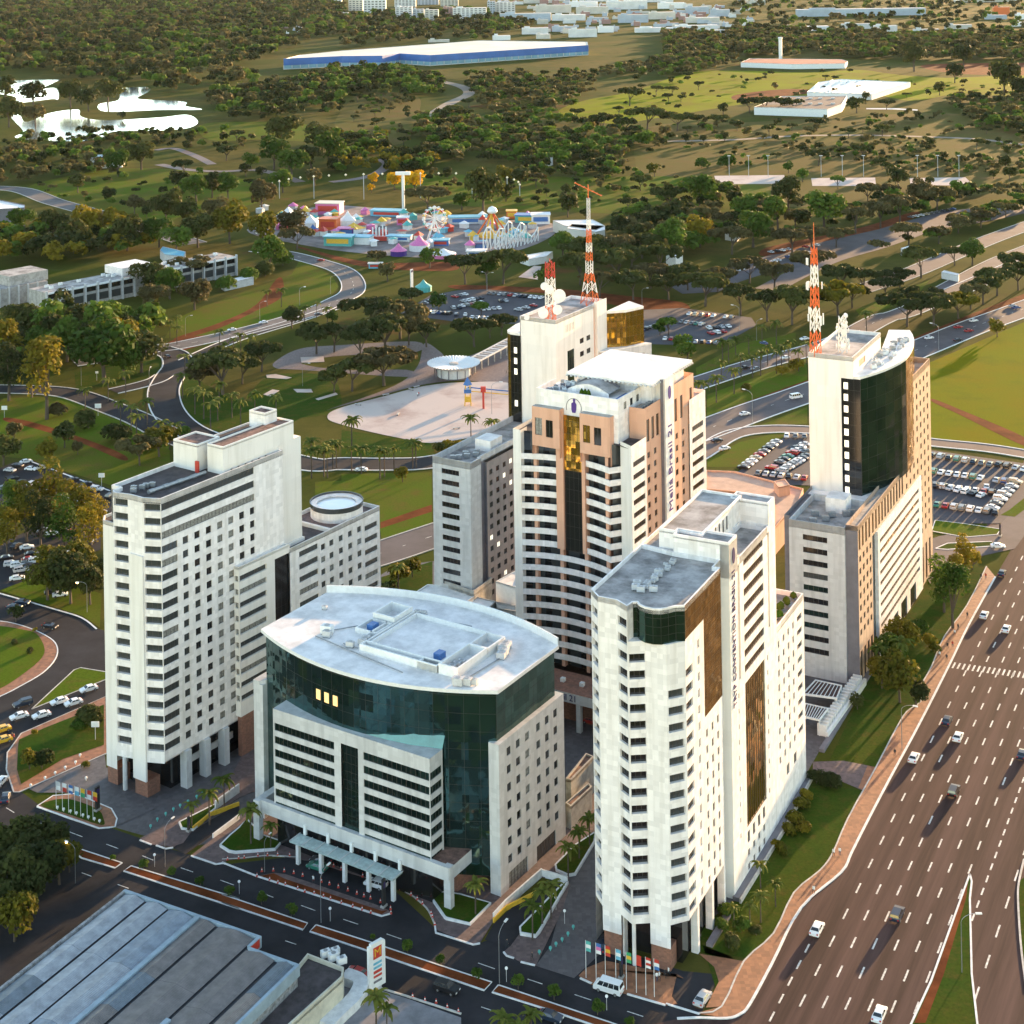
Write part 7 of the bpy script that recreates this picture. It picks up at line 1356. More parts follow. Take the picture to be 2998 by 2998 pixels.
# parked rows
CW = ['white'] * 7 + ['silver'] * 5 + ['grey'] * 3 + ['black'] * 4 + ['red', 'red', 'blue', 'navy', 'beige', 'green']
ncar = [0]
def parked(v, x, y, head, label, group):
    if ncar[0] >= 296: return
    c = rnd.choice(CW); k = rnd.choice(['car'] * 4 + ['suv']); p = W(v, x, y, .6); o = link('parked_car', simple_car(k, c), None, (p[0], p[1], .06), radians(head + rnd.uniform(-4, 4))); tag(o, c + ' car ' + label, 'car', group); ncar[0] += 1
def rows(v, rws, head, label, group):
    for x0, y0, x1, y1, n in rws:
        a, c = Vector(W(v, x0, y0)), Vector(W(v, x1, y1)); d = c - a; n = max(1, min(n, int(d.length / 2.5) + 1)); head = math.degrees(math.atan2(d.y, d.x)) + 90
        for i in range(n):
            if rnd.random() < .06: continue
            t = i / max(1, n - 1); parked(v, x0 + (x1 - x0) * t, y0 + (y1 - y0) * t, head, label, group)
rows('f', [(1415, 1220, 1740, 1272, 13), (1790, 1272, 1935, 1300, 5), (1420, 1312, 1820, 1368, 15), (1425, 1392, 1750, 1432, 12)], 62, 'in the packed car park right of the tan tower', 'cars packed right of the tan tower')
rows('i', [(1430, 35, 1690, 95, 10), (1440, 148, 1770, 192, 10), (1885, 20, 1755, 165, 7), (1720, 48, 1740, 50, 1)], 62, 'in the near rows of the car park by the junction', 'cars parked by the junction')
rows('f', [(345, 1290, 530, 1145, 9), (590, 1110, 690, 1115, 4), (505, 1295, 690, 1160, 9), (560, 1310, 700, 1225, 8), (640, 1180, 700, 1200, 3), (430, 1322, 690, 1350, 8)], 20, 'in the packed car park left of the green tower', 'cars packed left of the green tower')
for x, y in ((120, 320), (215, 265), (320, 215), (380, 305), (520, 290), (150, 430), (260, 470), (70, 540), (190, 530), (400, 490), (895, 440), (1060, 490), (985, 570), (1050, 572), (1195, 555), (1360, 640)): parked('L', x, y, rnd.choice([-15, 65, 40]), 'in the car park behind the grove at the left edge', 'cars behind the left grove')
for x, y in ((530, 1060), (640, 1100), (790, 1070), (1130, 1200), (200, 1250), (330, 1270), (390, 1350), (80, 1400), (140, 1480), (220, 1490), (310, 1470), (350, 1420), (260, 1550), (340, 1510), (440, 1440), (500, 1390), (210, 1650), (640, 1820), (740, 1850)): parked('L', x, y, rnd.choice([20, 25, 70]), 'under the trees of the left car park', 'cars under the left trees')
rows('e', [(400, 402, 475, 400, 5), (500, 412, 610, 420, 6), (650, 427, 700, 427, 3), (740, 442, 830, 447, 4), (470, 362, 565, 320, 6), (600, 392, 665, 386, 4), (680, 377, 785, 360, 6), (690, 350, 785, 333, 5), (800, 397, 890, 390, 5), (640, 325, 695, 312, 3), (840, 305, 1130, 332, 11), (900, 350, 930, 348, 2), (1000, 400, 1085, 375, 3)], 70, 'in the car park between kiosk and fairground', 'cars in the fairground car park')
rows('f', [(0, 467, 110, 482, 5), (150, 502, 260, 492, 4), (160, 532, 230, 522, 3), (40, 577, 190, 587, 6), (40, 422, 280, 442, 8)], 70, 'in the car park behind the helipad hotel', 'cars behind the helipad hotel')
rows('e', [(1690, 512, 1770, 492, 4), (1700, 545, 1720, 545, 1), (1830, 562, 1932, 567, 5)], 70, 'in the car park beside the gold tower', 'cars beside the gold tower')
rows('f', [(0, 225, 150, 205, 6), (200, 205, 330, 170, 7), (430, 160, 560, 110, 7), (600, 102, 740, 75, 7)], 25, 'under the boulevard trees', 'cars along the boulevard'); rows('c', [(500, 1425, 760, 1385, 9), (1290, 1228, 1530, 1182, 9)], 25, 'far along the boulevard', 'cars far along the boulevard')
# ================================================================== people
def person_mesh(seed, shirt, trousers, stride):
    me = bpy.data.meshes.new('p'); s = stride
    J = [(0, 0, .95), (0, 0, 1.2), (0, 0, 1.45), (0, .01, 1.56), (0, .02, 1.68), (.1, 0, .9), (.11, .18 * s, .5), (.11, .1 * s, .08), (.11, .22 * s, .04), (-.1, 0, .9), (-.11, -.1 * s, .5), (-.11, -.3 * s, .1), (-.11, -.2 * s, .04), (.19, 0, 1.42), (.25, -.1 * s, 1.15), (.24, .06 * s, .92), (-.19, 0, 1.42), (-.25, .1 * s, 1.15), (-.24, .2 * s, .95), (.24, .09 * s, .84), (-.24, .24 * s, .87), (0, .02, 1.76)]
    Ed = [(0, 1), (1, 2), (2, 3), (3, 4), (4, 21), (0, 5), (5, 6), (6, 7), (7, 8), (0, 9), (9, 10), (10, 11), (11, 12), (2, 13), (13, 14), (14, 15), (15, 19), (2, 16), (16, 17), (17, 18), (18, 20)]
    R = [.15, .14, .15, .055, .10, .09, .065, .045, .04, .09, .065, .045, .04, .06, .045, .035, .06, .06, .045, .035, .04, .04]
    R = R[:19] + [.03, .03, .07]
    me.from_pydata(J, Ed, []); o = bpy.data.objects.new('p', me); COL.objects.link(o); md = o.modifiers.new('s', 'SKIN'); o.modifiers.new('d', 'SUBSURF').levels = 1
    for i, sv in enumerate(me.skin_vertices[0].data): sv.radius = (R[i], R[i]); sv.use_root = (i == 0)
    dg = bpy.context.evaluated_depsgraph_get(); m2 = bpy.data.meshes.new_from_object(o.evaluated_get(dg)); bpy.data.objects.remove(o)
    m2.materials.clear()
    for x in (shirt, trousers, SKIN, HAIR): m2.materials.append(x)
    for f in m2.polygons:
        z = f.center.z; f.material_index = 3 if z > 1.72 or (z > 1.62 and f.center.y < -.01) else (2 if z > 1.5 else (0 if z > .96 else (2 if abs(f.center.x) > .2 else 1)))
    return m2
SKIN = mat('skin', (.35, .2, .13), .6, 0); HAIR = mat('hair', (.02, .015, .012), .7, 0); JEANS = mat('denim', (.03, .045, .09), .8, 0); DARKC = mat('dark_cloth', (.025, .025, .03), .8, 0)
PM = [('white shirt and dark trousers', person_mesh(1, WHITEP, DARKC, 1.0)), ('white shirt and jeans', person_mesh(2, WHITEP, JEANS, .4)), ('dark clothes', person_mesh(3, DARKC, DARKC, 1.2)), ('red shirt and jeans', person_mesh(4, REDP, JEANS, .8))]
def people(v, pts, where):
    for x, y, k, h in pts:
        p = W(v, x, y); o = link('person', PM[k][1], None, (p[0], p[1], .13), radians(h - 90)); tag(o, 'person in ' + PM[k][0] + ' ' + where, 'person', 'people on foot')
people('B', [(797, 128, 0, 240)], 'walking on the kerb by the avenue bend'); people('l', [(855, 603, 0, 240), (890, 597, 1, 240)], 'walking on the pavement beside the hotel lawn'); people('A', [(750, 830, 2, 240)], 'on the pavement near the curved lamp')
people('i', [(1690, 575, 2, 60), (1716, 572, 3, 240)], 'at the junction pavement'); people('i', [(1612, 795, 2, 60), (1560, 862, 2, 60), (1540, 895, 0, 60)], 'under the leafy avenue trees'); people('i', [(1500, 968, 2, 240), (1528, 960, 3, 60), (1455, 1018, 0, 240), (1495, 1035, 2, 240)], 'near the zebra crossing')
people('u', [(1740, 1580, 0, 0), (1720, 1590, 1, 90)], 'standing at the flag row'); people('u', [(1785, 1560, 2, 0), (1815, 1545, 0, 200)], 'by the hotel entrance'); people('u', [(713, 1425, 2, 200), (510, 1320, 2, 60)], 'on the forecourt corner'); people('t', [(738, 800, 0, 60)], 'on the lay-by island'); people('N', [(132, 1450, 3, 60), (115, 1440, 2, 200)], 'at the kerb by the taxis'); people('e', [(425, 815, 2, 0), (437, 890, 3, 90), (430, 893, 0, 270), (932, 765, 2, 0)], 'on the pale plaza')
# ================================================================== street furniture
def lamp_proto():
    b = MB(); b.tube((0, 0, 0), (0, 0, 8), .08, .05, 7, METAL); pole = b.mesh('pole'); b = MB(); pv = Vector((0, 0, 8))
    for i in range(6): t = (i + 1) / 6 * pi / 2; nx = Vector((2.4 * (1 - cos(t)), 0, 8 + 1.4 * sin(t))); b.tube(tuple(pv), tuple(nx), .045, n=6, m=METAL); pv = nx
    arm = b.mesh('arm'); b = MB(); b.box(-.1, .9, -.18, .18, -.1, .08, WHITEP); return pole, arm, b.mesh('lamp_head')
LP = lamp_proto()
def lamp(v, x, y, head, label, s=1.0, lit=False):
    p = W(v, x, y); o = link('street_lamp', None, None, (p[0], p[1], 0), radians(head)); o.scale = (s,) * 3; tag(o, label, 'street lamp', 'street lamps')
    link('pole', LP[0], o); link('arm', LP[1], o); link('lamp_head', LP[2], o, (2.4, 0, 9.4))
    if lit: b = MB(); b.lathe((2.8, 0, 9.2), [(.02, -.25), (.3, -.1), (.3, .0)], 8, mat('lamp_glow', (1, .7, .3), .5, 0, emit=(1, .62, .22), estr=9)); b.obj('lit_lamp', o)
for i, (v, x, y, h, lb, s) in enumerate([('A', 815, 770, -25, 'curved grey lamp post on the avenue pavement', 1.1), ('B', 1597, 552, 0, 'grey lamp post on the grassy median wedge', 1.1), ('f', 322, 515, 150, 'lamp post in the car park before the palms', 1.2), ('f', 420, 575, 30, 'lamp post beside the highway palms', 1.0), ('f', 397, 1045, 140, 'lamp post between expressway and slip road', 1.3), ('f', 1450, 628, 140, 'lamp post beside the expressway right of the green tower', 1.2), ('d', 1695, 380, 20, 'lamp post inside the road curve', 1.0), ('d', 1470, 465, 20, 'lamp post by the white cars on the curving road', 1.0), ('d', 460, 830, 160, 'lamp post by the park road grove', 1.0), ('d', 915, 740, 90, 'lamp post inside the slip road bend', 1.0), ('d', 845, 865, 90, 'lamp post in the road wedge', 1.0), ('d', 1050, 550, 20, 'lamp post at the red track', 1.0), ('d', 1870, 310, 20, 'lamp post at the top of the road curve', 1.0), ('d', 1712, 832, 0, 'lamp post on the dark green lawn', 1.0), ('L', 688, 1835, 20, 'curved lamp post before the clump by the hotel', 1.2), ('t', 800, 1110, 63, 'lamp post at the median gap before the glass block', 1.0), ('u', 448, 1600, 63, 'lamp post on the median before the right ramp', 1.0), ('e', 825, 292, 0, 'lamp post at the back of the fairground car park', 1.0), ('e', 850, 990, 0, 'tall lamp post on the pale plaza', 1.3), ('e', 1700, 385, 0, 'lamp post beside the gold tower car park', 1.0), ('i', 1418, 262, 200, 'white mast lamp at the corner of the tan tower', 1.6), ('F', 1490, 598, 140, 'lamp post under the spreading car park trees', 1.0), ('F', 365, 690, 30, 'lamp post on the verge above the palms', 1.0), ('s', 1335, 660, 63, 'lamp post on the median before the left ramp', .9), ('t', 345, 700, 63, 'slim lamp post beside the lay-by', .7)]): lamp(v, x, y, h, lb, s)
lamp('s', 610, 790, 150, 'lit lamp post among the corner trees', .8, True); lamp('N', 822, 235, 190, 'lit lamp post beside the ring road verge', .9, True)
for x in (265, 375, 485, 785, 905, 1025, 1330, 1445, 1565):
    p = W('c', x, 1000); o = link('floodlight_pole', None, None, (p[0], p[1], 0)); tag(o, 'tall pale floodlight pole beside the sand pitches', 'floodlight', 'floodlights of the sand pitches'); b = MB(); b.tube((0, 0, 0), (0, 0, 16), .18, .14, 6, LGREY); b.obj('pole', o); b = MB(); b.box(-1.2, 1.2, -.2, .2, 15.6, 16.2, LGREY); b.obj('light_bar', o)
# cones, bollards, flags
b = MB(); b.lathe((0, 0, .06), [(.2, 0), (.13, .3)], 8, REDP, cap=False); b.lathe((0, 0, .06), [(.131, .3), (.08, .5)], 8, WHITEP, cap=False); b.lathe((0, 0, .06), [(.081, .5), (.03, .75)], 8, REDP); b.box(-.22, .22, -.22, .22, 0, .06, REDP); CONE = b.mesh('traffic_cone')
for x, y in ((45, 605), (135, 595), (180, 590), (290, 575), (368, 570), (450, 570), (547, 575), (628, 585), (322, 700), (415, 695), (503, 700), (580, 715), (652, 737), (740, 765), (803, 785), (868, 805), (940, 830), (1017, 855), (1090, 882), (1147, 903), (1200, 920), (1280, 950), (1362, 1005), (865, 645), (902, 660), (963, 685), (1137, 742), (1390, 825), (1440, 845), (1528, 893), (1578, 927), (1620, 963), (1690, 1045), (1700, 1070), (1720, 1135), (283, 740), (385, 770), (452, 793), (512, 808), (612, 840), (670, 865), (745, 880), (820, 905), (877, 925), (965, 955), (1057, 985), (1133, 1010), (1203, 1035), (1365, 1040)):
    p = W('t', x, y); o = link('traffic_cone', CONE, None, (p[0], p[1], .13)); tag(o, 'red and white traffic cone lining the lay-by of the glass block', 'traffic cone', 'cones along the lay-by')
for x, y in ((1540, 1715), (1640, 1745), (1730, 1760), (1820, 1800), (1910, 1835)): p = W('t', x, y); o = link('traffic_cone', CONE, None, (p[0], p[1], .05)); tag(o, 'red and white traffic cone at the near kerb by the sign', 'traffic cone', 'cones at the near kerb')
def ball(top): b = MB(); b.lathe((0, 0, 0), [(.12, 0), (.1, .35), (.3, .45), (.36, .7), (.28, .95), (.02, 1.05)], 10, top); return b.mesh('bollard')
BT, BWH = ball(TEALP), ball(WHITEP)
for v, pts, me, lb, g in (('u', [(770, 1370), (860, 1340), (905, 1305), (955, 1268), (1002, 1222), (1045, 1167)], BT, 'teal ball bollard in the row left of the avenue hotel', 'bollards by the avenue hotel'), ('s', [(1217, 350), (1272, 295), (1340, 250), (1402, 212), (1456, 182), (1520, 150), (1590, 110), (1640, 78)], BT, 'teal ball bollard along the drive of the tall left hotel', 'bollards along the left drive'), ('N', [(290, 1890), (425, 1820), (520, 1772), (615, 1722), (712, 1672), (755, 1605), (812, 1822)], BWH, 'white ball bollard along the lawn of the tall left hotel', 'bollards along the left lawn'), ('s', [(465, 200), (515, 215), (570, 230), (618, 245), (670, 262), (715, 278), (762, 292), (805, 308)], BWH, 'white ball marker at the foot of a flagpole on the left island', 'flag island markers')):
    for x, y in pts: p = W(v, x, y); o = link('bollard', me, None, (p[0], p[1], .1)); o.scale = (.8,) * 3; tag(o, lb, 'bollard', g)
def flag(v, x, y, h, cols, label, g):
    p = W(v, x, y); o = link('flagpole', None, None, (p[0], p[1], .1)); tag(o, label, 'flagpole', g); b = MB(); b.tube((0, 0, 0), (0, 0, h), .06, .04, 6, WHITEP); b.obj('pole', o); b = MB(); k = len(cols)
    for i in range(k):
        for j in range(3): x0, x1 = .06 + j * .28, .06 + (j + 1) * .28; yy = [.10 * sin(3 * x0), .10 * sin(3 * x1)]; z0, z1 = h - 1.9 + 1.8 * i / k - .35 * x0, h - 1.9 + 1.8 * (i + 1) / k - .35 * x0; b.quad((x0, yy[0], z0), (x1, yy[1], z0 - .1), (x1, yy[1], z1 - .1), (x0, yy[0], z1), cols[i])
    b.obj('flag', o)
for i, (x, y, cc, nm) in enumerate([(1148, 1560, [TEALP, WHITEP, TEALP], 'teal and white'), (1230, 1580, [WHITEP, PINKP, BLUEP], 'pink and white'), (1305, 1600, [REDP, YELLOWP, REDP], 'red and yellow'), (1390, 1630, [CYANP, WHITEP, CYANP], 'sky blue and white'), (1475, 1655, [GREENP, YELLOWP, GREENP], 'green and yellow'), (1555, 1680, [REDP, REDP], 'plain red'), (1632, 1700, [WHITEP, REDP, WHITEP, REDP], 'red and white striped'), (1700, 1715, [BLUEP, WHITEP, REDP], 'blue, white and red')]): flag('u', x, y, 6.6, cc, nm + ' flag on a pole before the avenue hotel', 'flags of the avenue hotel')
for i, (x, y, cc, nm) in enumerate([(455, 195, [WHITEP, LGREY], 'white'), (505, 210, [REDP, WHITEP], 'red'), (555, 225, [BLUEP, WHITEP, BLUEP], 'blue and white'), (605, 240, [CYANP, WHITEP], 'sky blue'), (652, 255, [GREENP, YELLOWP], 'green'), (705, 270, [WHITEP, REDP], 'white and red'), (752, 285, [REDP, YELLOWP], 'red and gold')]): flag('s', x, y, 6.0, cc, nm + ' flag on the island of the tall left hotel', 'flags of the left hotel')
def totem(v, x, y, h, wd, m_, label, head=60):
    p = W(v, x, y); o = link('totem_sign', None, None, (p[0], p[1], .12), radians(head)); tag(o, label, 'sign', 'totem signs'); b = MB(); b.box(-wd / 2, wd / 2, -.2, .2, .4, h, m_); b.obj('panel', o); b = MB(); b.box(-wd / 2 - .2, wd / 2 + .2, -.4, .4, 0, .4, CONC); b.obj('base', o)
    b = MB(); b.box(-wd / 2 + .15, wd / 2 - .15, -.22, -.2, h - 1.6, h - .5, NAVYP); b.obj('sign_face', o)
totem('t', 1308, 985, 5.2, .9, BLACKP, 'black totem sign at the end of the lay-by island'); totem('s', 788, 205, 5.0, 1.1, BLACKP, 'black totem sign among the flags of the left hotel'); totem('u', 1432, 1560, 4.0, .7, BLACKP, 'dark totem sign between the flagpoles'); totem('s', 1525, 375, 3.0, .5, BLACKP, 'slim dark sign at the left ramp'); totem('i', 1798, 330, 4.0, 1.0, BLACKP, 'dark sign board on the island by the junction'); totem('F', 1040, 598, 11, 2.2, WHITEP, 'tall white column sign beside the green tent')
# tall white sign pylon with restaurant panels
p = W('t', 1250, 1650, 0); SG = thing('sign_pylon', 'white sign pylon with a red panel at the near street', 'sign', (p[0], p[1], 0), radians(43))
b = MB(); b.box(-1.75, 1.75, -.3, .3, .6, 8.0, WHITEP); b.prism([(-1.3, -.299), (1.3, -.299), (1.3, .299), (-1.3, .299)], 8.0, 8.35, WHITEP); b.obj('panel', SG); b = MB(); b.box(-.9, .9, -.25, .25, 0, .6, LGREY); b.obj('post', SG)
b = MB(); b.box(-.85, .95, -.34, -.305, 5.6, 7.6, REDP); b.obj('red_panel', SG); tm = text_mesh('M', 2.0, .02, YELLOWP, 'lettering'); o = link('golden_letter', tm, SG); o.rotation_euler = (pi / 2, 0, 0); o.location = (.05, -.37, 6.6)
for z0, z1, m_ in ((4.6, 5.0, CYANP), (3.9, 4.3, CYANP), (3.1, 3.6, REDP), (2.4, 2.8, REDP), (1.5, 1.9, DGREY)): b = MB(); b.box(-.85, .95, -.33, -.305, z0, z1, m_); b.obj('print_line', SG)
# ================================================================== buildings round the complex
def local_frame(pa, pb):
    d = (Vector(pb) - Vector(pa)); return math.atan2(d.y, d.x), d.length
def corrug(name, c):
    if name in MATS: return MATS[name]
    m = mat(name, c, .55, .16, .5, detail=7); t = m.node_tree; N = t.nodes; wv = N.new('ShaderNodeTexWave'); wv.inputs['Scale'].default_value = 1.1; wv.bands_direction = 'Y'; tc = N.new('ShaderNodeTexCoord'); t.links.new(tc.outputs['Object'], wv.inputs['Vector'])
    bp = N.new('ShaderNodeBump'); bp.inputs['Strength'].default_value = .5; bp.inputs['Distance'].default_value = .1; t.links.new(wv.outputs['Fac'], bp.inputs['Height']); t.links.new(bp.outputs[0], N['Principled BSDF'].inputs['Normal'])
    return m
SB = [corrug('pale_sheet_metal', (.36, .38, .41)), corrug('blue_grey_sheet_metal', (.27, .31, .36)), corrug('brown_grey_sheet_metal', (.20, .175, .165)), corrug('dull_blue_sheet_metal', (.16, .19, .22)), corrug('warm_sheet_metal', (.26, .215, .19))]
ZR = 8.0
pa = W('s', 1010, 850, ZR); pb = W('t', 320, 1232, ZR)
ang_, Lf = local_frame(pa, pb)
SH = thing('warehouse_shed', 'big shed with striped grey sheet-metal roof in the near left corner', 'building', (pa[0], pa[1], 0), ang_)
# local x runs along the front edge, local -y towards the camera
def shl(v, x, y): p = Vector(W(v, x, y, ZR)) - Vector(pa); c, s = cos(-ang_), sin(-ang_); return (p.x * c - p.y * s, p.x * s + p.y * c)
right2 = shl('t', 650, 1440); step = shl('t', 235, 1322); dep = -62.0; notch = step[1]
GUT = mat('dark_gutter', (.04, .04, .045), .7, 0)
strips = [(.8, 5.4), (5.9, 10.6), (11.0, 16.8), (17.3, 21.5), (22.1, Lf - 1.0)]
tint = [0, 0, 0, 2, 2]
xs_end = right2[0]
strips2 = strips + [(Lf - .4, Lf + (xs_end - Lf) * .55), (Lf + (xs_end - Lf) * .62, xs_end - .6)]
for i, (x0, x1) in enumerate(strips2):
    y = -.8 if x0 < Lf - 1 else notch - .6
    k = 0
    while y > dep:
        ln = rnd.choice([9, 12, 16, 20]); y1 = max(dep, y - ln); c_ = (rnd.choice([0, 0, 1, 0, 3]) if i < 3 else rnd.choice([2, 2, 2, 4, 3, 4]))
        h = .55; xm = x0 + (x1 - x0) * .5
        b = MB(); b.quad((x0, y1, ZR), (xm, y1, ZR + h), (xm, y - .04, ZR + h), (x0, y - .04, ZR)); b.quad((xm, y1, ZR + h), (x1, y1, ZR), (x1, y - .04, ZR), (xm, y - .04, ZR + h)); b.obj('roof_panel', SH, SB[c_]); y = y1; k += 1
b = MB(); b.quad((.2, dep, ZR - .25), (xs_end, dep, ZR - .25), (xs_end, notch, ZR - .25), (.2, notch, ZR - .25), GUT); b.quad((.2, notch, ZR - .25), (Lf, notch, ZR - .25), (Lf, -.2, ZR - .25), (.2, -.2, ZR - .25), GUT); b.obj('gutters', SH)
FAS = mat('pale_blue_fascia', (.30, .38, .44), .6, .1, .5)
b = MB(); b.box(0, Lf, -.6, 0, ZR - 1.6, ZR + .35, FAS); b.obj('fascia', SH); b = MB(); b.box(Lf - .6, Lf, notch, -.6, ZR - 1.6, ZR + .35, FAS); b.box(Lf - .02, Lf + .05, notch + .2, -.6, ZR - 1.2, ZR + .2, REDP); b.obj('fascia', SH); b = MB(); b.box(Lf, xs_end, notch - .6, notch, ZR - 1.6, ZR + .35, FAS); b.obj('fascia', SH)
b = MB(); b.box(xs_end - .6, xs_end, dep, notch - .6, ZR - 1.6, ZR + .35, FAS); b.obj('fascia', SH); b = MB(); b.box(0, .5, dep, -.6, ZR - 1.6, ZR + .3, mat('rough_shed_wall', (.33, .33, .33), .9, .3, 1)); b.obj('fascia', SH)
for x in (16.9, 30.0): b = MB(); b.box(x, x + .9, dep, -24 if x > 20 else -.8, ZR - .1, ZR + .5, FAS); b.obj('ridge_box', SH)
b = MB(); b.box(.3, xs_end - .3, dep, notch - .3, 0, ZR - .3, mat('rough_shed_wall', (.33, .33, .33), .9, .3, 1)); b.obj('wall', SH); b = MB(); b.box(.3, Lf - .3, notch - .29, -.3, 0, ZR - .3, CONC); b.obj('wall', SH)
# dark-roofed restaurant next to it
def poly_building(name, label, v, pts, z, wall, roofm, par=.6, cat='building', base=0):
    w_ = WP(v, pts, z); cxx = sum(p[0] for p in w_) / len(w_); cyy = sum(p[1] for p in w_) / len(w_); t_ = thing(name, label, cat, (cxx, cyy, 0)); l = [(p[0] - cxx, p[1] - cyy) for p in w_]
    if sum(l[i][0] * l[(i + 1) % len(l)][1] - l[(i + 1) % len(l)][0] * l[i][1] for i in range(len(l))) < 0: l.reverse()
    shell(t_, l, base, z - .1, wall); roof_slab(t_, l, z - .3, roofm, par, wall); return t_, l
rt, l = poly_building('restaurant', 'low dark-roofed building with cream parapet beside the white sign pylon', 't', [(690, 1372), (985, 1485), (975, 1560), (500, 1990), (60, 1990), (620, 1460)], 5.0, mat('cream_wall', (.62, .58, .46), .8, .1, .5), ROOFD, .7)
for x, y, s in ((3, 8.5, 1.0), (4.5, 7.6, 1.1), (6.0, 6.6, 1.0), (4.6, 9.3, .9), (-4, 1, .9), (-5, -.6, .8), (-3.2, .2, .7)): ac_unit(rt, x, y, 4.7, s, WHITEP, .5)
pp = WP('t', [(985, 1540), (980, 1600), (510, 1995), (560, 1940)], 3.2)
for i in range(7): p = Vector(W('t', 930 - i * 62, 1640 + i * 50, 3.0)); o_ = MB(); o_.box(-.5, .5, -.08, .08, -.7, .7, DARKW); q = o_.obj('window', rt); q.location = (p.x - rt.location.x + .5, p.y - rt.location.y - .4, 3.0); q.rotation_euler = (0, 0, radians(62.65))
sheet('drive_through', WP('t', [(1000, 1600), (1250, 1650), (1480, 1720), (1932, 1880), (1932, 2100), (560, 2100)]), .06, mat('concrete_yard', (.24, .23, .24), .9, .15, .3)); wall_line(ST, WP('t', [(1270, 1640), (1500, 1710), (1932, 1850)]), .3, 0, .25, KERB)
CV = thing('drive_wall', 'white curved wall of the drive-through lane', 'wall', (0, 0, 0)); wall_line(CV, crom(WP('t', [(990, 1580), (1120, 1640), (1080, 1760), (960, 1880), (840, 2000)]), 4), 2.6, 0, 1.6, KERBW, 'wall_segment')
# concrete school
pa = W('d', 262, 425); pb = W('d', 1335, 205); a_, Ls = local_frame(pa, pb)
SCH = thing('school_building', 'long weathered concrete school with white columns among trees', 'building', (pa[0], pa[1], 0), a_)
b = MB(); b.box(0, Ls * .46, 0, 16, 0, 10.5, CONC, ROOFG); b.obj('wing', SCH); b = MB(); b.box(Ls * .55, Ls, 0, 16, 0, 10.5, CONC, ROOFG); b.obj('wing', SCH); b = MB(); b.box(Ls * .40, Ls * .56, 4, 20, 10.4, 14.5, WHITE, ROOFW); b.obj('roof_block', SCH)
b = MB(); b.box(Ls * .46, Ls * .55, 2, 15, 0, 9.5, CONC); b.obj('link_block', SCH)
for i in range(17):
    x = Ls * i / 16.0
    if Ls * .47 < x < Ls * .54: continue
    b = MB(); b.box(x - .35, x + .35, -1.2, -.02, 0, 11.4, LGREY); b.obj('column', SCH)
    if i < 16 and not (Ls * .41 < x < Ls * .54):
        b = MB(); b.box(x + .8, x + Ls / 16 - .8, -.06, .0, 7.0, 9.4, DARKW); b.obj('window', SCH); b = MB(); b.box(x + .8, x + Ls / 16 - .8, -.06, .0, 2.0, 5.6, DARKW2); b.obj('window', SCH)
        b = MB(); b.box(x + .6, x + Ls / 16 - .6, -1.0, -.07, 9.6, 10.4, WHITEP); b.obj('beam', SCH)
for i in range(26): ac_unit(SCH, rnd.uniform(2, Ls - 2), rnd.uniform(3, 14), 10.5, 1.2, WHITEP, 0)
pa2 = W('d', -60, 405); SC2 = thing('school_annex', 'square concrete school block at the left picture edge', 'building', (pa2[0], pa2[1], 0), a_); b = MB(); b.box(0, 34, 2, 20, 0, 9, CONC, ROOFG); b.obj('wall', SC2); b = MB(); b.box(14, 36, 5, 22, 9, 14, CONC, ROOFG); b.obj('upper_block', SC2)
for i in range(6): b = MB(); b.box(1 + i * 5.3, 1.6 + i * 5.3, 1, 1.98, 0, 9.6, LGREY); b.obj('column', SC2)
poly_building('white_depot', 'flat white-roofed depot cut by the left picture edge', 'a', [(-200, 1130), (-60, 1120), (140, 1160), (140, 1175), (-100, 1190)], 12, DGREY, ROOFW, .5); poly_building('lake_pavilion', 'long pale blue roof of a pavilion near the lake', 'a', [(500, 880), (690, 862), (710, 880), (690, 905), (560, 912)], 6, WHITEP, mat('ice_blue_roof', (.55, .68, .75), .6, .1, .1), .2)
poly_building('car_shelter', 'white curved shelter roof beside the school hedge', 'd', [(1250, 240), (1420, 195), (1435, 215), (1270, 252)], 4, LGREY, ROOFW, .2); poly_building('blue_tarp_hut', 'small hut under a blue sheet behind the school', 'd', [(905, 60), (920, 40), (1050, 70), (1040, 95), (930, 85)], 5, LGREY, CYANP, .1)
# exhibition pavilion far off
ZP = 15
t_, l = poly_building('exhibition_pavilion', 'huge pale-roofed exhibition pavilion with a blue fascia', 'a', [(1605, 335), ('b', 0, 320), ('b', 230, 318), ('b', 330, 305), ('b', 500, 315), ('b', 1395, 258), ('b', 1390, 238), ('b', 780, 230), ('b', 0, 288), ('a', 1700, 312)], ZP, WHITEP, mat('cream_roof', (.66, .61, .52), .8, .08, .02), .6)
fr = WP('a', [(1605, 335), ('b', 0, 320), ('b', 230, 318), ('b', 330, 305), ('b', 500, 315), ('b', 1395, 258)], ZP); l2 = [(p[0] - t_.location.x, p[1] - t_.location.y - .8) for p in fr]
BF = mat('blue_fascia', (.04, .14, .42), .5, .1, .05)
wall_line(t_, l2, 1.0, 6.0, 15.9, BF, 'fascia')
for i in range(len(l2) - 1):
    a, c = Vector(l2[i]), Vector(l2[i + 1]); n = max(1, int((c - a).length / 12))
    for k in range(n): p = a.lerp(c, k / n); b = MB(); b.box(-.5, .5, -1.5, -.6, 0, 6, LGREY); o = b.obj('column', t_); o.location = (p.x, p.y, 0)
    wall_line(t_, [tuple(a + Vector((0, .3))), tuple(c + Vector((0, .3)))], .4, 1, 6, mat('pale_blue_glazing', (.25, .42, .5), .2, .1, .05), 'glazing')
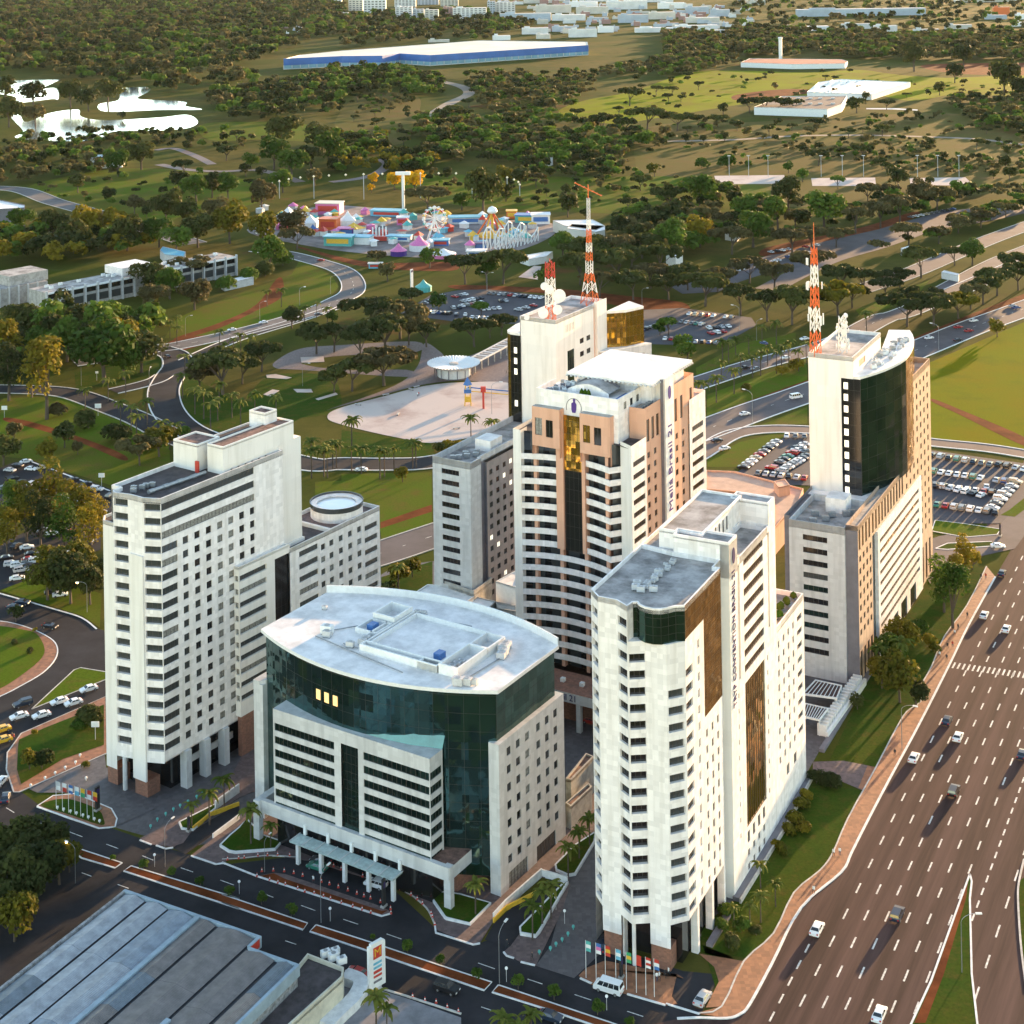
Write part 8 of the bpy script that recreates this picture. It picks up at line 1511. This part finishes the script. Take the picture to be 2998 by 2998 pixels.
# buildings of the field: nursery sheds and long red roof
t_, l = poly_building('nursery_shed', 'wide white shed with a ribbed glass roof on the meadow', 'c', [(705, 520), (770, 465), (890, 448), (1290, 465), (1070, 535)], 6, WHITEP, mat('ribbed_glass_roof', (.5, .52, .52), .4, .2, .03, stretch=(1, .15, 1)), .5)
for i in range(9):
    a = Vector(W('c', 735 + i * 36, 517 + i * 1.2, 6.4)); c = Vector(W('c', 850 + i * 46, 452 + i * 2, 6.4)); b = MB(); b.tube((a.x - t_.location.x, a.y - t_.location.y, 6.4), (c.x - t_.location.x, c.y - t_.location.y, 6.4), .8, n=4, m=WHITEP); b.obj('roof_rib', t_)
t_, l = poly_building('sports_hall', 'dark-roofed hall with white walls behind a row of trees on the meadow', 'c', [(405, 605), (560, 545), (930, 542), (900, 590), (820, 618)], 8, WHITEP, mat('brown_roof', (.075, .05, .05), .8, .15, .05), .4)
for i in range(10): p = W('c', 600 + (i % 5) * 62 + rnd.uniform(-10, 10), 556 + (i // 5) * 30, 8.5); b = MB(); b.box(-2, 2, -1.5, 1.5, 7.9, 9.2, LGREY); o = b.obj('roof_vent', t_); o.location = (p[0] - t_.location.x, p[1] - t_.location.y, 0)
t_, l = poly_building('long_school', 'long white building under a red tiled roof beyond the meadow', 'c', [(330, 352), (380, 330), (900, 335), (935, 345), (920, 358), (620, 362)], 7, WHITEP, mat('red_tile_roof', (.36, .09, .05), .8, .12, .05), .2)
o = tag(link('water_tower', None, None, (*W('c', 555, 335), 0)), 'slim white water tower behind the red roof', 'water tower'); b = MB(); b.tube((0, 0, 0), (0, 0, 30), 2.6, n=8, m=WHITEP); b.obj('shaft', o); b = MB(); b.lathe((0, 0, 30), [(2.6, 0), (3.4, .6), (3.4, 2.4), (0.1, 3)], 10, WHITEP); b.obj('tank', o)
o = tag(link('canal', None, None, (0, 0, 0)), 'thin concrete channel beside the sports hall', 'channel'); b = MB(); q = WP('c', [(1040, 612), (1200, 612), (1330, 620), (1330, 626), (1200, 620), (1040, 618)]); b.poly([(p[0], p[1], .08) for p in q], LGREY); b.obj('bed', o)
# the far town
WD = mat('town_window', (.10, .11, .12), .2, 0)
def block(v, x, y, wpx, hpx, dpx, wall, label, name='apartment_block', roofm=None, rows_=0, turn=0.0):
    s = VW[v][2]; p = W(v, x, y); k = FPX / p[1]; wd, ht = wpx / s / k, hpx / s / k; dp = dpx / s / k * 8
    o = thing(name, label, 'building', (p[0], p[1], 0), radians(turn), 'far town'); b = MB(); b.box(0, wd, 0, dp, 0, ht, wall, roofm or ROOFW); b.obj('wall', o)
    b = MB(); b.box(wd * .1, wd * .3, dp * .3, dp * .6, ht, ht + 3, wall); b.obj('roof_tank', o)
    if rows_:
        n = max(3, int(wd / 9))
        for r in range(rows_):
            for c in range(n): b = MB(); x0 = wd * (c + .2) / n; b.box(x0, x0 + wd / n * .6, -.3, -.01, ht * (r + .3) / rows_, ht * (r + .75) / rows_, WD); b.obj('window', o)
    return o
TW = [mat('town_white', (.68, .68, .66), .8, .08, .05), mat('town_cream', (.58, .55, .48), .8, .08, .05), mat('town_blue_grey', (.40, .46, .52), .8, .08, .05), mat('town_brick', (.34, .20, .17), .8, .1, .05)]
for a_ in ((('b', -40 + 80, 62, 80, 70, 6, TW[1], 'cream apartment tower at the left end of the far town')), ('b', 125, 75, 125, 85, 6, TW[0], 'white apartment slab, second from the left in the far town'), ('b', 305, 105, 95, 65, 6, TW[0], 'pale apartment slab with shaded end in the far town'), ('b', 402, 112, 65, 60, 4, TW[2], 'grey apartment slab before the far town slab'), ('b', 470, 116, 78, 60, 6, TW[1], 'cream apartment slab beside the grey one'), ('b', 575, 95, 55, 55, 5, TW[3], 'red brick apartment block of the far town'), ('b', 630, 116, 190, 70, 6, TW[0], 'widest white apartment slab of the far town'), ('b', 825, 82, 45, 75, 5, TW[2], 'blue grey apartment tower of the far town'), ('b', 872, 78, 110, 65, 5, TW[0], 'white apartment tower right of the blue grey one'), ('b', 300, 40, 120, 50, 5, TW[0], 'white block behind the far apartment slabs'), ('b', 430, 28, 120, 40, 5, TW[2], 'blue white block on the far skyline'), ('b', 560, 35, 100, 45, 5, TW[1], 'cream block on the far skyline'), ('b', -60, 30, 60, 40, 5, TW[0], 'small white block at the far left of town')): block(*a_, rows_=6)
lows = [('b', 895, 120, 290, 42, 7), ('b', 1190, 118, 190, 34, 6), ('b', 1100, 75, 200, 45, 6), ('b', 1330, 80, 180, 40, 5), ('b', 1500, 55, 230, 48, 6), ('b', 1290, 40, 160, 30, 6), ('b', 1020, 195, 150, 36, 5), ('b', 1190, 180, 130, 30, 4), ('b', 1285, 212, 160, 46, 4), ('b', 1100, 220, 80, 26, 4), ('b', 855, 228, 100, 26, 5), ('b', 1450, 185, 90, 36, 4), ('b', 1565, 130, 170, 46, 5), ('b', 1740, 110, 150, 40, 5), ('b', 1660, 185, 290, 26, 6), ('b', 1790, 50, 150, 34, 5), ('b', 1390, 125, 120, 26, 4), ('b', 210, 215, 70, 16, 3), ('b', 490, 240, 120, 14, 3), ('c', 20, 80, 130, 40, 6), ('c', 160, 95, 110, 40, 5), ('c', 20, 130, 190, 30, 6), ('c', -40, 175, 240, 30, 6), ('c', 115, 200, 160, 30, 5), ('c', 380, 30, 90, 26, 3), ('c', 650, 95, 720, 40, 9), ('c', 530, 178, 300, 26, 7), ('c', 905, 165, 180, 30, 4), ('c', 1085, 185, 130, 40, 4), ('c', 1310, 195, 140, 30, 4), ('c', 1490, 165, 150, 24, 4), ('c', 1715, 110, 120, 24, 4), ('c', 1760, 85, 90, 44, 3), ('c', 1890, 110, 90, 30, 4), ('c', 1540, 15, 380, 14, 4), ('c', 1870, 150, 120, 24, 4), ('b', 1030, 20, 200, 24, 5), ('b', 1600, 15, 240, 24, 5), ('b', 1380, 10, 160, 20, 5)]
adj = ['wide', 'narrow', 'long', 'low', 'boxy', 'plain', 'pale', 'squat']
for i, (v, x, y, w_, h_, d_) in enumerate(lows):
    c_ = rnd.choice([TW[0], TW[0], TW[1], TW[2], WHITEP])
    if (v, x) == ('c', 1760): c_ = ORANGEP
    block(v, x, y, w_, h_, d_, c_, ('orange shop hall' if c_ is ORANGEP else adj[i % 8] + ' white-roofed commercial hall') + ' in the far town', 'commercial_hall', rnd.choice([ROOFW, ROOFW, TW[1], TW[2]]), 0, rnd.uniform(-3, 3))
for i in range(120):
    x, y = rnd.uniform(880, 2300), rnd.uniform(8, 190); block('b', x, y, rnd.uniform(22, 75), rnd.uniform(12, 26), rnd.uniform(1.5, 3), rnd.choice(TW), 'small pale house among the halls of the far town', 'town_house', rnd.choice([ROOFW, TW[1], mat('red_tile_roof', (.36, .09, .05), .8, .12, .05)]), 0, rnd.uniform(-6, 6))
for i in range(14):
    x, y = rnd.uniform(1550, 1932), rnd.uniform(40, 200); block('a', x, y, rnd.uniform(14, 40), rnd.uniform(6, 10), 1.5, rnd.choice(TW), 'tiny pale house at the edge of the far woods', 'town_house', ROOFW, 0, 0)
poly_building('peach_podium', 'low podium with flat peach-coloured roofs between helipad hotel and green glass tower', 'X', [(1015, 1180), (1250, 1190), (1560, 1270), (1800, 1330), (1760, 1440), (1640, 1560), (1570, 1640), (1565, 1400), (1220, 1350), (1015, 1330)], 8, PEACH, mat('peach_roof', (.50, .33, .25), .85, .1, .3), .5)
lowblock('podium_house', 'small peach stair house on the flat podium roof', [(1560, 1260), (1650, 1240), (1690, 1290), (1600, 1310)], 11, PEACH, PEACH, .2, s=(1700, 950, 2.76))
# ================================================================== plaza and fairground
p = W('e', 635, 770); KI = thing('round_kiosk', 'round white kiosk with fluted bowl roof on the plaza', 'kiosk', (p[0], p[1], 0)); r = 150 / 1.932 / (FPX / p[1])
b = MB(); b.lathe((0, 0, 0), [(r * .62, 0), (r * .62, 3.6)], 28, WHITEP); b.obj('drum', KI)
b = MB(); n = 48
for i in range(n):
    a0, a1 = 6.2832 * i / n, 6.2832 * (i + 1) / n; am = (a0 + a1) / 2
    def P3(rr, z, a): return (rr * cos(a), rr * sin(a), z)
    b.quad(P3(r * .16, 4.6, a0), P3(r, 5.2, a0), P3(r, 5.55, am), P3(r * .16, 4.7, am), WHITEP); b.quad(P3(r * .16, 4.7, am), P3(r, 5.55, am), P3(r, 5.2, a1), P3(r * .16, 4.6, a1), WHITEP)
    b.quad(P3(r, 5.2, a0), P3(r * .7, 3.6, a0), P3(r * .7, 3.6, am), P3(r, 5.55, am), WHITEP); b.quad(P3(r, 5.55, am), P3(r * .7, 3.6, am), P3(r * .7, 3.6, a1), P3(r, 5.2, a1), WHITEP)
b.obj('fluted_roof', KI); b = MB(); b.lathe((0, 0, 4.5), [(r * .17, 0), (r * .17, .6), (r * .05, .7)], 16, CONC); b.obj('roof_hub', KI)
for i in range(14): a = 6.28 * i / 14; MB().box(-.2, .2, -.2, .2, 0, 4.2, DGREY).obj('post', KI).location = (r * .72 * cos(a), r * .72 * sin(a), 0)
pa, pb = W('e', 720, 700, 4), W('e', 985, 560, 4); a_, Lw = local_frame(pa, pb); PW = thing('covered_walkway', 'long slatted walkway roof leading from the kiosk to the gold tower', 'walkway', (pa[0], pa[1], 0), a_)
for y in (-3, 2.6): MB().box(0, Lw, y, y + .5, 3.7, 4.3, LGREY).obj('beam', PW)
for i in range(int(Lw / 3)): MB().box(i * 3, i * 3 + 1.5, -2.5, 2.6, 3.9, 4.1, CONC if i % 2 else LGREY).obj('roof_slat', PW)
for i in range(int(Lw / 6)): MB().box(i * 6 + .2, i * 6 + .6, -2.9, -2.5, 0, 3.7, CONC).obj('post', PW)
pa = W('e', 715, 940); PG = thing('climbing_frame', 'blue and yellow climbing tower with a long beam on the plaza', 'playground', (pa[0], pa[1], 0))
for x, y in ((-1.2, -1.2), (1.2, -1.2), (1.2, 1.2), (-1.2, 1.2)): MB().tube((x, y, 0), (x * .7, y * .7, 8), .2, n=6, m=YELLOWP).obj('leg', PG)
b = MB(); b.lathe((0, 0, 8), [(1.8, 0), (.1, 3)], 4, BLUEP); b.obj('roof', PG); b = MB(); b.box(-1.4, 1.4, -1.4, 1.4, 5.0, 6.4, BLUEP); b.obj('deck', PG); b = MB(); b.box(-1.2, 1.2, -1.2, 1.2, 1.5, 3.6, YELLOWP); b.obj('deck', PG)
MB().tube((0, 0, 7), (40, -3, 3.4), .25, n=6, m=BLUEP).obj('beam', PG); MB().tube((0, 0, 5.6), (40, -4, 2.4), .2, n=6, m=YELLOWP).obj('beam', PG)
pa = W('e', 803, 960); o = thing('red_post', 'red playground post with a box head on the plaza', 'playground', (pa[0], pa[1], 0)); MB().box(-.4, .4, -.3, .3, 0, 8.5, REDP).obj('post', o); MB().box(-1, 1, -.7, .7, 6.5, 8.6, REDP).obj('head', o)
for x, y in ((425, 840), (250, 885), (95, 940), (320, 995), (650, 1075), (395, 855)): p = W('e', x, y); o = tag(link('bench', None, None, (p[0], p[1], .06), rnd.uniform(0, 3)), 'low dark bench on the pale plaza', 'bench', 'plaza benches'); MB().box(-1.4, 1.4, -.4, .4, .4, .6, CONC).obj('seat', o); MB().box(-1.1, -.8, -.3, .3, 0, .4, DGREY).obj('leg', o); MB().box(.8, 1.1, -.3, .3, 0, .4, DGREY).obj('leg', o)
def tent(x, y, wpx, h, m_, label, wall=WHITEP, n=4, name='marquee'):
    p = W('F', x, y); r = wpx / 2 / VW['F'][2] / (FPX / p[1]); o = thing(name, label, 'tent', (p[0], p[1], 0), rnd.uniform(0, 1)); b = MB(); b.lathe((0, 0, 0), [(r * 1.05, h * .4), (r * .45, h * .66), (.05, h)], n, m_); b.obj('canopy', o); b = MB(); b.lathe((0, 0, 0), [(r, 0), (r, h * .42)], n, wall, cap=False); b.obj('side_wall', o)
for a_ in ((297, 175, 150, 9, WHITEP, 'white peaked marquee at the left of the fairground'), (430, 215, 130, 8, WHITEP, 'white marquee behind the orange slide roof'), (655, 210, 120, 10, WHITEP, 'tall white peaked tent in the fairground middle'), (190, 225, 140, 7, ORANGEP, 'orange marquee at the left end of the fairground'), (400, 140, 90, 6, YELLOWP, 'small orange tent behind the white marquee'), (690, 245, 150, 6, YELLOWP, 'yellow canopy before the tall white tent')): tent(*a_)
tent(1085, 355, 120, 9, PINKP, 'pink striped carousel at the fairground front', WHITEP, 14, 'carousel'); tent(960, 385, 100, 7, PINKP, 'small magenta carousel at the fairground front', PURPLE, 12, 'carousel'); tent(1230, 395, 150, 5, WHITEP, 'pale round ride at the front right of the fairground', PINKP, 14, 'carousel'); tent(445, 255, 90, 6, BLUEP, 'blue tent beside the orange slide', WHITEP)
def stall(x, y, w_, h_, d_, wall, roofm, label, name='fair_stall'):
    p = W('F', x, y); k = FPX / p[1] * VW['F'][2]; o = thing(name, label, 'stall', (p[0], p[1], 0), rnd.uniform(-.25, .1)); b = MB(); wd, ht = w_ / k, h_ / k * 1.1; b.box(0, wd, 0, d_, 0, ht, wall); b.obj('wall', o); b = MB(); b.box(-.5, wd + .5, -1, d_ + .5, ht, ht + .5, roofm); b.obj('roof', o); b = MB(); b.box(wd * .1, wd * .9, -.1, -.01, ht * .3, ht * .8, rnd.choice([BLUEP, WHITEP, YELLOWP, REDP])); b.obj('counter_front', o)
for a_ in ((460, 140, 150, 60, 10, PINKP, mat('cream_roof', (.66, .61, .52), .8, .08, .02), 'magenta funhouse with cream roof'), (510, 330, 170, 50, 9, TEALP, CYANP, 'teal glazed hall at the fairground front'), (670, 320, 120, 40, 8, WHITEP, CYANP, 'pale blue hall beside the teal one'), (790, 150, 200, 30, 8, CYANP, CYANP, 'long blue-roofed hall at the back of the fairground'), (950, 205, 70, 40, 6, PINKP, WHITEP, 'pink booth by the big wheel'), (890, 300, 140, 26, 6, WHITEP, CYANP, 'low white-roofed hall before the red ship'), (1260, 200, 230, 36, 8, LGREY, CYANP, 'long pale blue shed behind the orange ride'), (1370, 395, 110, 30, 6, WHITEP, ROOFW, 'white flat-roofed booth at the front'), (1610, 165, 60, 40, 5, ORANGEP, YELLOWP, 'orange painted booth behind the white ride'), (1660, 190, 200, 40, 8, TEALP, BLUEP, 'blue and teal booth row behind the white ride'), (1760, 200, 110, 50, 9, WHITEP, ROOFW, 'white hall at the right end of the fairground'), (480, 235, 110, 60, 8, ORANGEP, ORANGEP, 'orange slide hall before the magenta funhouse'), (1150, 330, 110, 30, 6, BLUEP, CYANP, 'blue booth below the big wheel'), (590, 260, 100, 30, 6, PURPLE, PINKP, 'purple booth row below the tall white tent'), (1420, 350, 70, 30, 5, BLUEP, NAVYP, 'navy booth beside the white ride'), (780, 465, 80, 26, 2, CYANP, WHITEP, 'blue and white billboard hut by the road')): stall(*a_)
# big wheel
p = W('F', 1178, 292); BW_ = thing('big_wheel', 'white big wheel with coloured cabins in the fairground', 'ferris wheel', (p[0], p[1], 0), .15); k = FPX / p[1] * VW['F'][2]; R_w = 66 / k; hz = 2.0 + 108 / k
for s in (-1, 1):
    b = MB()
    for i in range(24): a0, a1 = 6.2832 * i / 24, 6.2832 * (i + 1) / 24; b.tube((R_w * cos(a0), s * 1.2, hz + R_w * sin(a0)), (R_w * cos(a1), s * 1.2, hz + R_w * sin(a1)), .22, n=4, m=WHITEP)
    b.obj('rim', BW_)
    for i in range(12): a = 6.2832 * i / 12; MB().tube((0, s * 1.2, hz), (R_w * cos(a), s * 1.2, hz + R_w * sin(a)), .13, n=4, m=WHITEP).obj('spoke', BW_)
    for sx in (-1, 1): MB().tube((sx * R_w * .65, s * 3, 0), (0, s * 1.4, hz), .35, n=5, m=WHITEP).obj('leg', BW_)
for i in range(16): a = 6.2832 * i / 16; b = MB(); b.lathe((0, 0, -1), [(.9, 0), (1.1, .6), (1.1, 1.0)], 8, (WHITEP, TEALP, REDP, YELLOWP)[i % 4]); b.lathe((0, 0, .6), [(1.2, 0), (.1, .6)], 8, WHITEP); o = b.obj('cabin', BW_); o.location = (R_w * cos(a), 0, hz + R_w * sin(a))
# orange drop ride, white coaster frame, red ship, chain ride
p = W('F', 1525, 270); o = thing('star_ride', 'orange star-shaped thrill ride with a white dome', 'ride', (p[0], p[1], 0)); k = FPX / p[1] * VW['F'][2]; h = 150 / k
for i in range(6): a = 6.2832 * i / 6; MB().tube((95 / k * cos(a), 40 / k * sin(a) * 2, .5), (0, 0, h), .6, .4, 5, (ORANGEP, YELLOWP, REDP)[i % 3]).obj('arm', o)
b = MB(); b.lathe((0, 0, h), [(2.6, -1), (3.2, 0), (2.2, 2.2), (.1, 3.2)], 14, WHITEP); b.obj('dome', o); b = MB(); b.lathe((0, 0, 0), [(9, 0), (9, 1.5), (5, 2.4)], 18, YELLOWP); b.obj('platform', o); MB().tube((0, 0, 0), (0, 0, h), .8, n=8, m=YELLOWP).obj('mast', o)
p = W('F', 1545, 372); q = W('F', 1800, 300); a_, Lc = local_frame(p, q); o = thing('white_coaster', 'white lattice roller coaster frame at the right of the fairground', 'ride', (p[0], p[1], 0), a_); k = FPX / p[1] * VW['F'][2]
prev = [None, None]
for i in range(13):
    x = Lc * i / 12; h = (100 + 45 * sin(i * 1.1)) / k * (1.0 if i < 9 else .7)
    for j, y in enumerate((0, 9)):
        MB().tube((x, y, 0), (x, y, h), .35, n=5, m=WHITEP).obj('post', o)
        if prev[j]: MB().tube(prev[j], (x, y, h), .35, n=5, m=WHITEP).obj('track', o); MB().tube((prev[j][0], y, 0), (x, y, h * .6), .2, n=4, m=WHITEP).obj('brace', o)
        prev[j] = (x, y, h)
p = W('F', 845, 300); o = thing('ship_ride', 'red swinging ship ride with white towers', 'ride', (p[0], p[1], 0)); k = FPX / p[1] * VW['F'][2]; b = MB(); b.prism([(-45 / k, -2), (45 / k, -2), (45 / k, 2), (-45 / k, 2)], .5, 30 / k, REDP); b.obj('hull', o)
for i in range(5): MB().box(-40 / k + i * 20 / k - .4, -40 / k + i * 20 / k + .4, -.4, .4, 30 / k, (85 + 12 * (i % 2)) / k, WHITEP).obj('mast', o)
p = W('b', 350, 1180); o = thing('tower_ride', 'tall white column ride with a flat top behind the fairground', 'ride', (p[0], p[1], 0)); MB().tube((0, 0, 0), (0, 0, 24), 1.0, n=8, m=WHITEP).obj('column', o); MB().box(-5, 5, -1.5, 1.5, 23, 25, WHITEP).obj('top', o)
for i in range(90):
    x = rnd.uniform(90, 1800); p = W('F', x, rnd.uniform(150 - 40 * (x < 800), min(240 + x * .12, 390 - max(0, x - 1500) * .3))); c_ = rnd.choice([PINKP, YELLOWP, CYANP, WHITEP, REDP, TEALP]); o = tag(link('fair_booth', None, None, (p[0], p[1], 0), rnd.uniform(0, 3)), 'little coloured booth between the fairground rides', 'booth', 'small fairground booths'); MB().box(-2.4, 2.4, -1.8, 1.8, 0, 3, rnd.choice([WHITEP, c_, LGREY])).obj('counter', o); b = MB(); b.lathe((0, 0, 3), [(3.6, 0), (.1, rnd.uniform(.6, 3))], rnd.choice([4, 4, 10]), c_); b.obj('awning', o)
p = W('b', 290, 1120); o = thing('light_string', 'arch of pale lamps over the back of the fairground', 'lamps', (p[0], p[1], 0))
for i in range(22): a = 3.1416 * i / 21; b = MB(); b.lathe((0, 0, 0), [(.1, -.9), (.9, 0), (.1, .9)], 8, mat('lamp_globe', (.8, .75, .55), .4, 0)); q = b.obj('globe', o); q.location = (-90 * cos(a), 6 * sin(a * 3), 8 + 10 * sin(a))
for i in range(0, 22, 3): a = 3.1416 * i / 21; MB().tube((-90 * cos(a), 6 * sin(a * 3), 0), (-90 * cos(a), 6 * sin(a * 3), 8 + 10 * sin(a)), .25, n=5, m=LGREY).obj('post', o)
tent(1110, 600, 100, 6, TEALP, 'green dome tent beside the white column sign', TEALP, 12, 'dome_tent')
for nm, lb, v, pts, z, wl, rf in (('riding_hall', 'long low white-roofed hall right of the fairground', 'b', [(1195, 1245), (1420, 1240), (1490, 1275), (1440, 1300), (1260, 1275)], 7, TW[1], ROOFW), ('riding_annex', 'lower cream hall in front of the long white one', 'b', [(1275, 1290), (1300, 1265), (1490, 1275), (1490, 1300), (1440, 1310)], 7, TW[1], ROOFW), ('leaf_canopy', 'leaf-shaped white canopy on the grass by the riding hall', 'e', [(1010, 95), (1150, 70), (1195, 68), (1160, 95), (1060, 112)], 4, WHITEP, ROOFW), ('garden_house', 'small white house with red door among park trees', 'b', [(1140, 885), (1160, 868), (1190, 872), (1195, 890), (1170, 900)], 6, WHITEP, ROOFW), ('park_cafe', 'red-awninged park cafe by the path', 'b', [(240, 850), (300, 838), (340, 845), (290, 862)], 5, REDP, REDP), ('boulevard_kiosk', 'white flat kiosk under the boulevard trees', 'f', [(1235, 50), (1290, 35), (1310, 40), (1260, 62)], 4, WHITEP, ROOFW), ('bus_shelter', 'long white shelter on the boulevard verge', 'f', [(1465, 185), (1480, 175), (1565, 195), (1560, 205)], 3.5, WHITEP, ROOFW), ('garden_pavilion', 'white tent-roofed pavilion behind the masts', 'e', [(1835, 85), (1880, 65), (1930, 80), (1890, 98)], 6, WHITEP, ROOFW), ('maintenance_hut', 'pale hut in the wooded belt', 'c', [(240, 1310), (260, 1297), (330, 1298), (310, 1320)], 5, TW[1], ROOFW)): poly_building(nm, lb, v, pts, z, wl, rf, .2)
# pergola terraces at the foot of the striped block
def pergola(v, pts, label):
    w_ = WP(v, pts, 3.6); a, b_, c, d = [Vector(p) for p in w_]; o = thing('pergola', label, 'pergola', (a.x, a.y, 0), 0, 'pergolas'); b = MB(); b.poly([(p.x - a.x, p.y - a.y, 3.5) for p in (a, b_, c, d)], mat('brown_awning', (.07, .035, .03), .8, .1, 1)); b.obj('awning', o)
    for i in range(9): t = i / 8; p, q = a.lerp(b_, t) - a, d.lerp(c, t) - a; MB().tube((p.x, p.y, 3.62), (q.x, q.y, 3.62), .1, n=4, m=WHITEP).obj('rafter', o)
    for p in (a, b_, c, d): MB().tube((p.x - a.x, p.y - a.y, 0), (p.x - a.x, p.y - a.y, 3.5), .14, n=5, m=WHITEP).obj('post', o)
    wall_line(o, [(p.x - a.x, p.y - a.y) for p in (a, b_, c, d, a)], .3, 3.3, 3.75, WHITEP, 'frame')
pergola('D', [(280, 1880), (550, 1915), (590, 1815), (380, 1770)], 'brown slatted pergola against the striped block, upper of two'); pergola('D', [(270, 2060), (410, 2090), (480, 2000), (300, 1960)], 'brown slatted pergola over the terrace, lower of two')
pa, pb = W('A', 80, 640), W('A', 420, 160); a_, Lp = local_frame(pa, pb); o = thing('fin_wall', 'row of white slanted fins along the terrace of the striped block', 'wall', (pa[0], pa[1], 0), a_)
for i in range(18): MB().box(Lp * i / 18, Lp * i / 18 + .5, -1.2, 1.0, 0, 2.6, WHITEP).obj('fin', o)
MB().box(-1, Lp, -1.9, -1.25, 0, 1.6, WHITEP).obj('parapet', o)
wall_line(None, WP('A', [(80, 790), (520, 70)]), 1.2, 0, .7, DGREY, 'retaining_wall'); bpy.data.objects['retaining_wall']['label'] = 'dark low retaining wall beside the terrace lawn'; bpy.data.objects['retaining_wall']['category'] = 'wall'
o = thing('garden_planter', 'long dark planter trough at the foot of the avenue hotel', 'planter', (0, 0, 0)); wall_line(o, WP('Q', [(1255, 1490), (1620, 900), (1860, 480)]), 1.3, 0, .8, DGREY, 'trough'); wall_line(o, WP('Q', [(1290, 1510), (1650, 920), (1875, 500)]), .35, 0, .9, KERB, 'rim')
o = thing('garden_planter', 'short dark planter trough by the corner columns of the avenue hotel', 'planter', (0, 0, 0)); wall_line(o, WP('Q', [(1040, 1860), (1190, 1610)]), 1.2, 0, .7, DGREY, 'trough')
# hoarding-like billboards and road signs
for v, x, y, wd, lb in (('d', 25, 1010, 2.2, 'white and blue road sign at the left picture edge'), ('d', 548, 800, 1.2, 'small white board on the lawn of the road wedge'), ('d', 555, 1000, 2.4, 'white balloon-shaped sign on the road verge'), ('L', 1250, 520, 2.0, 'white direction sign on the lawn behind the tall left hotel'), ('N', 900, 1440, 1.8, 'white board sign on the verge lawn')):
    p = W(v, x, y); o = thing('road_sign', lb, 'sign', (p[0], p[1], 0)); MB().tube((0, 0, 0), (0, 0, 3), .07, n=5, m=LGREY).obj('post', o); MB().box(-wd / 2, wd / 2, -.06, .06, 3, 3 + wd * .7, WHITEP).obj('board', o)
for v, x, y in (('t', 140, 880), ('t', 875, 1100), ('u', 505, 1590), ('u', 1315, 1820), ('s', 1250, 660), ('s', 365, 400), ('u', 905, 1010), ('u', 975, 1120), ('u', 1250, 1080)):
    p = W(v, x, y); o = tag(link('round_sign', None, None, (p[0], p[1], .1), 0), 'round white disc sign on a thin post beside the street', 'sign', 'round street signs'); MB().tube((0, 0, 0), (0, 0, 2.2), .05, n=5, m=LGREY).obj('post', o); b = MB(); b.lathe((0, 0, 0), [(.02, .03), (.26, .03), (.26, -.03), (.02, -.03)], 14, WHITEP); q = b.obj('disc', o); q.rotation_euler = (pi / 2 - .4, 0, 0); q.location = (0, -.06, 2.4)
# hazy air over the whole place
hz_ = bpy.data.materials.new('haze_air'); hz_.use_nodes = True; N = hz_.node_tree.nodes; N.remove(N['Principled BSDF']); pv_ = N.new('ShaderNodeVolumePrincipled'); pv_.inputs['Color'].default_value = (.80, .86, .92, 1); pv_.inputs['Density'].default_value = .000005; pv_.inputs['Anisotropy'].default_value = 0
hz_.node_tree.links.new(pv_.outputs[0], N['Material Output'].inputs['Volume'])
b = MB(); b.box(-9600, 9600, -120, 26600, -1, 186, hz_); o = b.obj('haze'); o['kind'] = 'stuff'
# ================================================================== labels: tell look-alikes apart by size, depth and order
def sx(o): p = o.location; return (p.x * _cr - (p.z - CH) * _sr) / max(1, p.y)
ORD = ['first', 'second', 'third', 'fourth', 'fifth', 'sixth', 'seventh', 'eighth', 'ninth', 'tenth', 'eleventh', 'twelfth']
def split_labels(fn):
    by = {}
    for o in bpy.data.objects:
        if o.parent is None and o.get('label') and o.get('category') and o.get('kind') != 'stuff': by.setdefault(o['label'], []).append(o)
    for lab, os_ in by.items():
        if len(os_) > 1: fn(lab, os_)
def by_size(lab, os_):
    if len(os_) > 5 and max(o.scale.x for o in os_) > 1.15 * min(o.scale.x for o in os_):
        q = sorted(os_, key=lambda o: -o.scale.x)
        for i, o in enumerate(q): o['label'] = ('larger ' if i < len(q) / 2 else 'smaller ') + lab
def by_depth(lab, os_):
    if len(os_) > 6:
        q = sorted(os_, key=lambda o: o.location.y); n = len(q); k = 2 if n < 26 else 3; nm = (['nearer ', 'farther '] if k == 2 else ['nearer ', 'midway ', 'farther '])
        for i, o in enumerate(q): o['label'] = nm[min(k - 1, i * k // n)] + lab
def by_order(lab, os_):
    q = sorted(os_, key=sx); n = len(q)
    if n > 12 or len(lab.split()) > 13: return
    for i, o in enumerate(q): o['label'] = lab + ', ' + (ORD[i] + ' from left' if i < (n + 1) // 2 else ('rightmost of them' if i == n - 1 else ORD[n - 1 - i] + ' from right'))
split_labels(by_size); split_labels(by_depth); split_labels(by_order)
